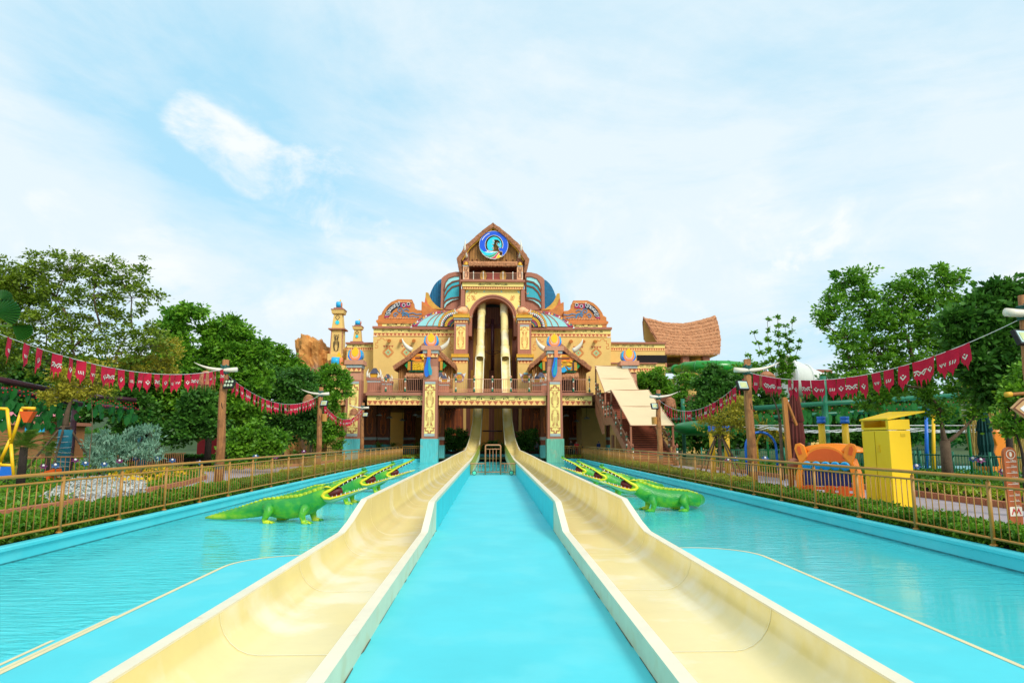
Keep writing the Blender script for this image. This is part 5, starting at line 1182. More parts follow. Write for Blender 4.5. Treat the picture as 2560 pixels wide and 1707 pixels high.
# minaret towers on the left
def minaret(px, Y, top, ys, lab, k):
    x = X_(px, Y); z = lambda v: Z_(v, Y); u = Y / 1707; rt = thing('minaret', lab, 'tower', (x, Y, 0))
    def fr(w0, w1, y0, y1, mat, name):
        a, b = w0 * u / 2, w1 * u / 2; m = MB(); m.frus(x - a, x + a, Y - a, Y + a, z(y0), z(y1), x - b, x + b, a - b, b - a); return m.build(name, mat, rt)
    y = ys
    m = MB(); m.box(x - y['w'] * u * .62, x + y['w'] * u * .62, Y - 1, Y + 1.2, 0, z(y['b0'])); m.build('base', OCHRE, rt)
    fr(y['w'] * 1.0, y['w'] * .88, y['b0'], y['b1'], OCHRE, 'lower_shaft'); fr(y['w'] * 1.28, y['w'] * 1.28, y['b1'], y['b1'] - 3 * k, BROWN, 'ledge'); fr(y['w'] * .86, y['w'] * .62, y['b1'] - 3 * k, y['c'], OCHRE, 'upper_shaft')
    fr(y['w'] * .9, y['w'] * 1.0, y['c'], y['c'] - 9 * k, OCHRE, 'capital'); fr(y['w'] * 1.05, y['w'] * 1.05, y['c'] - 9 * k, y['c'] - 11 * k, BROWN, 'capital_ledge'); fr(y['w'] * .7, y['w'] * .7, y['c'] - 11 * k, y['c'] - 15 * k, BROWN, 'neck')
    a = y['w'] * u * .5; c = Vector((x, Y, z(y['c'] - 23 * k)))
    m = MB(); m.tube([c + Vector((-.28, -.1, 0)), c + Vector((.28, -.1, 0))], 8.5 * k * u, 14); e = m.build('crescent_finial', BLUE_L, rt, True)
    m = MB(); m.tube([c + Vector((.285, -.1, .0)), c + Vector((.36, -.1, 0))], 6.5 * k * u, 12); m.build('salmon_petal', SALMON, e)
    m = MB(); m.frus(x + .0, x + .25, Y - .1, Y + .1, c.z + 5 * k * u, c.z + 14 * k * u, x + .1, x + .15); m.build('yellow_tip', YELLOW, e)
    yy = Y - a * .98
    m = MB(); totem(m, x, z(y['b0'] - 6 * k), z(y['b1'] + 12 * k), y['w'] * u * .5, yy - .05, .05 * k); m.build('painted_totem', DARK_LINE, rt)
    m = MB(); zc_ = z((y['b1'] + y['c']) / 2 + 2 * k); r = 5.4 * k * u; yf = Y - a * .72 - .12; m.prism([(x + r * math.cos(t), zc_ + r * math.sin(t)) for t in [math.pi / 3 * i for i in range(6)]], yf, yf + .3); m.build('aqua_hexagon', LOGO_C, rt)
    m = MB(); zc_ = z((y['b1'] + y['c']) / 2 - 11 * k); m.ribbon([(x + r * a_, zc_ + r * b_ * 1.3) for a_, b_ in ((0, 1), (1, 0), (0, -1), (-1, 0))], .05, yf + .15, .1, True); m.build('diamond_outline', DARK_LINE, rt)
    for sx in (-1, 1):
        m = MB(); w0 = y['w'] * u / 2; m.frus(x + sx * w0 * .93 - .05, x + sx * w0 * .93 + .05, Y - w0 - .03, Y - w0 + .1, z(y['b0']), z(y['b1']), x + sx * w0 * .82 - .05, x + sx * w0 * .82 + .05, w0 * .12, w0 * .12); m.build('corner_strip', BROWN, rt)
    return rt
minaret(843, 84, 752, dict(w=32, b0=888, b1=828, c=788), 'tall slim ochre tower with blue crescent top standing above the rocks', 1.0)
minaret(892.5, 79, 800, dict(w=24, b0=873, b1=858.5, c=826), 'shorter ochre tower with blue crescent top on the left low wing', .72)
minaret(660.5, 75, 870, dict(w=20, b0=960, b1=910, c=885), 'slim ochre tower whose blue tip just shows over the left trees', .7)
# red-gold rocks
from mathutils import noise as mnoise
def rock(name, px0, px1, py0, py1, Y, dep, lab, seed, flat=.5):
    a = W(px0, py1, Y); b = W(px1, py0, Y); c = Vector(((a.x + b.x) / 2, Y + dep, (a.z + b.z) / 2)); r = Vector(((b.x - a.x) / 2, dep, (b.z - a.z) / 2))
    n, mm = 48, 34; vs = []
    for i in range(mm + 1):
        th_ = math.pi * i / mm
        for j in range(n):
            q = 2 * math.pi * j / n; d = Vector((math.sin(th_) * math.cos(q), math.sin(th_) * math.sin(q), math.cos(th_)))
            sq = Vector([math.copysign(abs(v) ** flat, v) for v in d]); sq = sq * (1 / max(abs(sq.x), abs(sq.y), abs(sq.z)) * .5 + .5 / max(sq.length, .1))
            nz = mnoise.fractal(d * 1.7 + Vector((seed, 0, 0)), .9, 2.1, 4) * .22
            cell = mnoise.voronoi(d * 2.6 + Vector((0, seed, 0)))[0]; nz -= (cell[1] - cell[0] < .10) * .05; nz += round(mnoise.noise(d * 2.2 + Vector((seed, seed, 0))) * 4) / 4 * .07
            vs.append(c + Vector((sq.x * r.x, sq.y * r.y, sq.z * r.z)) * (1 + nz))
    m = MB(); m.add(vs, [(i * n + j, (i + 1) * n + j, (i + 1) * n + (j + 1) % n, i * n + (j + 1) % n) for i in range(mm) for j in range(n)])
    return tag(m.build(name, ROCK), lab, 'rock')
rock('rock', 718, 800, 834, 985, 82, 4, 'tall rounded golden brown rock tower left of the slim minaret', 1.3, .8)
rock('rock', 772, 850, 862, 985, 84, 4, 'lower flat-topped golden rock between the tall rock and minaret', 4.1, .5)
rock('rock', 800, 884, 893, 1010, 80, 3, 'sloping brown rock in front of the slim minaret', 6.7, .6)
rock('rock', 845, 905, 860, 1000, 79.6, 2.2, 'brown rock wedged beside the left low wing', 8.2, .6)
# crescent roof finial in front of the rocks
m = MB(); x = X_(842, 74); z = Z_(905, 74); m.tube([(x - .5, 74, z), (x + .35, 74, z)], .50, 16); fin = m.build('crescent_finial', BLUE_L, None, True); tag(fin, 'big blue crescent finial in front of the sloping rock', 'finial')
m = MB(); m.tube([(x + .36, 74, z), (x + .62, 74, z)], .46, 16); m.build('salmon_disc', SALMON, fin, True); m = MB(); m.frus(x - .1, x + .5, 73.8, 74.2, z + .4, z + 1.0, x + .2, x + .25); m.build('yellow_tip', YELLOW, fin)
m = MB(); m.box(x - .9, x + 1.1, 73, 75, z - 3.4, z - .5); m.build('plinth', OCHRE, fin)

# ================================================================== covered stairs on the right
sr_ = thing('covered_staircase', 'brown staircase coming down beside the bridge under beige canvas awnings', 'staircase', (10.9, 52, 0))
sx0, sx1 = 9.45, 12.35
STB = M('stair_brown_paint', (.36, .13, .065), .6, .12, 2, .1)
pts = [(62.0, 5.95), (57.0, 3.35), (54.2, 3.35), (46.2, .05)]
STR_ = M('stair_riser_dark', (.13, .028, .012), .6, .2)
def stairs(ya, za, yb, zb, n):
    for i in range(n):
        y0 = ya + (yb - ya) * i / n; y1 = ya + (yb - ya) * (i + 1) / n; z = za + (zb - za) * (i + 1) / n
        m = MB(); m.box(sx0 + .1, sx1 - .1, y1 - .03, y0, z + .10, z + .16); m.build('tread', M('stair_red_wood', (.40, .10, .035), .5, .2) if 'stair_red_wood' not in MATS else MATS['stair_red_wood'], sr_)
        m = MB(); m.box(sx0 + .1, sx1 - .1, y0 - .05, y0 - .02, z + .158, z + (za - zb) / n + .10); m.build('riser', STR_, sr_)
stairs(62.0, 5.95 - .1, 57.0, 3.25, 16); stairs(54.2, 3.25, 46.2, .0, 20)
m = MB(); m.box(sx0, sx1, 54.2, 57.0, 3.15, 3.34); m.build('landing', STB, sr_)
for sx in (sx0 - .08, sx1 + .02):
    prof = [(62.2, 6.0), (57.0, 3.5), (54.2, 3.5), (46.0, .2), (46.0, -.02), (46.9, -.02), (54.4, 2.9), (57.2, 2.9), (62.2, 5.35)]
    m = MB(); n = len(prof); m.add([(sx, y, z) for y, z in prof] + [(sx + .08, y, z) for y, z in prof], [tuple(range(n)), tuple(range(2 * n - 1, n - 1, -1))] + [(i, (i + 1) % n, (i + 1) % n + n, i + n) for i in range(n)])
    m.build('stringer', STB, sr_)
    m = MB(); m.add([(sx - .02, 62.2, 5.3), (sx - .02, 57.2, 2.88), (sx - .02, 57.2, 2.2), (sx - .02, 58.6, 2.2), (sx - .02, 62.2, 4.2)], [(0, 1, 2, 3, 4)]); m.build('side_panel', STB, sr_)
    for h, nm in ((1.12, 'handrail'), (.25, 'lower_rail')):
        m = MB(); m.tube([(sx + .04, y, z + h - .1) for y, z in pts], .045 if h > 1 else .03, 6); m.build(nm, STB, sr_)
    L = 0
    for (ya, za), (yb, zb) in zip(pts[:-1], pts[1:]):
        k = int((ya - yb) / .2)
        for i in range(k):
            t = i / k; y = ya + (yb - ya) * t; z = za + (zb - za) * t; m = MB(); m.box(sx + .03, sx + .05, y - .012, y + .012, z + .12, z + 1.0); m.build('baluster', STB, sr_)
        for i in range(0, 5 if ya - yb > 4 else 3):
            t = i / (4 if ya - yb > 4 else 2); y = ya + (yb - ya) * t; z = za + (zb - za) * t
            m = MB(); m.lathe([(.055, 0), (.055, 1.2), (.09, 1.25), (.06, 1.36), (.01, 1.42)], (sx + .04, y, z), 8); p = m.build('newel_post', STB, sr_, True)
            m = MB(); m.tube([(sx + .04, y - .02, z + .78), (sx + .04, y - .02, z + .92)], .065, 8); m.tube([(sx + .04, y - .02, z + .44), (sx + .04, y - .02, z + .56)], .065, 8); tag(m.build('cream_band', IVORY, p, True), kind='stuff')
            m = MB(); m.tube([(sx + .04, y, z + .95), (sx + .04, y, z + 1.12)], .085, 8); m.build('green_collar', GREEN_D, p, True)
            m = MB(); m.tube([(sx + .04, y, z + .32), (sx + .04, y, z + .42)], .085, 8); m.build('green_collar', GREEN_D, p, True)
# base store under the stairs
m = MB(); m.box(sx0 + .3, sx1 - .2, 54.4, 57, 0, 3.1); m.build('stair_base_wall', M('stair_side_ochre', (.42, .20, .06), .8), sr_)
m = MB(); m.box(sx0 + .22, sx0 + .3, 55, 56, 0, 2.1); m.build('store_door', WOOD_D, sr_)
def canopy(ya, za, yb, zb, label):
    m = MB(); nx, ny = 8, 14; vs = []
    for j in range(ny + 1):
        t = j / ny
        for i in range(nx + 1):
            u = i / nx; sag = -.06 * math.sin(math.pi * u) * (1 + .3 * math.sin(t * 12)); sag -= .03 * abs(math.sin(math.pi * t * 2))
            vs.append((sx0 - .05 + (sx1 - sx0 + .15) * u, ya + (yb - ya) * t, za + (zb - za) * t + sag))
    m.add(vs, [(j * (nx + 1) + i, j * (nx + 1) + i + 1, (j + 1) * (nx + 1) + i + 1, (j + 1) * (nx + 1) + i) for j in range(ny) for i in range(nx)])
    c = m.build('canvas_awning', CANVAS, sr_, True)
    for t in (0, .5, 1):
        m = MB(); y = ya + (yb - ya) * t; z = za + (zb - za) * t - .035; m.tube([(sx0 - .05, y, z), (sx1 + .1, y, z)], .03, 6); m.build('awning_bar', STB, c)
    for sx in (sx0 - .02, sx1 + .05):
        m = MB(); m.tube([(sx, ya, za - .03), (sx, yb, zb - .03)], .03, 6); m.build('awning_rail', STB, c)
canopy(62.5, 8.5, 57.3, 5.68, ''); canopy(54.2, 5.68, 46.8, 2.72, '')
m = MB(); m.tube([(sx0, 57.3, 5.64), (sx0, 54.2, 5.64)], .03, 6); m.build('awning_link', STB, sr_)
for sx in (sx0, sx1):
    for y, z0, z1 in ((62.2, 5.9, 8.4), (57.2, 3.3, 5.65), (54.3, 3.3, 5.65), (50.3, 1.8, 4.05), (46.9, 0, 2.72)):
        m = MB(); m.box(sx - .06, sx + .06, y - .06, y + .06, z0, z1); m.build('awning_post', STB, sr_)
# undercroft pendant lamps and people
def lampf(px, py, Y, lab):
    p = W(px, py, Y); rt = thing('pendant_lamp', lab, 'lamp', tuple(p), 'pendant lamps under the bridge deck')
    m = MB(); m.lathe([(.30, 0), (.30, .05), (.10, .20), (.04, .24)], tuple(p), 12); m.build('shade', STEEL, rt, True); m = MB(); m.tube([p + Vector((0, 0, .22)), Vector((p.x, p.y, 5.28))], .015, 5); m.build('rod', BLACK, rt); return rt
for i, (px, py, Y) in enumerate(((948, 1039, 66), (974, 1045, 68), (1038.5, 1039, 66), (1049, 1042.5, 68.5), (1006, 1051.5, 74), (1415, 1040, 66), (1405, 1044.5, 69), (1467, 1047, 68), (1441, 1054, 74))):
    lampf(px, py, Y, ('white dish lamp under the left deck, ' if px < 1200 else 'white dish lamp under the right deck, ') + ['nearest to the end pillar', 'second from the end pillar', 'just left of the inner pillar', 'half hidden by the inner pillar', 'small and far back', 'brightest near the inner pillar', 'dim one behind the brightest', 'dark one beside the staircase', 'far back in the middle'][i])

# ------------------------------------------------------------------ people under the bridge
def person(x, y, lab, shirt, pants, h=1.68, sleeve=True, rz=0.0):
    rt = thing('person', lab, 'person', (x, y, -.02), None)
    k = h / 1.72
    V = {'pel': (0, 0, .93, .135), 'bel': (0, 0, 1.08, .125), 'che': (0, 0, 1.30, .15), 'nek': (0, 0, 1.46, .058), 'hed': (0, -.01, 1.60, .088), 'top': (0, 0, 1.68, .075),
         'hl': (.09, 0, .88, .09), 'kl': (.10, -.02, .48, .06), 'al': (.10, .02, .09, .045), 'fl': (.11, -.12, .04, .04), 'hr': (-.09, 0, .88, .09), 'kr': (-.10, -.01, .48, .06), 'ar': (-.10, .02, .09, .045), 'fr': (-.11, -.12, .04, .04),
         'sl': (.185, 0, 1.38, .06), 'el': (.23, .03, 1.10, .042), 'wl': (.24, -.06, .86, .032), 'gl': (.24, -.08, .77, .036), 'sr': (-.185, 0, 1.38, .06), 'er': (-.23, .03, 1.10, .042), 'wr': (-.24, -.06, .86, .032), 'gr': (-.24, -.08, .77, .036)}
    E_ = 'pel bel,bel che,che nek,nek hed,hed top,pel hl,hl kl,kl al,al fl,pel hr,hr kr,kr ar,ar fr,che sl,sl el,el wl,wl gl,che sr,sr er,er wr,wr gr'.split(',')
    names = list(V); me = D.meshes.new('body'); me.from_pydata([Vector(V[n][:3]) * k for n in names], [tuple(names.index(a) for a in e.split()) for e in E_], [])
    o = D.objects.new('body', me); COL.objects.link(o); o.parent = rt
    sk = o.modifiers.new('s', 'SKIN'); me.skin_vertices.new() if not me.skin_vertices else None
    for i, n in enumerate(names):
        sv = me.skin_vertices[0].data[i]; sv.radius = (V[n][3] * k,) * 2 if n not in ('che', 'bel', 'pel') else (V[n][3] * k * 1.1, V[n][3] * k * .8); sv.use_root = (n == 'pel')
    sb = o.modifiers.new('d', 'SUBSURF'); sb.levels = 2; sb.render_levels = 2
    dg = bpy.context.evaluated_depsgraph_get(); bm_ = D.meshes.new_from_object(o.evaluated_get(dg)); o.modifiers.clear(); o.data = bm_
    bm_.materials.clear()
    for mt in (SKIN, shirt, pants, BLACK): bm_.materials.append(mt)
    for p in bm_.polygons:
        c = p.center / k; p.use_smooth = True
        ins = abs(c.x) < .30
        p.material_index = 2 if (c.z < .98 and abs(c.x) < .2 and c.z > .10) else 3 if c.z <= .10 else 1 if (c.z < 1.44 and (abs(c.x) < .2 or c.z > (1.12 if sleeve else 1.3))) else 3 if (c.z > 1.62 or (c.z > 1.53 and c.y > -.02)) else 0
    rt.rotation_euler = (0, 0, rz); return rt
person(W(1427.5, 1130, 66).x, 66, 'person in black shirt and trousers standing under the bridge by the railing', BLACK, BLACK, 1.72, True, .3)
person(W(1440.5, 1130, 66).x, 65.6, 'person in bright red vest with grey sleeves under the bridge', RED, M('maroon_cloth', (.25, .02, .02), .9), 1.64, True, -.4)
person(W(1497, 1130, 64.5).x, 64.5, 'person in dark blue shirt bending near the foot of the stairs', M('navy_cloth', (.008, .03, .12), .9), M('navy_trousers', (.01, .012, .03), .9), 1.66, True, 2.2)
person(W(1342, 1130, 71).x, 71.5, 'person in patterned grey shirt beside the right bridge pillar', M('grey_pattern_cloth', (.18, .2, .22), .9, .5, 14), BLACK, 1.62, True, .1)
# planters and low fence at the back of the undercroft
m = MB(); m.box(-6.3, 6.3, 71.0, 71.6, -.1, .55); tag(m.build('planter_edge', SOIL, None), 'dark planting bed wall behind the pool', 'planter')

# ================================================================== crocodile figures in the pool
def croc_mat():
    m = D.materials.new('crocodile_paint'); m.use_nodes = True; nt = m.node_tree; b = nt.nodes['Principled BSDF']; b.inputs['Roughness'].default_value = .38
    at = nt.nodes.new('ShaderNodeAttribute'); at.attribute_name = 'belly'; tc = nt.nodes.new('ShaderNodeTexCoord')
    n = nt.nodes.new('ShaderNodeTexNoise'); n.inputs['Scale'].default_value = 3.6; n.inputs['Detail'].default_value = 3; nt.links.new(tc.outputs['Object'], n.inputs[0])
    ad = nt.nodes.new('ShaderNodeMath'); ad.operation = 'MULTIPLY_ADD'; ad.inputs[1].default_value = .95; nt.links.new(n.outputs[0], ad.inputs[0]); nt.links.new(at.outputs['Fac'], ad.inputs[2])
    r = nt.nodes.new('ShaderNodeValToRGB'); e = r.color_ramp.elements
    e[0].position = .30; e[0].color = (.012, .27, .035, 1); e[1].position = .60; e[1].color = (.10, .42, .015, 1)
    for p, c in ((.85, (.38, .58, .01, 1)), (1.15 if False else .97, (.62, .66, .02, 1))): k = e.new(p); k.color = c
    nt.links.new(ad.outputs[0], r.inputs[0]); nt.links.new(r.outputs[0], b.inputs['Base Color'])
    v = nt.nodes.new('ShaderNodeTexVoronoi'); v.inputs['Scale'].default_value = 22; nt.links.new(tc.outputs['Object'], v.inputs['Vector'])
    bp = nt.nodes.new('ShaderNodeBump'); bp.inputs['Strength'].default_value = .35; bp.inputs['Distance'].default_value = .02; nt.links.new(v.outputs['Distance'], bp.inputs['Height']); nt.links.new(bp.outputs[0], b.inputs['Normal'])
    return m
CROCM = croc_mat()
C_YEL = M('croc_lip_yellow', (.78, .66, .02), .4, .06); C_MOUTH = M('croc_mouth_red', (.11, .012, .01), .5, .2); C_TONG = M('croc_tongue', (.42, .07, .03), .45, .1); C_PALE = M('croc_jaw_pale', (.42, .60, .34), .45, .15, 2)
C_EYEG = M('croc_eye_green', (.01, .22, .05), .3, .1)
def loft(rings, n=14):
    """closed body from rings (centre, half width, half height up, half height down, forward direction)"""
    vs = []
    for c, w, hu, hd, f in rings:
        f = Vector(f).normalized(); side = f.cross(Vector((0, 0, 1))).normalized(); up = side.cross(f).normalized()
        for j in range(n):
            q = 2 * math.pi * j / n; sx, sz = math.cos(q), math.sin(q); vs.append(Vector(c) + side * w * sx + up * (hu if sz > 0 else hd) * sz)
    k = len(rings); return vs, [(i * n + j, i * n + (j + 1) % n, (i + 1) * n + (j + 1) % n, (i + 1) * n + j) for i in range(k - 1) for j in range(n)] + [tuple(range(n - 1, -1, -1)), tuple(range((k - 1) * n, k * n))]
def make_croc(loc, lab, tail=None):
    """local frame: body along +x (head), z up, feet at z = 0; about 4.4 m long"""
    rt = thing('crocodile_figure', lab, 'crocodile figure', (0, 0, 0), 'grinning green crocodile figures beside the slides')
    R_ = [((-3.25, .25, .05), .03, .03, .03, (1, 0, 0)), ((-2.9, .18, .09), .09, .09, .08, (1, 0, .05)), ((-2.4, .08, .15), .16, .16, .13, (1, 0, .1)), ((-1.9, .02, .23), .22, .21, .18, (1, 0, .15)), ((-1.4, 0, .33), .27, .26, .22, (1, 0, .12)),
          ((-1.0, 0, .42), .33, .29, .25, (1, 0, .08)), ((-.6, 0, .45), .40, .30, .34, (1, 0, .03)), ((-.2, 0, .46), .42, .32, .38, (1, 0, .05)), ((.2, 0, .50), .38, .33, .36, (1, 0, .12)), ((.5, 0, .58), .33, .34, .33, (1, 0, .30)),
          ((.75, 0, .70), .29, .32, .29, (1, 0, .5)), ((.98, 0, .82), .27, .27, .26, (1, 0, .45)), ((1.15, 0, .88), .25, .22, .22, (1, 0, .3)), ((1.25, 0, .90), .12, .12, .12, (1, 0, .3))]
    if tail: R_ = tail + R_[4:]
    me_v, me_f = loft(R_, 16); m = MB(); m.add(me_v, me_f)
    # legs: upper, lower, foot
    def leg(x, y, s, front):
        if front: P = [((x, y * .6 * s, .50), .17), ((x + .05, (y + .10) * s, .42), .17), ((x - .02, (y + .18) * s, .26), .12), ((x + .03, (y + .17) * s, .12), .095), ((x + .05, (y + .17) * s, .03), .10), ((x + .20, (y + .19) * s, .015), .075), ((x + .27, (y + .20) * s, .01), .03)]
        else: P = [((x - .05, y * .6 * s, .45), .18), ((x + .02, (y + .12) * s, .46), .18), ((x + .10, (y + .20) * s, .36), .16), ((x + .02, (y + .22) * s, .22), .11), ((x - .04, (y + .20) * s, .10), .085), ((x - .02, (y + .20) * s, .03), .09), ((x + .14, (y + .22) * s, .015), .075), ((x + .22, (y + .23) * s, .01), .03)]
        m.tube([p for p, r in P], [r for p, r in P], 10)
        cx, cy = P[-2][0][0], P[-2][0][1]
        for t in (-1, 0, 1): m.tube([(cx - .02, cy, .03), (cx + .08, cy + t * .07, .03), (cx + .14, cy + t * .10, .0)], [.035, .03, .012], 6)
    for s in (1, -1): leg(.45, .24, s, True); leg(-.75, .28, s, False)
    # jaws
    hx, hz = 1.08, .90
    up = [((hx, 0, hz + .02), .24, .16, .06, (1, 0, .5)), ((hx + .18, 0, hz + .17), .20, .13, .05, (1, 0, .62)), ((hx + .42, 0, hz + .31), .15, .085, .045, (1, 0, .55)), ((hx + .72, 0, hz + .47), .115, .06, .04, (1, 0, .5)), ((hx + 1.05, 0, hz + .62), .105, .05, .04, (1, 0, .45)), ((hx + 1.22, 0, hz + .70), .12, .06, .045, (1, 0, .4)), ((hx + 1.33, 0, hz + .73), .06, .035, .03, (1, 0, .3))]
    lo = [((hx - .02, 0, hz - .12), .25, .06, .17, (1, 0, .1)), ((hx + .2, 0, hz - .15), .22, .045, .15, (1, 0, .12)), ((hx + .45, 0, hz - .10), .17, .035, .11, (1, 0, .22)), ((hx + .75, 0, hz - .01), .13, .03, .075, (1, 0, .25)), ((hx + 1.05, 0, hz + .09), .11, .03, .05, (1, 0, .3)), ((hx + 1.25, 0, hz + .16), .10, .035, .05, (1, 0, .25)), ((hx + 1.34, 0, hz + .19), .04, .02, .03, (1, 0, .2))]
    v, f = loft(up, 14); m.add(v, f); nu_ = len(m.v)
    body = m.build('body', CROCM, rt, True)
    # 'belly' attribute: 0 on the back, 1 under the belly and on the lips
    a = body.data.attributes.new('belly', 'FLOAT', 'POINT'); vals = []
    for p in body.data.vertices:
        x, y, z = p.co; t = max(0, min(1, (.46 + .12 * max(0, x) - z) / .50)) if abs(y) < .45 and x < .7 else .25
        if x < -1.2 or y < -.5: t = max(0, min(1, (.34 - z) / .30))
        if x > hx: t = .45
        vals.append(t * .72 - .16)
    a.data.foreach_set('value', vals)
    def part(rings, name, mt, n=14, par=None): q = MB(); v, f = loft(rings, n); q.add(v, f); return q.build(name, mt, par or rt, True)
    lj = part(lo, 'lower_jaw', C_PALE)
    # lips: yellow tubes round the mouth opening
    for s in (1, -1):
        q = MB(); P = [(hx + 1.30, .03 * s, hz + .70), (hx + 1.05, .10 * s, hz + .60), (hx + .72, .115 * s, hz + .45), (hx + .42, .155 * s, hz + .28), (hx + .18, .21 * s, hz + .12), (hx + .02, .245 * s, hz + .04), (hx - .05, .25 * s, hz - .05), (hx + .02, .25 * s, hz - .12), (hx + .2, .225 * s, hz - .14), (hx + .45, .175 * s, hz - .08), (hx + .75, .135 * s, hz + .01), (hx + 1.05, .11 * s, hz + .11), (hx + 1.30, .05 * s, hz + .19)]
        q.tube(P, [.015, .02, .024, .032, .045, .06, .066, .062, .045, .03, .022, .02, .018], 8); q.build('lip', C_YEL, rt, True)
    part([((hx - .05, 0, hz - .02), .17, .10, .10, (1, 0, .3)), ((hx + .15, 0, hz + .02), .195, .10, .13, (1, 0, .3)), ((hx + .32, 0, hz + .07), .15, .12, .12, (1, 0, .35)), ((hx + .5, 0, hz + .12), .06, .10, .10, (1, 0, .35))], 'mouth_inside', C_MOUTH)
    q = MB(); q.tube([(hx + .1, 0, hz - .10), (hx + .5, 0, hz - .05), (hx + .9, 0, hz + .07), (hx + 1.15, 0, hz + .14)], [.13, .12, .08, .04], 8, True, .35); q.build('tongue', C_TONG, rt, True)
    q = MB(); q.tube([(hx + .35, 0, hz + .215), (hx + .7, 0, hz + .40), (hx + 1.05, 0, hz + .56), (hx + 1.2, 0, hz + .63)], [.13, .10, .085, .07], 8, True, .3); q.build('palate', C_MOUTH, rt, True)
    q = MB()
    for s in (1, -1):
        for i in range(7):
            t = i / 6; x = hx + .30 + .85 * t
            wu = .14 - .045 * t; zu = hz + .22 + .375 * t; q.tube([(x, wu * s, zu + .02), (x + .01, wu * s, zu - .065)], [.022, .003], 5)
            wl = .19 - .085 * t; zl_ = hz - .12 + .24 * t; q.tube([(x - .05, wl * s, zl_), (x - .045, wl * s, zl_ + .075)], [.022, .003], 5)
    tag(q.build('teeth', WHITE, rt, True), kind='stuff')
    for s in (1, -1):
        q = MB(); q.ball((hx + .06, .15 * s, hz + .24), (.13, .085, .095), 10, 7); e = q.build('eye_bulge', C_EYEG, rt, True)
        q = MB(); q.tube([(hx - .08, .20 * s, hz + .21), (hx + .08, .235 * s, hz + .235), (hx + .2, .20 * s, hz + .22)], [.02, .035, .015], 6); q.build('eyelid', C_YEL, e, True)
        q = MB(); q.ball((hx + 1.22, .06 * s, hz + .79), (.07, .05, .05), 8, 6); q.build('nostril', C_EYEG, rt, True)
    # two rows of scutes down the back
    for i in range(26):
        t = i / 25; x = .85 - 3.85 * t
        if tail and x < -1.35: continue
        for j in range(len(R_) - 1):
            if R_[j][0][0] <= x <= R_[j + 1][0][0]:
                u = (x - R_[j][0][0]) / (R_[j + 1][0][0] - R_[j][0][0]); zt_ = (R_[j][0][2] + R_[j][2]) * (1 - u) + (R_[j + 1][0][2] + R_[j + 1][2]) * u; w_ = R_[j][1] * (1 - u) + R_[j + 1][1] * u; yc = R_[j][0][1] * (1 - u) + R_[j + 1][0][1] * u
        r = .075 * (1 - t) + .022
        for s in ((-1, 1) if t < .72 else (0,)):
            q = MB(); q.ball((x, yc + s * w_ * .32, zt_ - .012), (r * 1.15, r * .55, r * .95), 8, 5); q.build('scute', CROC_SC, rt, True)
    return rt
CROC_SC = M('croc_scute', (.36, .50, .012), .4, .5, 3)
c0 = make_croc((0, 0, 0), 'nearest crocodile on the left of the slides, open mouth to the right')
K_ = .76
c0.location = (-4.95, 17.5, ZW + .01); c0.rotation_euler = (0, 0, -.16); c0.scale = (K_, K_, K_)
dup(c0, (-4.98, 22.5, ZW + .01), 'middle crocodile of the left three, partly behind the nearest one', -.12)
dup(c0, (-4.9, 27.3, ZW + .01), 'farthest crocodile of the left three, its jaws pointing to the bridge pillar', -.08)
T_ = [((-1.15, -2.9, .06), .05, .05, .05, (.1, 1, 0)), ((-1.35, -2.4, .12), .10, .10, .09, (.1, 1, .05)), ((-1.55, -1.8, .18), .16, .16, .13, (.0, 1, .1)), ((-1.68, -1.2, .24), .21, .21, .17, (.15, 1, .1)), ((-1.62, -.6, .31), .25, .25, .2, (.55, .8, .1)), ((-1.38, -.2, .36), .28, .27, .22, (.9, .4, .1))]
c1 = make_croc((0, 0, 0), 'nearest crocodile on the right of the slides, head facing left and tail curled away', T_)
c1.location = (4.85, 20.0, ZW + .01); c1.rotation_euler = (0, 0, math.pi + .05); c1.scale = (K_, K_, K_)
dup(c1, (4.8, 24.8, ZW + .01), 'middle crocodile of the right three, head facing left', math.pi - .05)
dup(c1, (4.75, 29.8, ZW + .01), 'farthest crocodile of the right three, thin raised jaws against the pool', math.pi - .05)

# ================================================================== vegetation
def quads(name, mat, P, size, seed, parent=None, flat=0.0, elong=1.7, droop=0.0):
    """one small rhombic, slightly folded leaf per point P (n x 3)"""
    rng = np.random.default_rng(seed); n = len(P); P = np.asarray(P, dtype=np.float64)
    u = rng.normal(size=(n, 3)); u[:, 2] *= (1 - flat); u[:, 2] -= droop; u /= np.linalg.norm(u, axis=1)[:, None]
    w = rng.normal(size=(n, 3)); w -= (w * u).sum(1)[:, None] * u; w /= np.linalg.norm(w, axis=1)[:, None]
    sz = size * rng.uniform(.6, 1.3, n)[:, None]; L = u * sz * elong / 2; S = w * sz / 2; nn = np.cross(u, w) * sz * .12
    V = np.empty((n, 4, 3)); V[:, 0] = P - L; V[:, 1] = P + S + nn; V[:, 2] = P + L; V[:, 3] = P - S + nn
    me = D.meshes.new(name); me.vertices.add(4 * n); me.vertices.foreach_set('co', V.astype(np.float32).ravel())
    me.loops.add(4 * n); me.loops.foreach_set('vertex_index', np.arange(4 * n, dtype=np.int32)); me.polygons.add(n)
    me.polygons.foreach_set('loop_start', np.arange(0, 4 * n, 4, dtype=np.int32)); me.polygons.foreach_set('loop_total', np.full(n, 4, dtype=np.int32))
    me.update(calc_edges=True); me.materials.append(mat)
    o = D.objects.new(name, me); COL.objects.link(o)
    if parent is not None: o.parent = parent; o.matrix_parent_inverse = Matrix.Translation(parent.location).inverted()
    return o
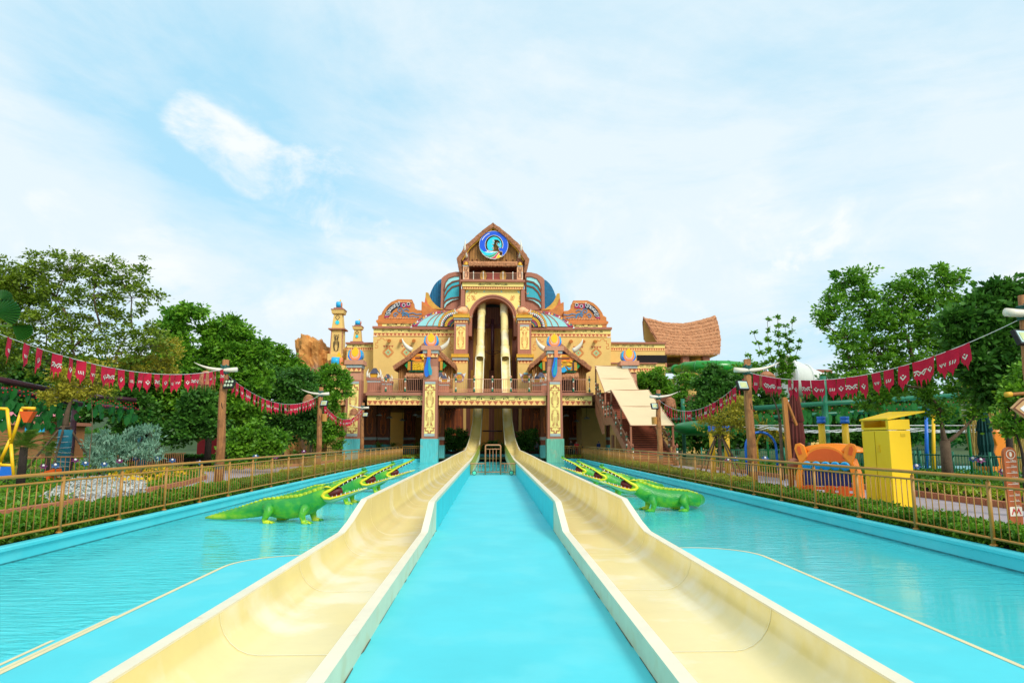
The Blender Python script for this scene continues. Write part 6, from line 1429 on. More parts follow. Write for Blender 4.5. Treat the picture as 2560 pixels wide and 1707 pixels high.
def tree(kind, lab, base, blobs, mat, nclump, nleaf, lsize, seed, clump_r=.35, trunk_r=.12, bark=BARK, group=None, stems=None, flat=.2, hollow=.35, cat='tree', pxY=None, elong=1.7):
    """blobs: (px, py, r_px[, dY]) seen from the photo's viewpoint at distance base.y, turned into balls of foliage"""
    r_ = random.Random(seed); rng = np.random.default_rng(seed); base = Vector(base); Y = pxY or base.y
    rt = thing(kind, lab, cat, tuple(base), group); B = []
    for b in blobs:
        dy = b[3] if len(b) > 3 else 0; c = W(b[0], b[1], Y + dy); B.append((c, b[2] / 1707 * (Y + dy)))
    tot = sum(r ** 2 for c, r in B); pts = []; tr = MB()
    stems = stems or [(base, 1.0)]
    fork = base + Vector((0, 0, stems[0][1])); mb = tr
    zlow = min(c.z - r for c, r in B)
    tr.tube([base - Vector((0, 0, .1)), base.lerp(fork, .5) + Vector((r_.uniform(-.05, .05), 0, 0)), fork], [trunk_r * 1.15, trunk_r, trunk_r * .92], 9)
    lb = MB(); order = sorted(range(len(B)), key=lambda i: (B[i][0] - fork).length); nodes = [(fork, -1)]; par = {}
    for i in order:        # grow limbs outwards: each ball of foliage hangs on the nearest limb already there
        c = B[i][0]; best = min(nodes, key=lambda nd: (c - nd[0]).length + .45 * (nd[0] - fork).length + (0 if nd[1] < 0 else .0)); par[i] = best; nodes.append((c, i))
    load = {i: B[i][1] ** 2 for i in order}
    for i in reversed(order):
        if par[i][1] >= 0: load[par[i][1]] += load[i]
    for i in order:
        c, r = B[i]; p0 = par[i][0]; L_ = (c - p0).length; rs = trunk_r * max(.12, (load[i] / tot) ** .5) * .85; own = trunk_r * max(.08, (B[i][1] ** 2 / tot) ** .5) * .5
        if par[i][1] < 0: p0 = p0 - Vector((0, 0, .12))
        mid = p0.lerp(c, .5) + Vector((r_.uniform(-.14, .14) * L_, r_.uniform(-.14, .14) * L_, -.05 * L_)); rr0 = max(own, .012)
        lb.tube(horn_pts(p0, c, mid, 6), [max(rs + (own - rs) * q / 6, .01) for q in range(7)], 7)
        k = max(3, int(nclump * r * r / tot))
        for _ in range(k):
            d = Vector((r_.gauss(0, 1), r_.gauss(0, 1), r_.gauss(0, 1))).normalized(); q = c + d * r * (hollow + (1 - hollow) * r_.random() ** .5)
            if r_.random() < .5:
                m2 = c.lerp(q, .5) + Vector((r_.uniform(-.1, .1), r_.uniform(-.1, .1), r_.uniform(-.05, .1))); lb.tube([c.lerp(p0, .15 * r_.random()), m2, q], [rr0 * .5, rr0 * .3, .006], 4, False)
            cr = clump_r * r_.uniform(.6, 1.25); nl = int(nleaf * r_.uniform(.6, 1.3)); a = rng.normal(size=(nl, 3)) * cr * .5; a[:, 2] *= .6; pts.append(a + np.array(q))
    tag(tr.build('trunk', bark, rt, True), None); tag(lb.build('limbs', bark, rt, True), kind='stuff')
    P = np.concatenate(pts); P = P[P[:, 2] > .15]
    cr_ = quads('crown', mat, P, lsize, seed, rt, flat, elong); tag(cr_, kind='stuff')
    return rt
NL = 1.0
# --- left side, near to far
tree('ornamental_tree', 'tall airy olive green tree with its trunk wrapped in blue cloth and white rope', G(150, 1205, .0), [
    (120, 700, 62), (180, 668, 55), (90, 655, 34), (250, 672, 45), (235, 735, 62), (300, 690, 40), (345, 672, 32), (330, 745, 52), (385, 735, 24), (170, 790, 52), (115, 810, 52), (250, 810, 50), (330, 820, 40), (60, 850, 45), (180, 870, 62), (290, 885, 62), (370, 870, 48), (110, 900, 50), (400, 830, 30), (200, 950, 55), (280, 960, 45), (140, 745, 40)],
    LF_OLIVE, 480, 42, .085, 31, .30, .16, BARK, stems=[(None, 2.3)], flat=.3, hollow=.2)
tree('ornamental_tree', 'olive green tree cut by the left edge behind the fan palm', (-22, 30, 0), [(15, 700, 55), (70, 715, 45), (40, 770, 55), (-30, 760, 70), (-40, 690, 60), (95, 770, 30), (20, 840, 45), (-20, 900, 60)], LF_OLIVE, 230, 60, .09, 32, .38, .15, BARK, stems=[(None, 2.5)], flat=.3)
tree('golden_shrub', 'golden yellow leaved small tree in front of the blue wrapped trunk', (-15.2, 26.5, 0), [(170, 960, 42), (225, 975, 34), (130, 985, 30), (330, 905, 34, 3), (420, 880, 34, 4), (395, 920, 38, 4), (250, 930, 30)], LF_YEL, 130, 60, .07, 33, .3, .022, BARK, stems=[(None, 1.6)])
tree('broadleaf_tree', 'dense bright green tree with an upright twin top left of centre', (-21, 42, 0), [(440, 785, 24), (425, 825, 32), (470, 778, 18), (500, 778, 14), (445, 870, 38), (408, 905, 36), (470, 925, 38), (410, 970, 48), (450, 1000, 50), (395, 1020, 42), (440, 1050, 40)], LF_GREEN, 420, 75, .15, 34, .5, .2, BARK_D, stems=[(None, 2.5)], hollow=.55)
tree('broadleaf_tree', 'dense round green tree standing just right of the twin topped one', (-17.5, 43, 0), [(530, 828, 26), (572, 822, 28), (606, 840, 26), (545, 868, 34), (595, 885, 38), (635, 890, 26), (520, 905, 32), (570, 950, 50), (630, 950, 40), (655, 870, 20), (560, 1000, 45), (610, 1010, 45)], LF_GREEN, 460, 75, .15, 35, .5, .2, BARK_D, stems=[(None, 2.2)], hollow=.55)
tree('broadleaf_tree', 'feathery light green tree behind the big round one', (-17.5, 58, 0), [(665, 888, 24), (700, 888, 22), (722, 902, 20), (690, 925, 30), (730, 935, 30), (660, 930, 28)], LF_GREEN, 200, 60, .17, 36, .5, .2, BARK_D, stems=[(None, 2.2)])
tree('broadleaf_tree', 'dark green dense tree filling the gap left of the second lamp pole', (-15.5, 46, 0), [(700, 960, 44), (750, 965, 42), (680, 1010, 50), (740, 1020, 50), (660, 1060, 42), (720, 1070, 45), (770, 1010, 36), (770, 1060, 36), (640, 985, 34), (610, 1060, 30)], LF_DEEP, 430, 75, .13, 37, .45, .18, BARK_D, stems=[(None, 1.8)], hollow=.6)
tree('broadleaf_tree', 'mid green tree just left of the end pillar of the bridge', (-14.6, 56, 0), [(830, 935, 28), (855, 945, 22), (800, 960, 32), (850, 975, 26), (815, 1000, 32), (790, 1040, 34), (830, 1050, 30), (835, 1095, 26), (800, 1090, 28)], LF_GREEN, 240, 65, .14, 38, .4, .12, BARK_D, stems=[(None, 1.6)], hollow=.5)
tree('low_tree', 'low leafy tree with lighter leaves right of the first lamp pole', (-14.6, 37, 0), [(600, 1105, 34), (640, 1080, 30), (660, 1115, 32), (585, 1130, 22), (625, 1130, 26), (690, 1105, 26)], LF_GREEN, 150, 60, .13, 39, .34, .06, BARK, stems=[(None, .7)])
tree('low_tree', 'dark leafy tree mass behind the beds left of the first lamp pole', (-19.5, 40, 0), [(500, 1010, 40), (470, 1065, 36), (430, 1085, 30), (520, 1060, 30), (360, 1040, 36), (330, 990, 36), (350, 930, 36), (300, 1010, 30)], LF_DEEP, 260, 65, .15, 40, .45, .1, BARK_D, stems=[(None, 1.0)])
tree('background_tree', 'dark trees behind the water play area at far left', (-38, 62, 0), [(30, 900, 45), (100, 920, 45), (170, 930, 45), (250, 950, 50), (330, 960, 50), (60, 960, 50), (150, 985, 40), (260, 1000, 40), (-20, 950, 60), (50, 1010, 45), (200, 1030, 40), (120, 1035, 40), (320, 1035, 40)], LF_DEEP, 420, 60, .26, 41, .8, .3, BARK_D, stems=[(None, 3)])
tree('background_tree', 'dark trees standing behind the red wall and lamp poles', (-24, 68, 0), [(330, 1060, 40), (420, 1040, 50), (500, 1050, 50), (580, 1050, 50), (650, 1060, 50), (720, 1070, 40), (360, 1050, 40)], LF_DEEP, 260, 60, .26, 42, .8, .3, BARK_D, stems=[(None, 3)])
# blue-green conifer-like shrubs
for k, (px, Y, top, lb) in enumerate(((262, 28.5, 1070, 'blue-green feathery shrub right of the wrapped tree, shorter one'), (355, 29, 1048, 'blue-green feathery shrub with tall silvery tips'))):
    tree('blue_shrub', lb, (W(px, 1150, Y).x, Y, 0), [(px - 28, top + 45, 24), (px + 22, top + 35, 24), (px, top + 18, 18), (px - 8, top + 75, 34), (px + 26, top + 80, 26), (px - 38, top + 75, 18)], LF_BLUE, 84, 30, .05, 50 + k, .22, .04, BARK, stems=[(None, .5)], flat=-1.4, elong=3.6)
# fan palm leaves reaching in at the far left, near
fp = thing('fan_palm', 'big glossy fan palm leaves reaching in from the left edge', 'palm', (-7.6, 9.2, 0))
m = MB(); m.tube([(-8.9, 9.4, 0), (-8.8, 9.3, 3.2)], [.10, .07], 8); m.build('trunk', BARK_D, fp, True)
def fan(c, r, tilt, a0, a1, az=0):
    m = MB(); c = Vector(c); n = 26; vs = [c]; 
    for i in range(n + 1):
        a = rad(a0 + (a1 - a0) * i / n); rr_ = r * (1 - .10 * (i % 2)) * (.82 + .18 * math.sin(math.pi * i / n)); y = (.05 if i % 2 else -.03) * r + tilt * (math.cos(a) * .3)
        vs.append(c + Vector((rr_ * math.cos(a), y, rr_ * math.sin(a))))
    m.add(vs, [(0, i, i + 1) for i in range(1, n + 1)]); return m.build('fan_leaf', M('fan_palm_leaf', (.02, .10, .008), .35, .25, 2, .1, spec=.6) if 'fan_palm_leaf' not in MATS else MATS['fan_palm_leaf'], fp)
def frond(px, py, r, a0, a1, tilt=.4, stem=None):
    c = W(px, py, 9.2); fan(c, r, tilt, a0, a1); m = MB(); m.tube([Vector((-8.8, 9.3, 3.0)), c.lerp(Vector((-8.8, 9.3, 3.0)), .5) + Vector((0, 0, .15)), c], .012, 5); m.build('stalk', LF_PALM, fp)
frond(-14, 785, .30, -35, 85, .3); frond(30, 815, .25, -70, 10, .3); frond(2, 748, .14, 0, 120, .2)
# small sago-like palms
def sago(px, Y, lab, r=.9, n=34, h=.7, seed=1, droop=.5):
    x = W(px, 1100, Y).x; rt = thing('sago_palm', lab, 'palm', (x, Y, 0)); rng = np.random.default_rng(seed); r_ = random.Random(seed)
    m = MB(); m.tube([(x, Y, 0), (x, Y, h)], [.14, .12], 8); m.build('trunk', BARK_D, rt, True); pts = MB()
    for k in range(n):
        a = r_.uniform(0, 6.283); el = r_.uniform(-.1, 1.3); L = r * r_.uniform(.8, 1.15); p0 = Vector((x, Y, h)); d = Vector((math.cos(a) * math.cos(el), math.sin(a) * math.cos(el), math.sin(el)))
        P = [p0 + d * L * t - Vector((0, 0, droop * L * t * t)) for t in (0, .25, .5, .75, 1)]
        side = d.cross(Vector((0, 0, 1))); side = side.normalized() if side.length > .01 else Vector((1, 0, 0))
        for i in range(22):
            t = (i + 2) / 23; q = p0 + d * L * t - Vector((0, 0, droop * L * t * t)); w_ = .16 * r * math.sin(math.pi * min(1, t * .9 + .1))
            for s in (1, -1): pts.add([q, q + d * .02, q + side * s * w_ + d * .08 - Vector((0, 0, .04))], [(0, 1, 2)])
    tag(pts.build('fronds', LF_PALM, rt), kind='stuff'); return rt
sago(62, 24, 'bushy sago palm behind the fence at the left, in front of the yellow play frame', 1.25, 70, 1.5, 3); sago(22, 26, 'sago palm cut by the left edge', 1.2, 50, .9, 4); sago(125, 31, 'spiky palm seen behind the wrapped tree trunk', 1.0, 40, 1.2, 5)
sago(740, 52, 'little palm in the bed near the second left pole', .8, 26, .6, 6)
for i, (px, Y) in enumerate(((948, 68), (1040, 70), (1125, 72), (1150, 71.6), (1232, 71.4), (1310, 71.8), (1330, 72), (985, 70))):
    lb = ['potted palm at the left under the bridge', 'palm in the dark behind the left inner pillar', 'leafy bush left of the left slide bend', 'bush touching the left slide bend', 'low bush between the two slides', 'leafy bush right of the right slide bend', 'bush left of the right inner pillar', 'palm between the left pillars in the dark'][i]
    x = W(px, 1100, Y).x
    if i in (0, 1, 7): sago(px, Y, lb, 1.1, 30, .9, 60 + i, .4)
    else: tree('bush', lb, (x, Y, 0), [(px, 1090, 17 if i != 4 else 14), (px - 12, 1108, 15), (px + 12, 1106, 15), (px, 1120, 16)] if i != 4 else [(px - 12, 1122, 14), (px + 12, 1122, 14), (px, 1112, 12)], LF_DEEP, 70, 45, .14, 70 + i, .35, .05, BARK_D, stems=[(None, .5)], cat='bush')
# --- right side
tree('park_tree', 'tall airy green tree with reaching twigs behind the yellow box', G(2372, 1215, .0), [
    (2110, 700, 30), (2150, 690, 30), (2090, 770, 38), (2150, 740, 38), (2180, 790, 45), (2120, 850, 45), (2060, 800, 26), (2260, 740, 48), (2290, 700, 34), (2320, 760, 45), (2350, 690, 26), (2370, 720, 30), (2400, 690, 22), (2250, 810, 50), (2330, 830, 50), (2200, 880, 52), (2280, 900, 52), (2130, 920, 42), (2370, 900, 48), (2230, 960, 44), (2320, 970, 40), (2420, 960, 42), (2180, 1000, 34), (2450, 1020, 36), (2350, 1030, 30), (2070, 740, 16), (2352, 660, 14), (2390, 760, 30)],
    LF_GREEN, 640, 46, .09, 81, .30, .19, BARK, stems=[(None, 1.7)], flat=.3, hollow=.2)
tree('park_tree', 'dense large leaved tree with a dark leaning trunk at the right edge', (W(2530, 1150, 22).x, 22, 0), [(2440, 770, 32), (2480, 740, 26), (2520, 720, 22), (2400, 810, 40), (2460, 830, 48), (2530, 800, 45), (2580, 780, 60), (2430, 890, 45), (2500, 900, 52), (2560, 900, 50), (2480, 960, 45), (2550, 970, 50)], LF_DEEP, 420, 60, .15, 82, .42, .10, BARK_D, stems=[(None, 3.0)], hollow=.5)
yt = []
for x0, y0, x1, y1 in ((1925, 960, 1888, 830), (1935, 950, 1915, 800), (1950, 950, 1945, 790), (1960, 940, 1962, 815), (1965, 950, 1985, 800), (1970, 940, 2000, 850), (1915, 965, 1868, 890)):
    n_ = int((y0 - y1) / 22); yt += [(x0 + (x1 - x0) * k / n_ + random.uniform(-4, 4), y0 + (y1 - y0) * k / n_, 9 - 5 * k / n_) for k in range(n_ + 1)]
tree('young_tree', 'slender young tree with bare upright twigs behind the third pennants', (W(1955, 1150, 30).x, 30, 0), yt, LF_GREEN, 330, 13, .085, 83, .13, .07, BARK, stems=[(None, 2.6)], hollow=.1)
tree('park_tree', 'bright green tree right behind the stair awnings', (W(1640, 1100, 66).x, 66, 0), [(1610, 945, 22), (1640, 945, 26), (1625, 970, 28), (1665, 975, 28), (1690, 1010, 30), (1660, 1020, 26), (1600, 960, 16), (1700, 1050, 24)], LF_GREEN, 230, 65, .17, 84, .5, .15, BARK_D, stems=[(None, 2)], hollow=.5)
tree('park_tree', 'dark drooping tree between the green slide and the tall pole', (W(1800, 1120, 46).x, 46, 0), [(1790, 940, 28), (1760, 960, 24), (1820, 950, 28), (1780, 990, 32), (1830, 1000, 34), (1870, 960, 28), (1750, 1020, 26), (1810, 1040, 30), (1880, 1010, 30), (1930, 990, 28)], LF_DEEP, 320, 60, .15, 85, .42, .12, BARK_D, stems=[(None, 2)], hollow=.4)
tree('park_tree', 'brownish twiggy tree propped by poles beside the tall right pole', (W(1800, 1150, 34).x, 34, 0), [(1820, 1030, 34), (1860, 1050, 30), (1770, 1060, 24), (1810, 1075, 26), (1860, 1010, 24), (1900, 1060, 28), (1940, 1080, 24)], LF_YEL, 130, 45, .07, 86, .3, .08, BARK, stems=[(None, 1.2)])
for k, (blobs, Y, lb) in enumerate((([(1700, 1090, 30), (1760, 1095, 30), (1820, 1100, 30), (1880, 1095, 34), (1940, 1090, 34), (1780, 1070, 34), (1850, 1075, 34), (1720, 1060, 34)], 62, 'dark trees behind the bamboo fence near the stairs'), ([(2000, 1060, 46), (2080, 1065, 46), (2160, 1070, 46), (2240, 1075, 46), (2050, 1010, 36), (2130, 1020, 36)], 55, 'dark trees behind the shaded play pool'), ([(2300, 1060, 52), (2380, 1060, 52), (2460, 1060, 52), (2540, 1070, 55), (2600, 1000, 60), (2420, 1000, 50)], 45, 'dark trees behind the bamboo poles at the right edge'))):
    tree('background_tree', lb, (W(blobs[2][0], 1100, Y).x, Y, 0), blobs, LF_DEEP, 220, 60, .24, 90 + k, .7, .25, BARK_D, stems=[(None, 2)])
tree('park_tree', 'low bushy tree screening the green slide behind the yellow cabinet', (W(2180, 1120, 36).x, 36, 0), [(2080, 960, 30), (2140, 955, 34), (2200, 965, 36), (2110, 1010, 34), (2180, 1020, 36), (2250, 1010, 36), (2300, 985, 34), (2060, 1040, 28), (2360, 1020, 34), (2260, 1060, 30)], LF_DEEP, 300, 42, .12, 95, .38, .1, BARK_D, stems=[(None, 1.6)], hollow=.4)
tree('park_tree', 'light green tree in front of the green tube slide', (W(1800, 1120, 58).x, 58, 0), [(1760, 945, 22), (1850, 930, 22), (1880, 925, 26), (1835, 950, 24), (1720, 950, 22), (1870, 955, 26), (1700, 985, 22)], LF_GREEN, 210, 34, .15, 96, .4, .1, BARK_D, stems=[(None, 2.5)], hollow=.2)
tree('park_tree', 'leafy shrub tree at the right edge behind the arrow sign', (W(2560, 1150, 19).x, 19, 0), [(2540, 1000, 34), (2580, 1040, 50), (2530, 1060, 30), (2600, 960, 60)], LF_GREEN, 110, 48, .09, 97, .3, .07, BARK_D, stems=[(None, 1.0)], hollow=.3)
# distant wooded ridge
def ridge(name, x0, x1, Y, h, seed):
    rng = np.random.default_rng(seed); n = 9000; xs = rng.uniform(x0, x1, n); hh = h * (.65 + .35 * np.sin(xs * .045 + seed) * np.sin(xs * .013)); zs = rng.random(n) ** .7 * hh
    P = np.stack([xs, Y + rng.uniform(-8, 8, n) - (hh - zs) * .6, zs], 1); o = quads(name, LF_DEEP, P, 1.6, seed); return tag(o, kind='stuff')
ridge('far_woodland', -150, -30, 130, 8, 5); ridge('far_woodland', 25, 190, 125, 9, 6)
for x0, x1, Y, h in ((-190, -25, 150, 9), (20, 230, 150, 9)):
    m = MB(); n_ = 24; top = [(x0 + (x1 - x0) * i / n_, h * (.75 + .25 * math.sin(i * 1.1) * math.sin(i * .37)) * (min(1, i / 3, (n_ - i) / 3) * .6 + .4)) for i in range(n_ + 1)]
    m.add([(x, Y, z) for x, z in top] + [(x, Y - 45, -.03) for x, z in top] + [(x, Y + 60, -.03) for x, z in top], [f for i in range(n_) for f in ((n_ + 1 + i, n_ + 2 + i, i + 1, i), (i, i + 1, 2 * n_ + 3 + i, 2 * n_ + 2 + i))])
    struct('hill', m, M('wooded_hill', (.03, .065, .015), .95, .5, .8, .8) if 'wooded_hill' not in MATS else MATS['wooded_hill'], True)
# hedges along the fences: leafy skin over a dark core
def hedge(x0, x1, y0, y1, h, mat, n, seed, lab, lsz=.045, f=lambda y: 0):
    rng = np.random.default_rng(seed); y = y0 + (y1 - y0) * rng.random(n) ** 1.6; face = rng.random(n); u = rng.random(n); ax = np.where(face < .55, x0 + (x1 - x0) * u, np.where(face < .9, x0, x1)); az = np.where(face < .55, h, h * u)
    bump = (np.sin(y * 5.1 + ax * 3) + np.sin(y * 2.3 + 1.7) + np.sin(ax * 9 + y * 7)) * .022; P = np.stack([ax + rng.normal(0, .035, n) + bump, y, az + rng.normal(0, .03, n) + bump], 1)
    P[:, 2] = np.maximum(P[:, 2], .02); rt = thing('clipped_hedge', lab, 'hedge', ((x0 + x1) / 2, (y0 + y1) / 2, 0))
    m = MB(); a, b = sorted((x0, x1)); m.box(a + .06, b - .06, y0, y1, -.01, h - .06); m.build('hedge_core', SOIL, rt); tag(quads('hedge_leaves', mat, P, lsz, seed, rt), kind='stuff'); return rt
hedge(-8.32, -9.15, 3.5, 30, .32, LF_HEDGE, 70000, 101, 'low clipped green hedge along the near left railing', .05)
hedge(-8.32, -9.15, 30, 62, .34, LF_HEDGE_Y, 34000, 102, 'yellowish low hedge along the far half of the left railing', .09)
hedge(8.32, 9.1, 3.5, 24, .24, LF_HEDGE, 60000, 103, 'low clipped green hedge along the near right railing', .05)
hedge(8.32, 9.1, 24, 62, .30, LF_HEDGE_Y, 38000, 104, 'yellowish low hedge along the far half of the right railing', .085)
hedge(-17.5, -24, 44, 46, .7, LF_DEEP, 9000, 105, 'dark green hedge below the red wall', .12)
hedge(-12.6, -16.5, 47, 49.5, .5, LF_HEDGE, 9000, 106, 'small hedge bed at the bend of the left path', .1)
def bed(name, poly, n, mat, size, h, seed, kind='stuff', clump=0):
    """ground cover inside an outline (x, y)"""
    rng = np.random.default_rng(seed); P = np.array(poly); lo, hi = P.min(0), P.max(0); pts = []
    from itertools import count
    q = lo + (hi - lo) * rng.random((n * 4, 2)); ins = np.zeros(len(q), bool); j = len(P) - 1
    for i in range(len(P)):
        c = ((P[i, 1] > q[:, 1]) != (P[j, 1] > q[:, 1])) & (q[:, 0] < (P[j, 0] - P[i, 0]) * (q[:, 1] - P[i, 1]) / (P[j, 1] - P[i, 1] + 1e-9) + P[i, 0]); ins ^= c; j = i
    q = q[ins][:n]
    if clump: q = np.repeat(q[:max(1, n // clump)], clump, 0) + rng.normal(0, size * 1.1, (max(1, n // clump) * clump, 2))[:len(np.repeat(q[:max(1, n // clump)], clump, 0))]
    z = rng.random(len(q)) * h; o = quads(name, mat, np.column_stack([q, z + .02]), size, seed); return tag(o, kind=kind)
# beds, kerbs and paths beside the pool
def sheet(name, poly, z, mat): m = MB(); m.add([(x, y, z) for x, y in poly], [tuple(range(len(poly)))]); return struct(name, m, mat)
LB = [(-11.35, 3), (-11.35, 12), (-11.2, 17), (-11.4, 22), (-11.9, 27), (-12.9, 31.5), (-14.4, 34.5), (-16.8, 36.2), (-20, 36.8), (-30, 36), (-30, 3)]
sheet('garden_bed', LB, .0, SOIL)
LP = [(-9.1, 3)] + LB[:8] + [(-20, 36.9), (-30, 37), (-30, 41), (-19, 41), (-15.5, 42.5), (-13.2, 46), (-12.6, 50), (-12.4, 60), (-9.1, 60)]
sheet('path', LP, -.006, PAVE)
def kerb(pts, name='kerb', h=.16, w=.22, piece=.62):
    """kerb stones laid end to end"""
    P = [Vector(p) for p in pts]
    for a, b in zip(P[:-1], P[1:]):
        L = (b - a).length; k = max(1, round(L / piece)); d = (b - a) / k; n = Vector((-d.y, d.x)).normalized() * w / 2
        for i in range(k):
            p, q = a + d * (i + .015), a + d * (i + .985); z = h + random.uniform(-.008, .008); m = MB(); m.slab([(p + n)[:], (q + n)[:], (q - n)[:], (p - n)[:]], -.02, z); m.build('kerb_stone', CURB, kerb_root)
kerb_root = tag(D.objects.new('kerb', None), 'terracotta kerb stones edging the garden beds on both sides', 'kerb'); COL.objects.link(kerb_root)
kerb([p for p in LB[:9]])
kerb([(-30, 41.2), (-19, 41.2), (-15.3, 42.8), (-13.0, 46.2), (-12.5, 50), (-12.4, 56)])
RB = [(13.4, 5), (13.3, 14), (13.2, 22), (13.3, 30), (13.2, 38), (12.8, 43), (40, 43), (40, 5)]
sheet('garden_bed', RB, .0, SOIL); sheet('path', [(9.1, 3)] + [(13.4, 3)] + RB[:6] + [(13.4, 60), (9.1, 60)], -.006, PAVE)
kerb([p for p in RB[:6]])
bed('white_flowers', [tuple(G(*p, .15))[:2] for p in ((105, 1248), (250, 1246), (362, 1226), (352, 1200), (270, 1196), (190, 1204))], 15000, LF_SILVER, .06, .30, 201, clump=6)
bed('bed_greenery', LB[:8] + [(-26, 36), (-26, 8), (-12, 8)], 42000, LF_HEDGE, .08, .26, 202)
bed('yellow_flowers', [(-12.0, 24), (-14.5, 25), (-17, 34), (-14.8, 33.6), (-13.0, 30)], 700, FL_YEL, .10, .42, 203, clump=4)
bed('yellow_flowers', [(-11.6, 11), (-14.0, 11), (-14.6, 16), (-11.6, 17)], 260, FL_YEL, .10, .45, 204, clump=4)
bed('yellow_greenery', [(-16, 37), (-28, 41), (-13.4, 41), (-12.8, 45)], 4000, LF_HEDGE_Y, .09, .2, 205)
bed('bed_greenery', [(-12.6, 50), (-13.4, 46.5), (-16, 43), (-40, 41.5), (-40, 66), (-13, 66)], 22000, LF_HEDGE, .16, .35, 206)
bed('lime_plants', [(13.6, 6), (15.6, 6), (15.8, 23), (13.6, 23)], 9000, LF_LIME, .09, .28, 207)
bed('purple_plants', [(13.6, 6), (15.6, 6), (15.8, 23), (13.6, 23)], 3500, M('purple_leaf', (.05, .01, .02), .6), .09, .22, 208)
bed('bed_greenery', [(13.5, 23), (13.4, 42), (20, 42), (24, 6), (15.7, 6), (15.8, 23)], 26000, LF_HEDGE, .09, .45, 209)
bed('white_flowers', [(16, 8), (20, 8), (20, 22), (16, 22)], 900, LF_SILVER, .06, .62, 210)
bed('lawn_grass', [(-6.2, 63), (-12, 63), (-12, 70), (-6.2, 70)], 9000, LF_HEDGE_Y, .12, .25, 211); bed('lawn_grass', [(6.2, 63), (12, 63), (12, 70), (6.2, 70)], 9000, LF_HEDGE_Y, .12, .25, 212)

# ================================================================== log lamp poles and pennant strings
def pole(x, y, h, side, lab, tusk_dir, r=.14, lamp='flood', speaker=False, straw=True, lampdir=1):
    rt = thing('log_lamp_pole', lab, 'lamp pole', (x, y, 0), 'log lamp poles carrying the pennant strings')
    m = MB(); m.tube([(x, y, -.02), (x + .03, y, h * .3), (x - .03, y, h * .65), (x + .02 * side, y, h)], [r * 1.15, r, r * .92, r * .78], 12); m.build('log', POLEW, rt, True)
    zt = h - .42
    horn(rt, (x - .55 * tusk_dir, y - .1, zt), (x + 1.25 * tusk_dir, y - .12, zt + .30), (x + .5 * tusk_dir, y - .1, zt - .12), .10, 'tusk')
    m = MB()
    for k in range(7): m.lathe([(r * .98, 0), (r * 1.12, .02), (r * .98, .04)], (x, y, zt - .17 + k * .05), 12)
    m.tube([(x - .12, y - .14, zt - .2), (x + .12, y - .16, zt + .2)], .03, 6); m.tube([(x + .12, y - .14, zt - .2), (x - .12, y - .16, zt + .2)], .03, 6); tag(m.build('rope_binding', ROPEG, rt, True), kind='stuff')
    m = MB(); 
    for k in range(4): m.lathe([(r * 1.1, 0), (r * 1.22, .02), (r * 1.1, .04)], (x, y, .55 + k * .05), 12)
    tag(m.build('rope_binding', ROPEG, rt, True), kind='stuff')
    m = MB(); m.tube([(x + .1 * math.cos(t * 1.3 + 1) * (1 + .4), y + .14 * math.sin(t * 1.3 + 1) - .02, h * .95 - t * h * .11) for t in range(9)], .014, 5); m.build('cable', BLACK, rt, True)
    lx = x + .30 * lampdir; ly = y - .22; lz = zt - .62
    q = MB(); q.box(-.24, .24, -.05, .05, -.19, .19); fr_ = q.build('floodlight', BLACK, rt); fr_.matrix_parent_inverse = Matrix.Identity(4); fr_.location = (lx - x, ly - y, lz); fr_.rotation_euler = (rad(-22), 0, rad(-18 * lampdir))
    def sub(o): o.parent = fr_; o.matrix_parent_inverse = Matrix.Identity(4)
    if lamp == 'led':
        for i in range(3):
            for j in range(2): q = MB(); q.tube([(-.15 + .15 * i, -.075, -.085 + .17 * j), (-.15 + .15 * i, -.045, -.085 + .17 * j)], .062, 12); sub(q.build('lens', M('led_lens', (.5, .62, .42), .2) if 'led_lens' not in MATS else MATS['led_lens'], None, True))
    else:
        q = MB(); q.box(-.20, .20, -.062, -.045, -.15, .15); sub(q.build('lamp_glass', M('lamp_glass', (.50, .66, .62), .15, .05, spec=.8) if 'lamp_glass' not in MATS else MATS['lamp_glass'], None))
        q = MB(); q.box(-.15, .15, -.072, -.063, -.11, .10); sub(q.build('reflector', M('lamp_reflector', (.55, .62, .30), .3) if 'lamp_reflector' not in MATS else MATS['lamp_reflector'], None))
    if straw:   # straw skirt hanging from the tusk
        m = MB(); r_ = random.Random(int(x * 10) + int(y)); cx = x + .75 * tusk_dir
        m.lathe([(.10, .30), (.26, .18), (.34, -.28), (.30, -.30)], (cx, y, zt - .35), 14)
        for k in range(150): a = r_.uniform(0, 6.283); z0 = zt - .35 + r_.uniform(-.25, .18); rr_ = .27 + (zt - .17 - z0) * .16; m.add([(cx + rr_ * math.cos(a) - .012, y + rr_ * math.sin(a), z0), (cx + rr_ * math.cos(a) + .012, y + rr_ * math.sin(a), z0), (cx + (rr_ + .08) * math.cos(a), y + (rr_ + .08) * math.sin(a), z0 - r_.uniform(.15, .4))], [(0, 1, 2)])
        m.tube([(cx, y, zt + .1), (cx, y, zt - .05)], .015, 5); m.build('straw_shade', THATCH, rt)
    if speaker:
        m = MB(); m.lathe([(.17, 0), (.18, .45), (.15, .47)], (x + .30 * lampdir, y - .05, zt - 1.75), 10); m.build('wooden_speaker', M('speaker_wood', (.50, .24, .05), .5, .2), rt)
    return rt
PL = [(-11.2, 11.0), (-11.25, 28.8), (-11.0, 44.0), (-11.3, 60.0)]
PR = [(12.42, 15.4), (9.9, 26.3), (10.45, 43.0)]
pole(*PL[1], 5.05, 1, 'log pole with six-lens lamp and white tusk, nearest one on the left', -1, .17, 'led', lampdir=1)
pole(*PL[2], 5.05, 1, 'log pole with wooden speaker and tusk, second on the left', -1, .17, 'flood', True)
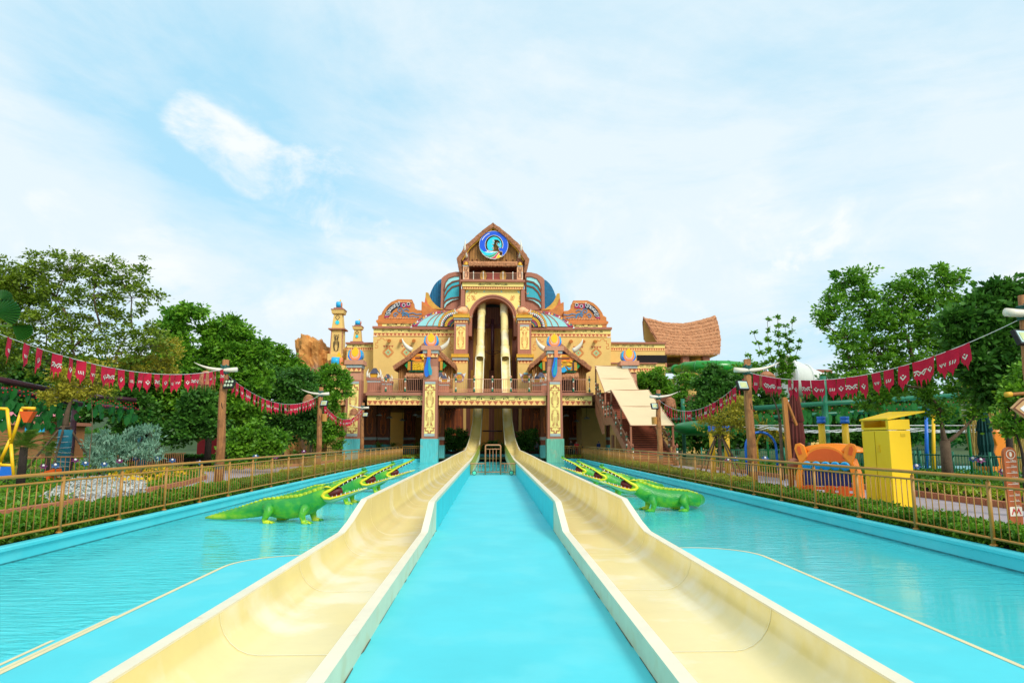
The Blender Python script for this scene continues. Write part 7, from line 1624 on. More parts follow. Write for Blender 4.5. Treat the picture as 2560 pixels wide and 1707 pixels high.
pole(*PL[3], 4.9, 1, 'log pole in front of the left end pillar of the bridge', -1, .17, 'flood')
pole(*PR[0], 5.1, 1, 'log pole cut by the right edge with a big floodlight', 1, .16, 'flood', lampdir=-1, straw=False)
pole(*PR[1], 4.85, 1, 'tall log pole with tusk and floodlight right of the stairs', 1, .17, 'flood', lampdir=-1)
pole(*PR[2], 4.85, 1, 'log pole with wooden speaker in front of the stair awnings', 1, .17, 'flood', True, lampdir=-1)
def bunting(a, b, sag, n, lab, seed, start=0.03, end=.97, ts=None, big=1.0):
    A, B = Vector(a), Vector(b); r_ = random.Random(seed)
    rt = thing('pennant_string', lab, 'bunting', tuple(A), 'strings of crimson pennants')
    P = lambda t: A.lerp(B, t) - Vector((0, 0, 4 * sag * t * (1 - t)))
    m = MB(); m.tube([P(i / 40) for i in range(41)], .008, 4); m.build('cord', WHITE, rt)
    d = (B - A); d.z = 0; d.normalize(); nrm = Vector((-d.y, d.x, 0))
    if nrm.dot(CC - A) < 0: nrm = -nrm
    for i in range(n):
        t = start + (end - start) * i / (n - 1) + r_.uniform(-.25, .25) * (end - start) / n
        if ts: t = ts[i]
        c = P(t); slope = (P(min(1, t + .01)) - P(max(0, t - .01))); slope = slope.z / max(1e-3, math.hypot(slope.x, slope.y)); wide = (i % 5 == 4)
        w = (.38 if wide else .31) * big; h = .64 * big * r_.uniform(.92, 1.05); yaw = r_.uniform(-.35, .35); dd = (d * math.cos(yaw) + nrm * math.sin(yaw)); nn = (nrm * math.cos(yaw) - d * math.sin(yaw))
        swing = r_.uniform(-.08, .10)
        def pt(u, v, off=0.0):     # u across -.5..+.5, v down 0..1
            return c + dd * u * w + Vector((0, 0, 1)) * (-v * h + u * w * slope) + dd * swing * v + nn * (.03 * math.sin(u * 5 + v * 4 + i) * v + off)
        bot = [(-.5, .70), (-.40, .66), (-.30, .72), (-.26, .95), (-.16, .70), (-.02, .74), (.06, 1.02), (.14, .72), (.24, .68), (.34, .92), (.40, .66), (.5, .62)] if wide else [(-.5, .66), (-.42, .74), (-.36, .70), (-.30, .80), (-.10, .86), (-.02, 1.02), (.10, .84), (.20, .72), (.30, .78), (.38, .66), (.5, .60)]
        if i % 2: bot = [(-u, v) for u, v in bot[::-1]]
        rows = 5; vs = []; fs = []; k = len(bot)
        for r in range(rows):
            for (u, v) in bot: vs.append(pt(u, v * r / (rows - 1)))
        fs = [(r * k + j, r * k + j + 1, (r + 1) * k + j + 1, (r + 1) * k + j) for r in range(rows - 1) for j in range(k - 1)]
        m = MB(); m.add(vs, fs); pn = m.build('pennant', REDFLAG, rt)
        # white mark sewn on the pennant
        m = MB(); kind = i % 5
        def rib(pts, lw):
            n_ = len(pts); L = []
            for q in range(n_):
                p0 = Vector(pts[max(0, q - 1)]); p1 = Vector(pts[min(n_ - 1, q + 1)]); e = (p1 - p0); e = e.normalized() if e.length > 1e-6 else Vector((1, 0)); f = Vector((-e.y, e.x)) * lw / 2; x_, v_ = pts[q]; L.append(((x_ + f.x), (v_ + f.y * .4))); L.append(((x_ - f.x), (v_ - f.y * .4)))
            m.add([pt(u, v, .012) for u, v in L], [(2 * q, 2 * q + 2, 2 * q + 3, 2 * q + 1) for q in range(n_ - 1)])
        if kind in (0, 3): rib([(-.22, .42), (0, .56), (.24, .42)], .16); rib([(-.05, .40), (.02, .37), (.08, .40)], .12)
        elif kind == 1: rib([(-.24, .42), (-.22, .50), (-.14, .55)], .09); rib([(-.04, .42), (-.03, .50), (.03, .55)], .09); rib([(.14, .42), (.22, .47), (.16, .52), (.24, .57)], .09)
        elif kind == 2: rib([(-.32, .42), (-.22, .54), (-.10, .42)], .12); rib([(.02, .42), (.12, .54), (.26, .42)], .12)
        else: rib([(-.45, .36), (-.25, .36), (-.02, .46), (.2, .37), (.45, .38)], .13); rib([(-.45, .52), (-.28, .42), (-.14, .53), (0, .44), (.14, .54), (.30, .43), (.42, .53)], .12)
        m.build('mark', M('pennant_mark', (.66, .64, .55), .8, .1) if 'pennant_mark' not in MATS else MATS['pennant_mark'], pn)
    return rt
z1 = 4.6
bunting((*PL[0], z1 + .3), (PL[1][0], PL[1][1] - .15, z1 + .05), .95, 30, 'pennant string from the left edge to the nearest left pole', 1, .10, .99)
bunting((*PL[1], z1 - .1), (*PL[2], z1), .95, 27, 'pennant string between the first and second left poles', 2, .02)
bunting((*PL[2], z1 - .3), (*PL[3], z1 - .15), 1.15, 26, 'pennant string from the second left pole to the end pillar', 3, .02)
bunting((*PR[0], z1 + .0), (*PR[1], z1 - .25), .80, 22, 'pennant string from the right edge to the tall right pole', 4, ts=[.150, .180, .212, .244, .276, .325, .375, .42, .465, .505, .55, .59, .63, .655, .70, .745, .775, .83, .85, .872, .895, .95], big=1.12)
bunting((*PR[1], z1 - .35), (*PR[2], z1 - .35), 1.05, 26, 'pennant string from the tall right pole to the stair pole', 5, .02)

# ------------------------------------------------------------------ yellow cabinet
bx0, bx1, by0, by1 = 10.12, 10.68, 17.4, 18.7
yb = thing('yellow_cabinet', 'tall yellow cabinet with a slanted overhanging lid', 'cabinet', (10.4, 18, 0))
m = MB(); m.box(bx0, bx1, by0, by1, 0, 1.98); m.build('body', YELLOW_B, yb, bevel=.012)
m = MB(); m.box(bx0, bx0 + .04, by0, by1, 2.0, 2.06); m.box(bx0, bx0 + .04, by0, by0 + .12, 2.06, 2.24); m.box(bx0, bx0 + .04, by1 - .1, by1, 2.06, 2.24); m.box(bx0 + .04, bx1, by0, by0 + .03, 2.0, 2.26); m.box(bx0 + .04, bx1, by1 - .03, by1, 2.0, 2.26); m.box(bx1 - .03, bx1, by0 + .03, by1 - .03, 2.0, 2.26); m.box(bx0 + .04, bx1 - .03, by0 + .03, by1 - .03, 2.0, 2.02)
m.build('open_hood', YELLOW_B, yb)
m = MB(); m.add([(bx0 - .03, by1 + .03, 2.25), (bx0 - .03, by0 - .03, 2.25), (bx1 + .35, by0 - .12, 2.44), (bx1 + .30, by1 + .1, 2.48), (bx0 - .03, by1 + .03, 2.29), (bx0 - .03, by0 - .03, 2.29), (bx1 + .35, by0 - .12, 2.47), (bx1 + .30, by1 + .1, 2.51)], [(0, 1, 2, 3), (7, 6, 5, 4), (0, 4, 5, 1), (1, 5, 6, 2), (2, 6, 7, 3), (3, 7, 4, 0)]); m.build('lid', YELLOW_B, yb)
m = MB(); m.box(bx0 - .012, bx0, by0 + .66, by0 + .67, .05, 1.96); m.build('door_gap', M('seam_ochre', (.45, .28, .01), .5), yb)
for k in range(5): m = MB(); m.box(bx0 - .02, bx0, by0 + .45, by0 + .62, 1.42 + .04 * k, 1.445 + .04 * k); m.build('vent_slat', YELLOW_B, yb)
m = MB(); m.box(bx0 + .30, bx0 + .42, by0 - .008, by0, 1.82, 1.90); m.build('hatch', M('hatch_yellow', (.70, .45, .01), .4), yb)

# ------------------------------------------------------------------ orange bear-shaped stand with blue tubes
def loc_build(mb, name, mat, root, smooth=False, bevel=0):
    o = mb.build(name, mat, None, smooth, bevel); o.parent = root; o.matrix_parent_inverse = Matrix.Identity(4); return o
ob = thing('orange_bear_stand', 'orange arched stand with two ears and five blue tubes, beside the yellow cabinet', 'play stand', (10.05, 20.7, 0), None, rad(-38))
ob.scale = (.95, .9, .9)
w = .86; A = [(-w - .08, .0), (-w - .06, .75), (-w + .08, 1.30)] + arc(0, 1.18, .66, .55, 160, 20, 10) + [(w - .08, 1.30), (w + .06, .75), (w + .08, 0)]
inn = [(w - .12, 0), (w - .12, .75), (w - .24, 1.18), (-w + .24, 1.18), (-w + .12, .75), (-w + .12, 0)]
m = MB(); m.prism(A + inn, -.1, .75); loc_build(m, 'arch_body', ORANGE, ob, False, .02)
m = MB(); m.prism(arc(0, 1.20, .58, .44, 175, 5, 14), -.112, -.10); loc_build(m, 'darker_arch_face', ORANGE_D, ob)
for s in (-1, 1):
    m = MB(); E_ = [(s * .52, 1.38), (s * .62, 1.74), (s * .74, 1.82), (s * .88, 1.78), (s * .92, 1.62), (s * .84, 1.34), (s * .76, 1.10)]; m.prism(E_, -.13, .03); e = loc_build(m, 'ear', ORANGE, ob, False, .015)
    m = MB(); m.prism([(s * .68, 1.45), (s * .73, 1.70), (s * .80, 1.73), (s * .84, 1.62), (s * .78, 1.42)], -.142, -.131); q = loc_build(m, 'inner_ear', ORANGE_D, ob)
m = MB(); m.prism(arc(.1, 1.45, .95, .36, 170, 10, 14), .05, 1.3); loc_build(m, 'curved_roof', ORANGE, ob, True)
for i in range(5):
    x = -.56 + .28 * i; m = MB(); m.lathe([(.15, 0), (.15, 0.01), (.10, .5), (.02, .52)], (0, 0, 0), 16); o = loc_build(m, 'blue_tube', BLUE_L, ob, True); o.rotation_euler = (rad(-78), 0, 0); o.location = (x, -.13, 1.06)
    m = MB(); m.lathe([(.12, 0), (.12, .01)], (0, 0, 0), 16); q = m.build('tube_mouth', M('tube_mouth_blue', (.01, .30, .72), .3) if 'tube_mouth_blue' not in MATS else MATS['tube_mouth_blue'], None); q.parent = o; q.location = (0, 0, -.012); q.scale = (1, 1.0, 1)
    m = MB(); m.box(x - .13, x + .13, -.06, .02, .40, .90); loc_build(m, 'navy_panel', NAVY, ob)
for z in (.10, .28): m = MB(); m.box(-w + .1, w - .1, -.16, -.06, z, z + .1); loc_build(m, 'front_bar', ORANGE_D, ob)
for x in (-.45, .1, .5): m = MB(); m.box(x - .14, x + .14, -.30, -.1, 0, .42); loc_build(m, 'step_block', ORANGE_D, ob)

# ------------------------------------------------------------------ closed parasols, wooden post, height board, arrow sign
def closed_parasol(x, y, h, mat, lab, r=.17):
    rt = thing('closed_parasol', lab, 'parasol', (x, y, 0)); m = MB(); m.tube([(x, y, 0), (x, y, h)], .025, 8); m.build('pole', BROWN, rt, True)
    for (z0, z1, r0, r1, nm) in ((h * .22, h * .78, r * 1.35, r * .8, 'folded_canopy'), (h * .66, h * .99, r * 1.05, r * .5, 'folded_top')):
        m = MB(); n = 28; vs = []
        for k in range(7):
            t = k / 6; z = z0 + (z1 - z0) * t; rr_ = r0 + (r1 - r0) * t; rr_ *= (1 - .25 * math.exp(-((t - .35) / .08) ** 2)) if nm == 'folded_canopy' else 1
            for j in range(n): q = 6.283 * j / n; a = rr_ * (1 + .16 * (1 if j % 2 else -1) * (1 - .5 * t)); vs.append((x + a * math.cos(q), y + a * math.sin(q), z + (.04 if j % 2 and k == 0 else 0)))
        m.add(vs, [(k * n + j, k * n + (j + 1) % n, (k + 1) * n + (j + 1) % n, (k + 1) * n + j) for k in range(6) for j in range(n)]); m.build(nm, mat, rt)
    return rt
closed_parasol(W(1995, 1150, 24).x, 24, 3.55, M('maroon_canvas', (.12, .022, .015), .8, .15), 'closed maroon parasol behind the orange stand', .24)
closed_parasol(W(2468, 1150, 27).x, 27, 3.1, M('dark_teal_canvas', (.004, .06, .055), .8, .15), 'closed dark green parasol near the bamboo poles', .24)
wp = thing('wooden_post', 'slanting square wooden post with a small round plaque beside the maroon parasol', 'post', (W(1978, 1200, 22).x, 22, 0))
x = wp.location.x; m = MB(); m.frus(x - .06, x + .08, 21.93, 22.07, 0, 3.1, x - .14, x - .02); m.build('post', WOOD, wp); m = MB(); m.tube([(x + .28, 22, 2.2), (x - .02, 22, 3.05)], .05, 6); m.build('brace', WOOD, wp)
m = MB(); m.tube([(x + .06, 21.85, .97), (x + .06, 21.9, .97)], .19, 14); m.build('round_plaque', BROWN, wp, True)
hb = thing('height_board', 'orange brown height measuring board with white marks at the right edge', 'measuring board', (W(2540, 1280, 14.2).x, 14.2, 0), None, rad(10))
# boards are built around their own origin
def L(root, mb, name, mat, smooth=False): return loc_build(mb, name, mat, root, smooth)
m = MB(); O = [(-.16, 0), (.16, 0), (.16, 1.45)] + arc(0, 1.45, .16, .14, 0, 180, 8) ; m.prism(O, 0, .06); L(hb, m, 'board', M('board_wood', (.42, .11, .03), .5, .25, 2, .2, grain=(6, 6, .6)))
m = MB(); m.ribbon([(.11 * math.cos(a), 1.44 + .09 * math.sin(a)) for a in [6.283 * k / 16 for k in range(16)]], .014, 0, .01, True); L(hb, m, 'ring_mark', IVORY)
m = MB(); m.prism([(.03 * math.cos(a), 1.44 + .055 * math.sin(a)) for a in [6.283 * k / 8 for k in range(8)]], -.012, 0); L(hb, m, 'feather_mark', IVORY)
for k, tx in enumerate(('130cm', '125cm', '120cm', '115cm', '110cm', '105cm', '100cm', '95cm', '90cm')):
    z = 1.28 - .115 * k; m = MB(); m.box(-.13, .13, -.008, 0, z, z + .008); L(hb, m, 'tick', IVORY)
    cu = D.curves.new('number', 'FONT'); cu.body = tx; cu.size = .055; cu.extrude = .002; o = D.objects.new('number', cu); COL.objects.link(o); dg = bpy.context.evaluated_depsgraph_get(); me = D.meshes.new_from_object(o.evaluated_get(dg)); D.objects.remove(o); me.materials.clear(); me.materials.append(IVORY)
    o = D.objects.new('number', me); COL.objects.link(o); o.parent = hb; o.rotation_euler = (rad(90), 0, 0); o.location = (-.02, -.006, z + .012)
m = MB(); m.box(-.15, .15, -.01, 0, .18, .36); L(hb, m, 'painted_panel', IVORY)
m = MB(); m.ribbon([(-.11, .21), (-.06, .32), (0, .22), (.06, .32), (.11, .21)], .025, -.01, .006); L(hb, m, 'zigzag', RED)
asn = thing('arrow_sign', 'wooden arrow sign hung from a bamboo bar at the right edge', 'sign', tuple(W(2562, 1020, 13.5)), None, rad(8))
m = MB(); m.tube([(-.34, .05, .27), (.6, .05, .34)], .035, 10); L(asn, m, 'bamboo_bar', WOOD, True); m = MB(); m.tube([(-.36, .05, .27), (-.24, .05, .28)], .055, 10); L(asn, m, 'yellow_end', GOLD, True)
m = MB(); m.prism([(-.30, .0), (-.04, .20), (.5, .30), (.5, -.22), (.0, -.20)], 0, .05); L(asn, m, 'sign_panel', M('sign_tan', (.55, .33, .14), .6, .1))
m = MB(); m.ribbon([(-.26, .0), (-.03, .17), (.5, .27), (.5, -.19), (.01, -.175)], .03, 0, .01, True); L(asn, m, 'stitched_edge', WOOD_D)
m = MB(); m.prism([(-.12, -.01), (.03, .09), (.03, .04), (.3, .06), (.3, -.05), (.03, -.06), (.03, -.12)], -.012, 0); L(asn, m, 'white_arrow', WHITE)
m = MB(); m.tube([(.55, .05, -4), (.55, .05, .9)], .06, 8); L(asn, m, 'post', WOOD, True)

# ------------------------------------------------------------------ right play area
def bamboo_fence(pts, h, lab, mat=GREEN_D, sp=.16, xr=None):
    rt = thing('bamboo_fence', lab, 'fence', (pts[0][0], pts[0][1], 0)); P = [Vector((*p, 0)) for p in pts]; cnt = 0; st = MB()
    for a, b in zip(P[:-1], P[1:]):
        for z in (.15, h - .05): m = MB(); m.tube([a + Vector((0, 0, z)), b + Vector((0, 0, z))], .03, 6); m.build('rail', mat, rt, True)
        L_ = (b - a).length; n = int(L_ / sp)
        for i in range(n):
            p = a.lerp(b, i / n)
            if i % 12 == 0: m = MB(); m.tube([p, p + Vector((0, 0, h + .12))], .055, 8); m.build('post', mat, rt, True); continue
            if cnt < 295: m = MB(); m.tube([p + Vector((0, 0, .1)), p + Vector((0, 0, h))], .016, 5); m.build('bar', mat, rt); cnt += 1
            else: st.tube([p + Vector((0, 0, .1)), p + Vector((0, 0, h))], .016, 5)
    if st.v: tag(st.build('far_bars', mat, rt), kind='stuff')
    return rt
bamboo_fence([(19.5, 8), (19.2, 22), (18.6, 30), (17.8, 40)], 1.15, 'green bamboo style fence behind the right flower bed')
bamboo_fence([(14, 46), (30, 47)], 1.1, 'green fence across the back near the stairs')
# second pool seen through the fences
m = MB(); m.add([(19, 24, .03), (44, 24, .03), (44, 45, .03), (19, 45, .03)], [(0, 1, 2, 3)]); struct('play_pool_water', m, M('play_pool_cyan', (.06, .45, .52), .15, .1, 1.5, .1, spec=.6))
m = MB(); m.add([(-17.8, 30, .03), (-40, 28, .03), (-40, 44, .03), (-19.5, 40, .03)], [(0, 1, 2, 3)]); struct('play_pool_water', m, MATS['play_pool_cyan'])
def yellow_post(px, Y, h, lab):
    x = W(px, 1100, Y).x; rt = thing('yellow_post', lab, 'post', (x, Y, 0), 'yellow posts with blue caps round the play pool'); m = MB(); m.tube([(x, Y, 0), (x, Y, h)], [.15, .14], 12); m.build('post', YELLOW, rt, True); m = MB(); m.lathe([(.19, 0), (.19, .12), (.16, .14), (.19, .2), (.19, .3), (.02, .31)], (x, Y, h - .05), 12); m.build('blue_cap', BLUE, rt, True)
    return rt
yellow_post(1780, 36, 2.2, 'yellow post with blue cap, leftmost of the four'); yellow_post(1817, 36, 2.2, 'yellow post with blue cap, second from the left beside the propped tree'); yellow_post(2056, 30, 2.5, 'yellow post with blue cap behind the orange stand'); yellow_post(2115, 30, 2.5, 'yellow post with blue cap just right of the orange stand')
# shade net hung on the posts
m = MB(); r_ = random.Random(8)
for k in range(7):
    for j in range(60): 
        x0, x1 = 12.2, 27; x = x0 + (x1 - x0) * j / 60; y = 31 + k * .35; z = 2.35 - .25 * math.sin(math.pi * ((j * .8) % 20) / 20) + .05 * math.sin(j * 1.7 + k); 
        if r_.random() < .8: m.add([(x, y, z), (x + .2, y, z + .01), (x + .24, y + .3, z + .03), (x + .04, y + .3, z + .02)], [(0, 1, 2, 3)])
m.tube([(12, 31, 2.38), (27, 31, 2.38)], .02, 5)
sn = m.build('shade_net', WHITE, None); tag(sn, 'white knotted shade net over the play pool', 'shade net')
def arch_pipe(px, Y, r, h, mat, lab):
    x = W(px, 1100, Y).x; m = MB(); m.tube([(x - r, Y, 0)] + [(x + r * math.cos(rad(a)), Y + .1, h - r + r * math.sin(rad(a))) for a in range(180, -1, -15)] + [(x + r, Y, 0)], .06, 8); o = m.build('water_arch', mat, None, True); return tag(o, lab, 'water arch', 'water arches')
arch_pipe(1903, 33, .75, 2.1, BLUE, 'blue arched water pipe, left of the three'); arch_pipe(1930, 34.5, .75, 2.2, YELLOW, 'yellow arched water pipe in the middle of the three'); arch_pipe(1955, 36, .75, 2.3, GREEN, 'green arched water pipe, right of the three')
# pergola pipe with plastic vines and beads
def pergola(a, b, posts, lab, seed, col=GREEN_D, nleaf=60, drop=.55):
    A, B = Vector(a), Vector(b); rt = thing('vine_pergola', lab, 'pergola', tuple(A)); r_ = random.Random(seed)
    for off in (0, 1): m = MB(); m.tube([A + Vector((0, off * 2.2, -.5 * off)), B + Vector((0, off * 2.2, -.5 * off))], .12, 10); m.build('beam', col, rt, True)
    for (x, y, z) in posts:
        m = MB(); pr = []
        for k in range(int(z / .7) + 1): zz = k * .7; pr += [(.17, zz), (.15, zz + .06), (.15, zz + .62)]
        m.lathe(pr, (x, y, 0), 10); m.build('bamboo_post', col, rt, True)
    for i in range(nleaf):
        t = r_.random(); p = A.lerp(B, t) + Vector((0, r_.uniform(-.1, 2.2), -.15 - r_.random() * drop)); w_ = r_.uniform(.18, .34); h_ = w_ * 1.6; a_ = r_.uniform(-.5, .5); q = Vector((math.cos(a_), math.sin(a_), 0))
        m = MB(); m.add([p + q * (w_ * u) + Vector((0, .02 * abs(u), v * h_)) for u, v in ((0, 0), (.5, -.3), (.45, -.7), (0, -1.1), (-.45, -.7), (-.5, -.3))] , [(0, 1, 2, 3), (0, 3, 4, 5)]); m.build('vine_leaf', LF_VINE, rt)
    m = MB(); 
    for s_ in range(2):
        for i in range(24): t = i / 23; p = A.lerp(B, t) + Vector((0, .3 * s_, -.12 - .18 * abs(math.sin(t * 16 + s_)) - .2 * s_)); m.ball(p, .034, 6, 4)
    tag(m.build('red_beads', RED, rt, True), kind='stuff'); return rt
pergola(W(1885, 1020, 33), W(2440, 985, 33), [(W(2067, 1100, 33).x, 33, 4.4), (W(2330, 1100, 33).x, 33, 3.6)], 'green pipe pergola with plastic vine leaves on the right', 5, GREEN_D, 150)
pergola(W(1680, 1048, 52), W(1900, 1045, 52), [(W(1710, 1100, 52).x, 52, 4.2)], 'green pipe pergola with vines between the stairs and the tall pole', 6, GREEN_D, 80, .8)
pergola(W(-120, 925, 26), W(130, 975, 30), [(W(-90, 1100, 26).x, 26, 3.8)], 'dark pipe pergola with plastic vine leaves on the left', 7, PURPLE, 130, 1.4)
pergola(W(190, 985, 36), W(340, 1000, 38), [(W(180, 1100, 38).x, 38, 3.8)], 'vine pergola glimpsed behind the left trees', 8, PURPLE, 40, .8)
# green tube slide by the thatched hall
gs = thing('green_tube_slide', 'curved green open tube slide below the thatched hall', 'water slide', (W(1770, 920, 78).x, 78, 5))
m = MB(); P = [W(px, py, Y) for px, py, Y in ((1668, 926, 80), (1690, 924, 77), (1715, 918, 74.5), (1745, 917, 73), (1780, 916.5, 72), (1820, 917, 72), (1860, 920, 73), (1885, 926, 76), (1888, 935, 80))]
m.tube(P, [.35, .45, .6, .66, .68, .68, .66, .6, .5], 18); m.build('tube', GREEN_SL, gs, True)
for k in range(1, 8): m = MB(); d = (P[min(k + 1, 8)] - P[k - 1]).normalized(); m.tube([P[k] - d * .05, P[k] + d * .05], .71 if 2 < k < 7 else .62, 18); m.build('flange', M('flange_green', (.03, .24, .06), .4) if 'flange_green' not in MATS else MATS['flange_green'], gs, True)
for px, r in ((1691, .36), (1835, .3)): m = MB(); p = W(px, 940, 78); m.tube([(p.x, 78, 0), p], r, 12); m.build('support_column', STEEL, gs, True)
# lower green slide humps and the big white slide
for (px, py, Y, rx, lb) in ((1748, 1070, 50, 1.5, 'green half pipe hump behind the first bamboo fence'), (2210, 1010, 42, 1.9, 'green slide hull behind the big yellow cabinet')):
    p = W(px, py, Y); m = MB(); m.ball(p, (rx * 1.3, 1.6, .55 if px < 2000 else .8), 20, 10); o = m.build('green_slide_hull', GREEN, None, True); tag(o, lb, 'water slide')
ws = thing('white_bowl_slide', 'big white funnel slide rising behind the pennants on the right', 'water slide', tuple(W(2010, 940, 62)))
m = MB(); vs = []; n = 24
for k in range(9):
    t = k / 8; c = W(1962 + 130 * t, 942 + 28 * t, 62 + 4 * t); r = 1.95 - 1.1 * t
    for j in range(n): q = 6.283 * j / n; vs.append(c + Vector((0, math.cos(q) * r * 1.4, math.sin(q) * r)) + Vector((math.cos(q) * .2, 0, 0)))
m.add(vs, [(k * n + j, k * n + (j + 1) % n, (k + 1) * n + (j + 1) % n, (k + 1) * n + j) for k in range(8) for j in range(n)] + [tuple(range(n))]); m.build('funnel', M('white_grp', (.66, .68, .60), .35, .06), ws, True)
for k in (0, 3, 6): t = k / 8; c = W(1962 + 130 * t, 942 + 28 * t, 62 + 4 * t); r = 2.0 - 1.1 * t; m = MB(); m.tube([c + Vector((0, math.cos(rad(a)) * r * 1.4, math.sin(rad(a)) * r)) for a in range(0, 361, 20)], .06, 6); m.build('flange', WHITE, ws, True)
m = MB(); m.tube([W(2010, 960, 63), Vector((W(2010, 960, 63).x, 63, 0))], .3, 10); m.build('support_column', STEEL, ws, True)
# brown roof corner behind it
m = MB(); a, b = W(1995, 922, 75), W(2060, 944, 75); m.prism([(a.x, a.z), (b.x + 1, a.z - .1), (b.x + 1, b.z), (a.x + 1.3, b.z)], 75, 79); o = m.build('brown_roof', M('brown_roof_tiles', (.30, .09, .04), .7, .2), None); tag(o, 'small reddish brown roof corner behind the white slide', 'roof')
m = MB(); m.box(b.x - 2, b.x + 2, 76, 79, 0, b.z); w_ = m.build('roof_wall', OCHRE, o)
# bamboo stalks at the right
bs = thing('bamboo_screen', 'screen of dry yellow bamboo stalks behind the dark green parasol', 'bamboo screen', (W(2480, 1100, 31).x, 31, 0)); r_ = random.Random(4)
for i in range(120):
    px = r_.uniform(2425, 2575); Y = 31 + r_.uniform(-1, 1); x = W(px, 1100, Y).x; h = r_.uniform(3.0, 4.6); m = MB(); l = r_.uniform(-.5, .5); m.tube([(x, Y, 0), (x + l * .5, Y, h * .5), (x + l, Y, h)], [.03, .026, .014], 5); m.build('stalk', M('dry_bamboo', (.42, .27, .06), .6, .3) if 'dry_bamboo' not in MATS else MATS['dry_bamboo'], bs)
gsn = thing('green_signpost', 'green signpost with four stacked arrow boards', 'signpost', (W(2428, 1150, 26).x, 26, 0)); x = gsn.location.x
m = MB(); m.tube([(x, 26, 0), (x, 26, 3.6)], .05, 8); m.build('pole', GREEN, gsn, True)
for k in range(4):
    z = 3.35 - .20 * k; m = MB(); m.prism([(x - .35, z), (x + .18, z), (x + .26, z - .08), (x + .18, z - .16), (x - .35, z - .16)], 25.9, 25.94); b_ = m.build('arrow_board', M('lime_board', (.20, .45, .06), .5) if 'lime_board' not in MATS else MATS['lime_board'], gsn); m = MB(); m.tube([(x + .10, 25.89, z - .08), (x + .10, 25.9, z - .08)], .045, 10); m.build('white_dot', WHITE, b_); m = MB(); m.box(x - .28, x + .02, 25.892, 25.9, z - .10, z - .06); m.build('white_strip', WHITE, b_)
# slim blue and orange play posts, orange slide
for px, Y, h, mt, lb in ((2315, 30, 3.0, BLUE, 'slim blue play post beside the park tree'), (2332, 31, 2.8, YELLOW, 'slim yellow play post beside the blue one')):
    x = W(px, 1100, Y).x; m = MB(); m.tube([(x - .1, Y, 0), (x + .12, Y, h)], [.09, .07], 8); m.lathe([(.11, 0), (.11, .12), (.02, .16)], (x + .12, Y, h - .05), 8); o = m.build('play_post', mt, None, True); tag(o, lb, 'post')
os_ = thing('orange_play_slide', 'small bumpy orange slide behind the dark green parasol', 'play slide', (W(2490, 1150, 28.5).x, 28.5, 0)); x = os_.location.x
m = MB(); m.prism([(x - .4, 0), (x + .35, 0), (x + .35, 1.0), (x + .28, 1.2), (x + .35, 1.4), (x + .28, 1.7), (x + .34, 1.95), (x + .1, 2.15), (x - .1, 2.1), (x - .2, 1.8), (x - .12, 1.5), (x - .25, 1.2), (x - .2, .9), (x - .4, .6)], 28.2, 28.9); m.build('body', ORANGE, os_, False, .04)
# pinwheel flowers in the beds
def pinwheel(px, py, Y, mat, lab):
    p = W(px, py, Y); rt = thing('pinwheel_flower', lab, 'pinwheel', (p.x, Y, 0), 'big pinwheel flowers in the beds'); m = MB(); m.tube([(p.x, Y, 0), p], .012, 5); m.build('stem', GREEN_D, rt)
    for k in range(6):
        a = k * math.pi / 3 + px; u = Vector((math.cos(a), -.3, math.sin(a) * .6)); v = Vector((-math.sin(a), .1, math.cos(a) * .6)); m = MB(); m.add([p, p + u * .08 + v * .05, p + u * .18, p + u * .10 - v * .05], [(0, 1, 2, 3)]); m.build('petal', mat, rt)
    m = MB(); m.ball(p + Vector((0, -.03, .02)), .05, 8, 5); m.build('heart', WHITE, rt, True)
for i, (px, py, Y, c) in enumerate(((140, 1163, 24, 0), (110, 1165, 26, 1), (190, 1150, 27, 1), (215, 1158, 26, 0), (262, 1160, 27, 0), (300, 1152, 28, 1), (340, 1146, 29, 0), (395, 1145, 29, 0), (432, 1150, 28, 0), (500, 1155, 30, 0), (640, 1140, 33, 0), (690, 1142, 35, 1), (760, 1128, 42, 1), (1820, 1150, 27, 1), (1838, 1146, 28, 0), (1912, 1145, 27, 0), (2290, 1165, 21, 0), (2430, 1147, 21, 0), (2450, 1150, 22, 1), (2505, 1178, 20, 1))):
    nm = 'blue' if c == 0 else 'magenta'; where = ['just right of the wrapped trunk', 'left of the wrapped trunk', 'right of the wrapped trunk', 'below the golden shrub', 'over the silver bed', 'at the foot of the shorter blue-green shrub', 'under the tall blue-green shrub', 'near the blue tree wrap', 'beside the wooden props', 'left of the first log pole', 'right of the first log pole', 'below the low leafy tree', 'left of the second log pole', 'between the yellow posts', 'beside the propped tree', 'right of the tall right pole', 'right of the yellow cabinet', 'left of the green parasol', 'at the foot of the green parasol', 'right of the green parasol'][i]
    pinwheel(px, py, Y, FL_BLUE if c == 0 else FL_PINK, nm + ' pinwheel flower ' + where)
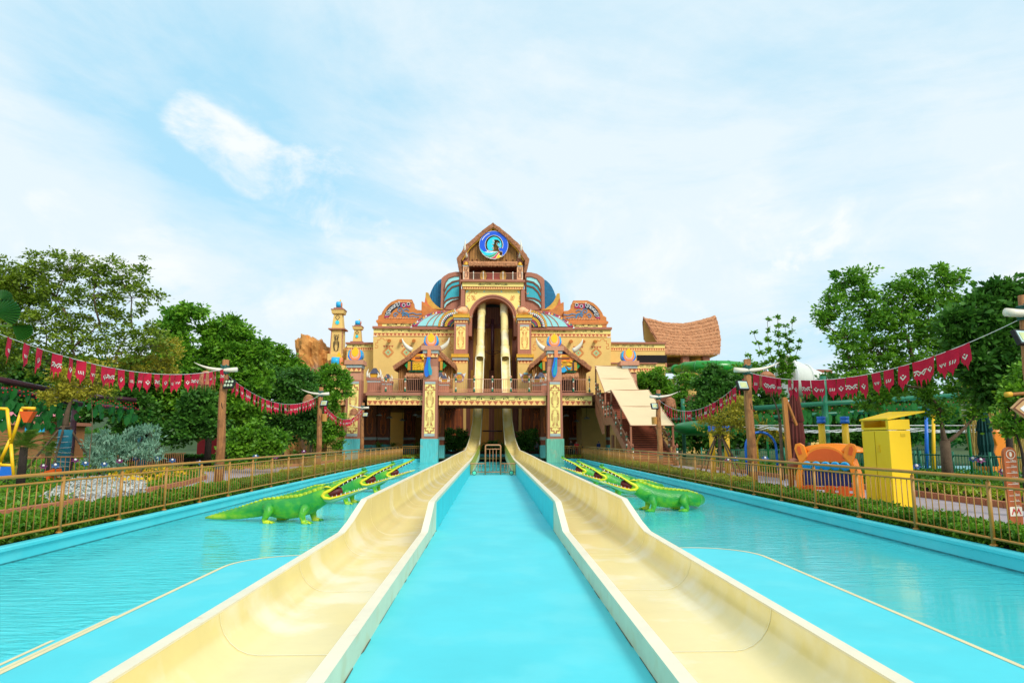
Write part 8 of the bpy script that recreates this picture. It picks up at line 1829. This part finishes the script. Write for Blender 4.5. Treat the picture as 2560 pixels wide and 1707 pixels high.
# ------------------------------------------------------------------ tree wraps and props
def wrap(x, y, r, h, lab, mat, rope=True):
    rt = thing('trunk_wrap', lab, 'trunk wrap', (x, y, 0)); m = MB(); m.tube([(x, y, 0), (x + .02, y, h * .5), (x + .05, y, h)], [r * 1.15, r, r], 12); m.build('cloth', mat, rt, True)
    if rope:
        for k in range(9): z = .2 + k * (h - .3) / 9; m = MB(); m.tube([(x + r * 1.1 * math.cos(a), y + r * 1.1 * math.sin(a), z + .03 * math.sin(a + k)) for a in [6.283 * j / 12 for j in range(13)]], .012, 5); m.build('rope', WHITE, rt, True)
    return rt
tb_ = G(150, 1205, 0); CL = M('teal_cloth', (.02, .20, .27), .8, .2)
wrap(tb_.x, tb_.y, .26, 2.15, 'blue cloth with white rope round the leaning tree trunk', CL)
wrap(-21, 42, .3, 1.9, 'blue cloth round the trunk of the twin topped tree', MATS['teal_cloth'], False)
wrap(-15.5, 46, .25, 1.2, 'short blue cloth round the trunk behind the far rail', MATS['teal_cloth'], False)
def prop(x, y, h, sp, lab, n=4, a0=.3):
    rt = thing('tree_prop', lab, 'tree prop', (x, y, 0), 'wooden props holding up young trees')
    for k in range(n): a = a0 + 6.283 * k / n; m = MB(); m.tube([(x + sp * math.cos(a), y + sp * math.sin(a), 0), (x + .12 * math.cos(a), y + .12 * math.sin(a), h)], .045, 7); m.build('prop_pole', BARK, rt, True)
    m = MB(); m.tube([(x - .35, y - .1, h - .1), (x + .35, y - .1, h - .05)], .04, 6); m.build('cross_bar', BARK_D, rt, True)
prop(tb_.x, tb_.y, 2.3, 1.6, 'wooden props round the blue wrapped leaning tree'); prop(-21, 42, 2.1, 1.5, 'wooden props round the twin topped tree'); prop(-15.5, 46, 1.9, 1.2, 'wooden props round the dark tree by the second left pole'); prop(W(1800, 1150, 34).x, 34, 2.0, 1.3, 'wooden props round the twiggy tree beside the yellow posts')
prop(-14.6, 56, 1.8, 1.0, 'wooden props round the tree left of the end pillar')
# ------------------------------------------------------------------ left play area
yf = thing('yellow_play_frame', 'yellow splayed play frame with blue panel at the left edge', 'play frame', (W(30, 1150, 22).x, 22, 0)); Yp = 22
def bar(p, q, r, mat, nm='bar'): m = MB(); m.tube([W(*p, Yp), W(*q, Yp)], r, 8); m.build(nm, mat, yf, True)
for p, q in (((-10, 1021), (18, 1022)), ((18, 1022), (27, 1110)), ((55, 1022), (27, 1110)), ((55, 1020), (88, 1021)), ((27, 1095), (0, 1155)), ((27, 1105), (34, 1198)), ((-5, 1162), (32, 1163)), ((0, 1155), (-4, 1190))): bar(p, q, .05, YELLOW if p[1] > 1015 else ORANGE)
m = MB(); P = [W(px, py, Yp - .02) for px, py in ((2, 1166), (28, 1166), (32, 1196), (-2, 1196))]; m.prism([(p.x, p.z) for p in P], Yp - .04, Yp + .04); m.build('blue_panel', BLUE, yf)
m = MB(); m.frus(*(lambda c: (c.x - .05, c.x + .05, Yp - .1, Yp + .1, c.z - .35, c.z, c.x - .22, c.x + .22))(W(71, 1028, Yp))); m.build('orange_bucket', ORANGE_D, yf)
rw_ = thing('red_wall', 'plain dark red wall behind the low hedge left of the first pole', 'wall', (-20.5, 47, 0)); m = MB(); a, b = W(494, 1095, 47), W(560, 1145, 47); m.box(a.x, b.x, 47, 47.2, 0, a.z); m.build('wall_panel', RED, rw_)
def back_building(px0, px1, py0, Y, mat, lab, extra=None):
    a, b = W(px0, py0, Y), W(px1, py0, Y); rt = thing('back_building', lab, 'building', ((a.x + b.x) / 2, Y, 0)); m = MB(); m.box(a.x, b.x, Y, Y + 5, 0, a.z); m.build('wall', mat, rt); m = MB(); m.box(a.x - .3, b.x + .3, Y - .4, Y + 5.3, a.z, a.z + .25); m.build('roof_edge', BROWN, rt); return rt
k1 = back_building(-60, 110, 1062, 50, M('dull_orange_wall', (.34, .14, .05), .8), 'low ochre building with pink roof behind the left play pool'); m = MB(); a, b = W(-60, 1028, 49.5), W(150, 1040, 49.5); m.frus(a.x, b.x, 49.4, 52, b.z, a.z, a.x + .2, b.x - .4, 1, -.5); m.build('pink_roof', PINK, k1)
for px in (75, 100): m = MB(); a, b = W(px - 10, 1055, 49.9), W(px + 10, 1080, 49.9); m.box(a.x, b.x, 49.85, 49.98, b.z, a.z); m.build('blue_mosaic', BLUE_L, k1)
back_building(640, 790, 1088, 72, OCHRE, 'ochre building wall glimpsed between the left trees')
rock('rock', 690, 745, 1000, 1150, 60, 2, 'pinkish brown rock glimpsed behind the dark left trees', 9.1, .6)
m = MB(); P = [W(px, py, 27) for px, py in ((103, 1190), (104, 1180), (134, 1172), (134, 1182), (122, 1186), (122, 1212), (116, 1212), (115, 1187))]; m.prism([(p.x, p.z) for p in P], 27, 27.5); o = m.build('orange_slide_end', ORANGE_D, None); tag(o, 'orange slide end beside the wrapped trunk', 'play slide')
# brown railings of the left pool
lf = thing('brown_railing', 'brown railing round the left play pool behind the flower bed', 'railing', (-20, 30, 0)); 
for (a, b) in (((-30, 27.2), (-16.2, 28.6)), ((-16.2, 28.6), (-15.8, 36))):
    A, B = Vector((*a, 0)), Vector((*b, 0))
    for z in (.25, 1.05): m = MB(); m.tube([A + Vector((0, 0, z)), B + Vector((0, 0, z))], .028, 6); m.build('rail', BRASSP, lf, True)
    n = int((B - A).length / .18)
    for i in range(n): p = A.lerp(B, i / n); m = MB(); m.tube([p, p + Vector((0, 0, 1.05))], .013, 5); m.build('bar', BRASSP, lf)
bamboo_fence([(-16, 63.6), (-6.4, 66)], 1.0, 'dark railing behind the lawn on the left under the bridge', BLACK, .2)
bamboo_fence([(6.4, 66), (9, 64.4)], 1.0, 'dark railing behind the lawn on the right under the bridge', BLACK, .2)
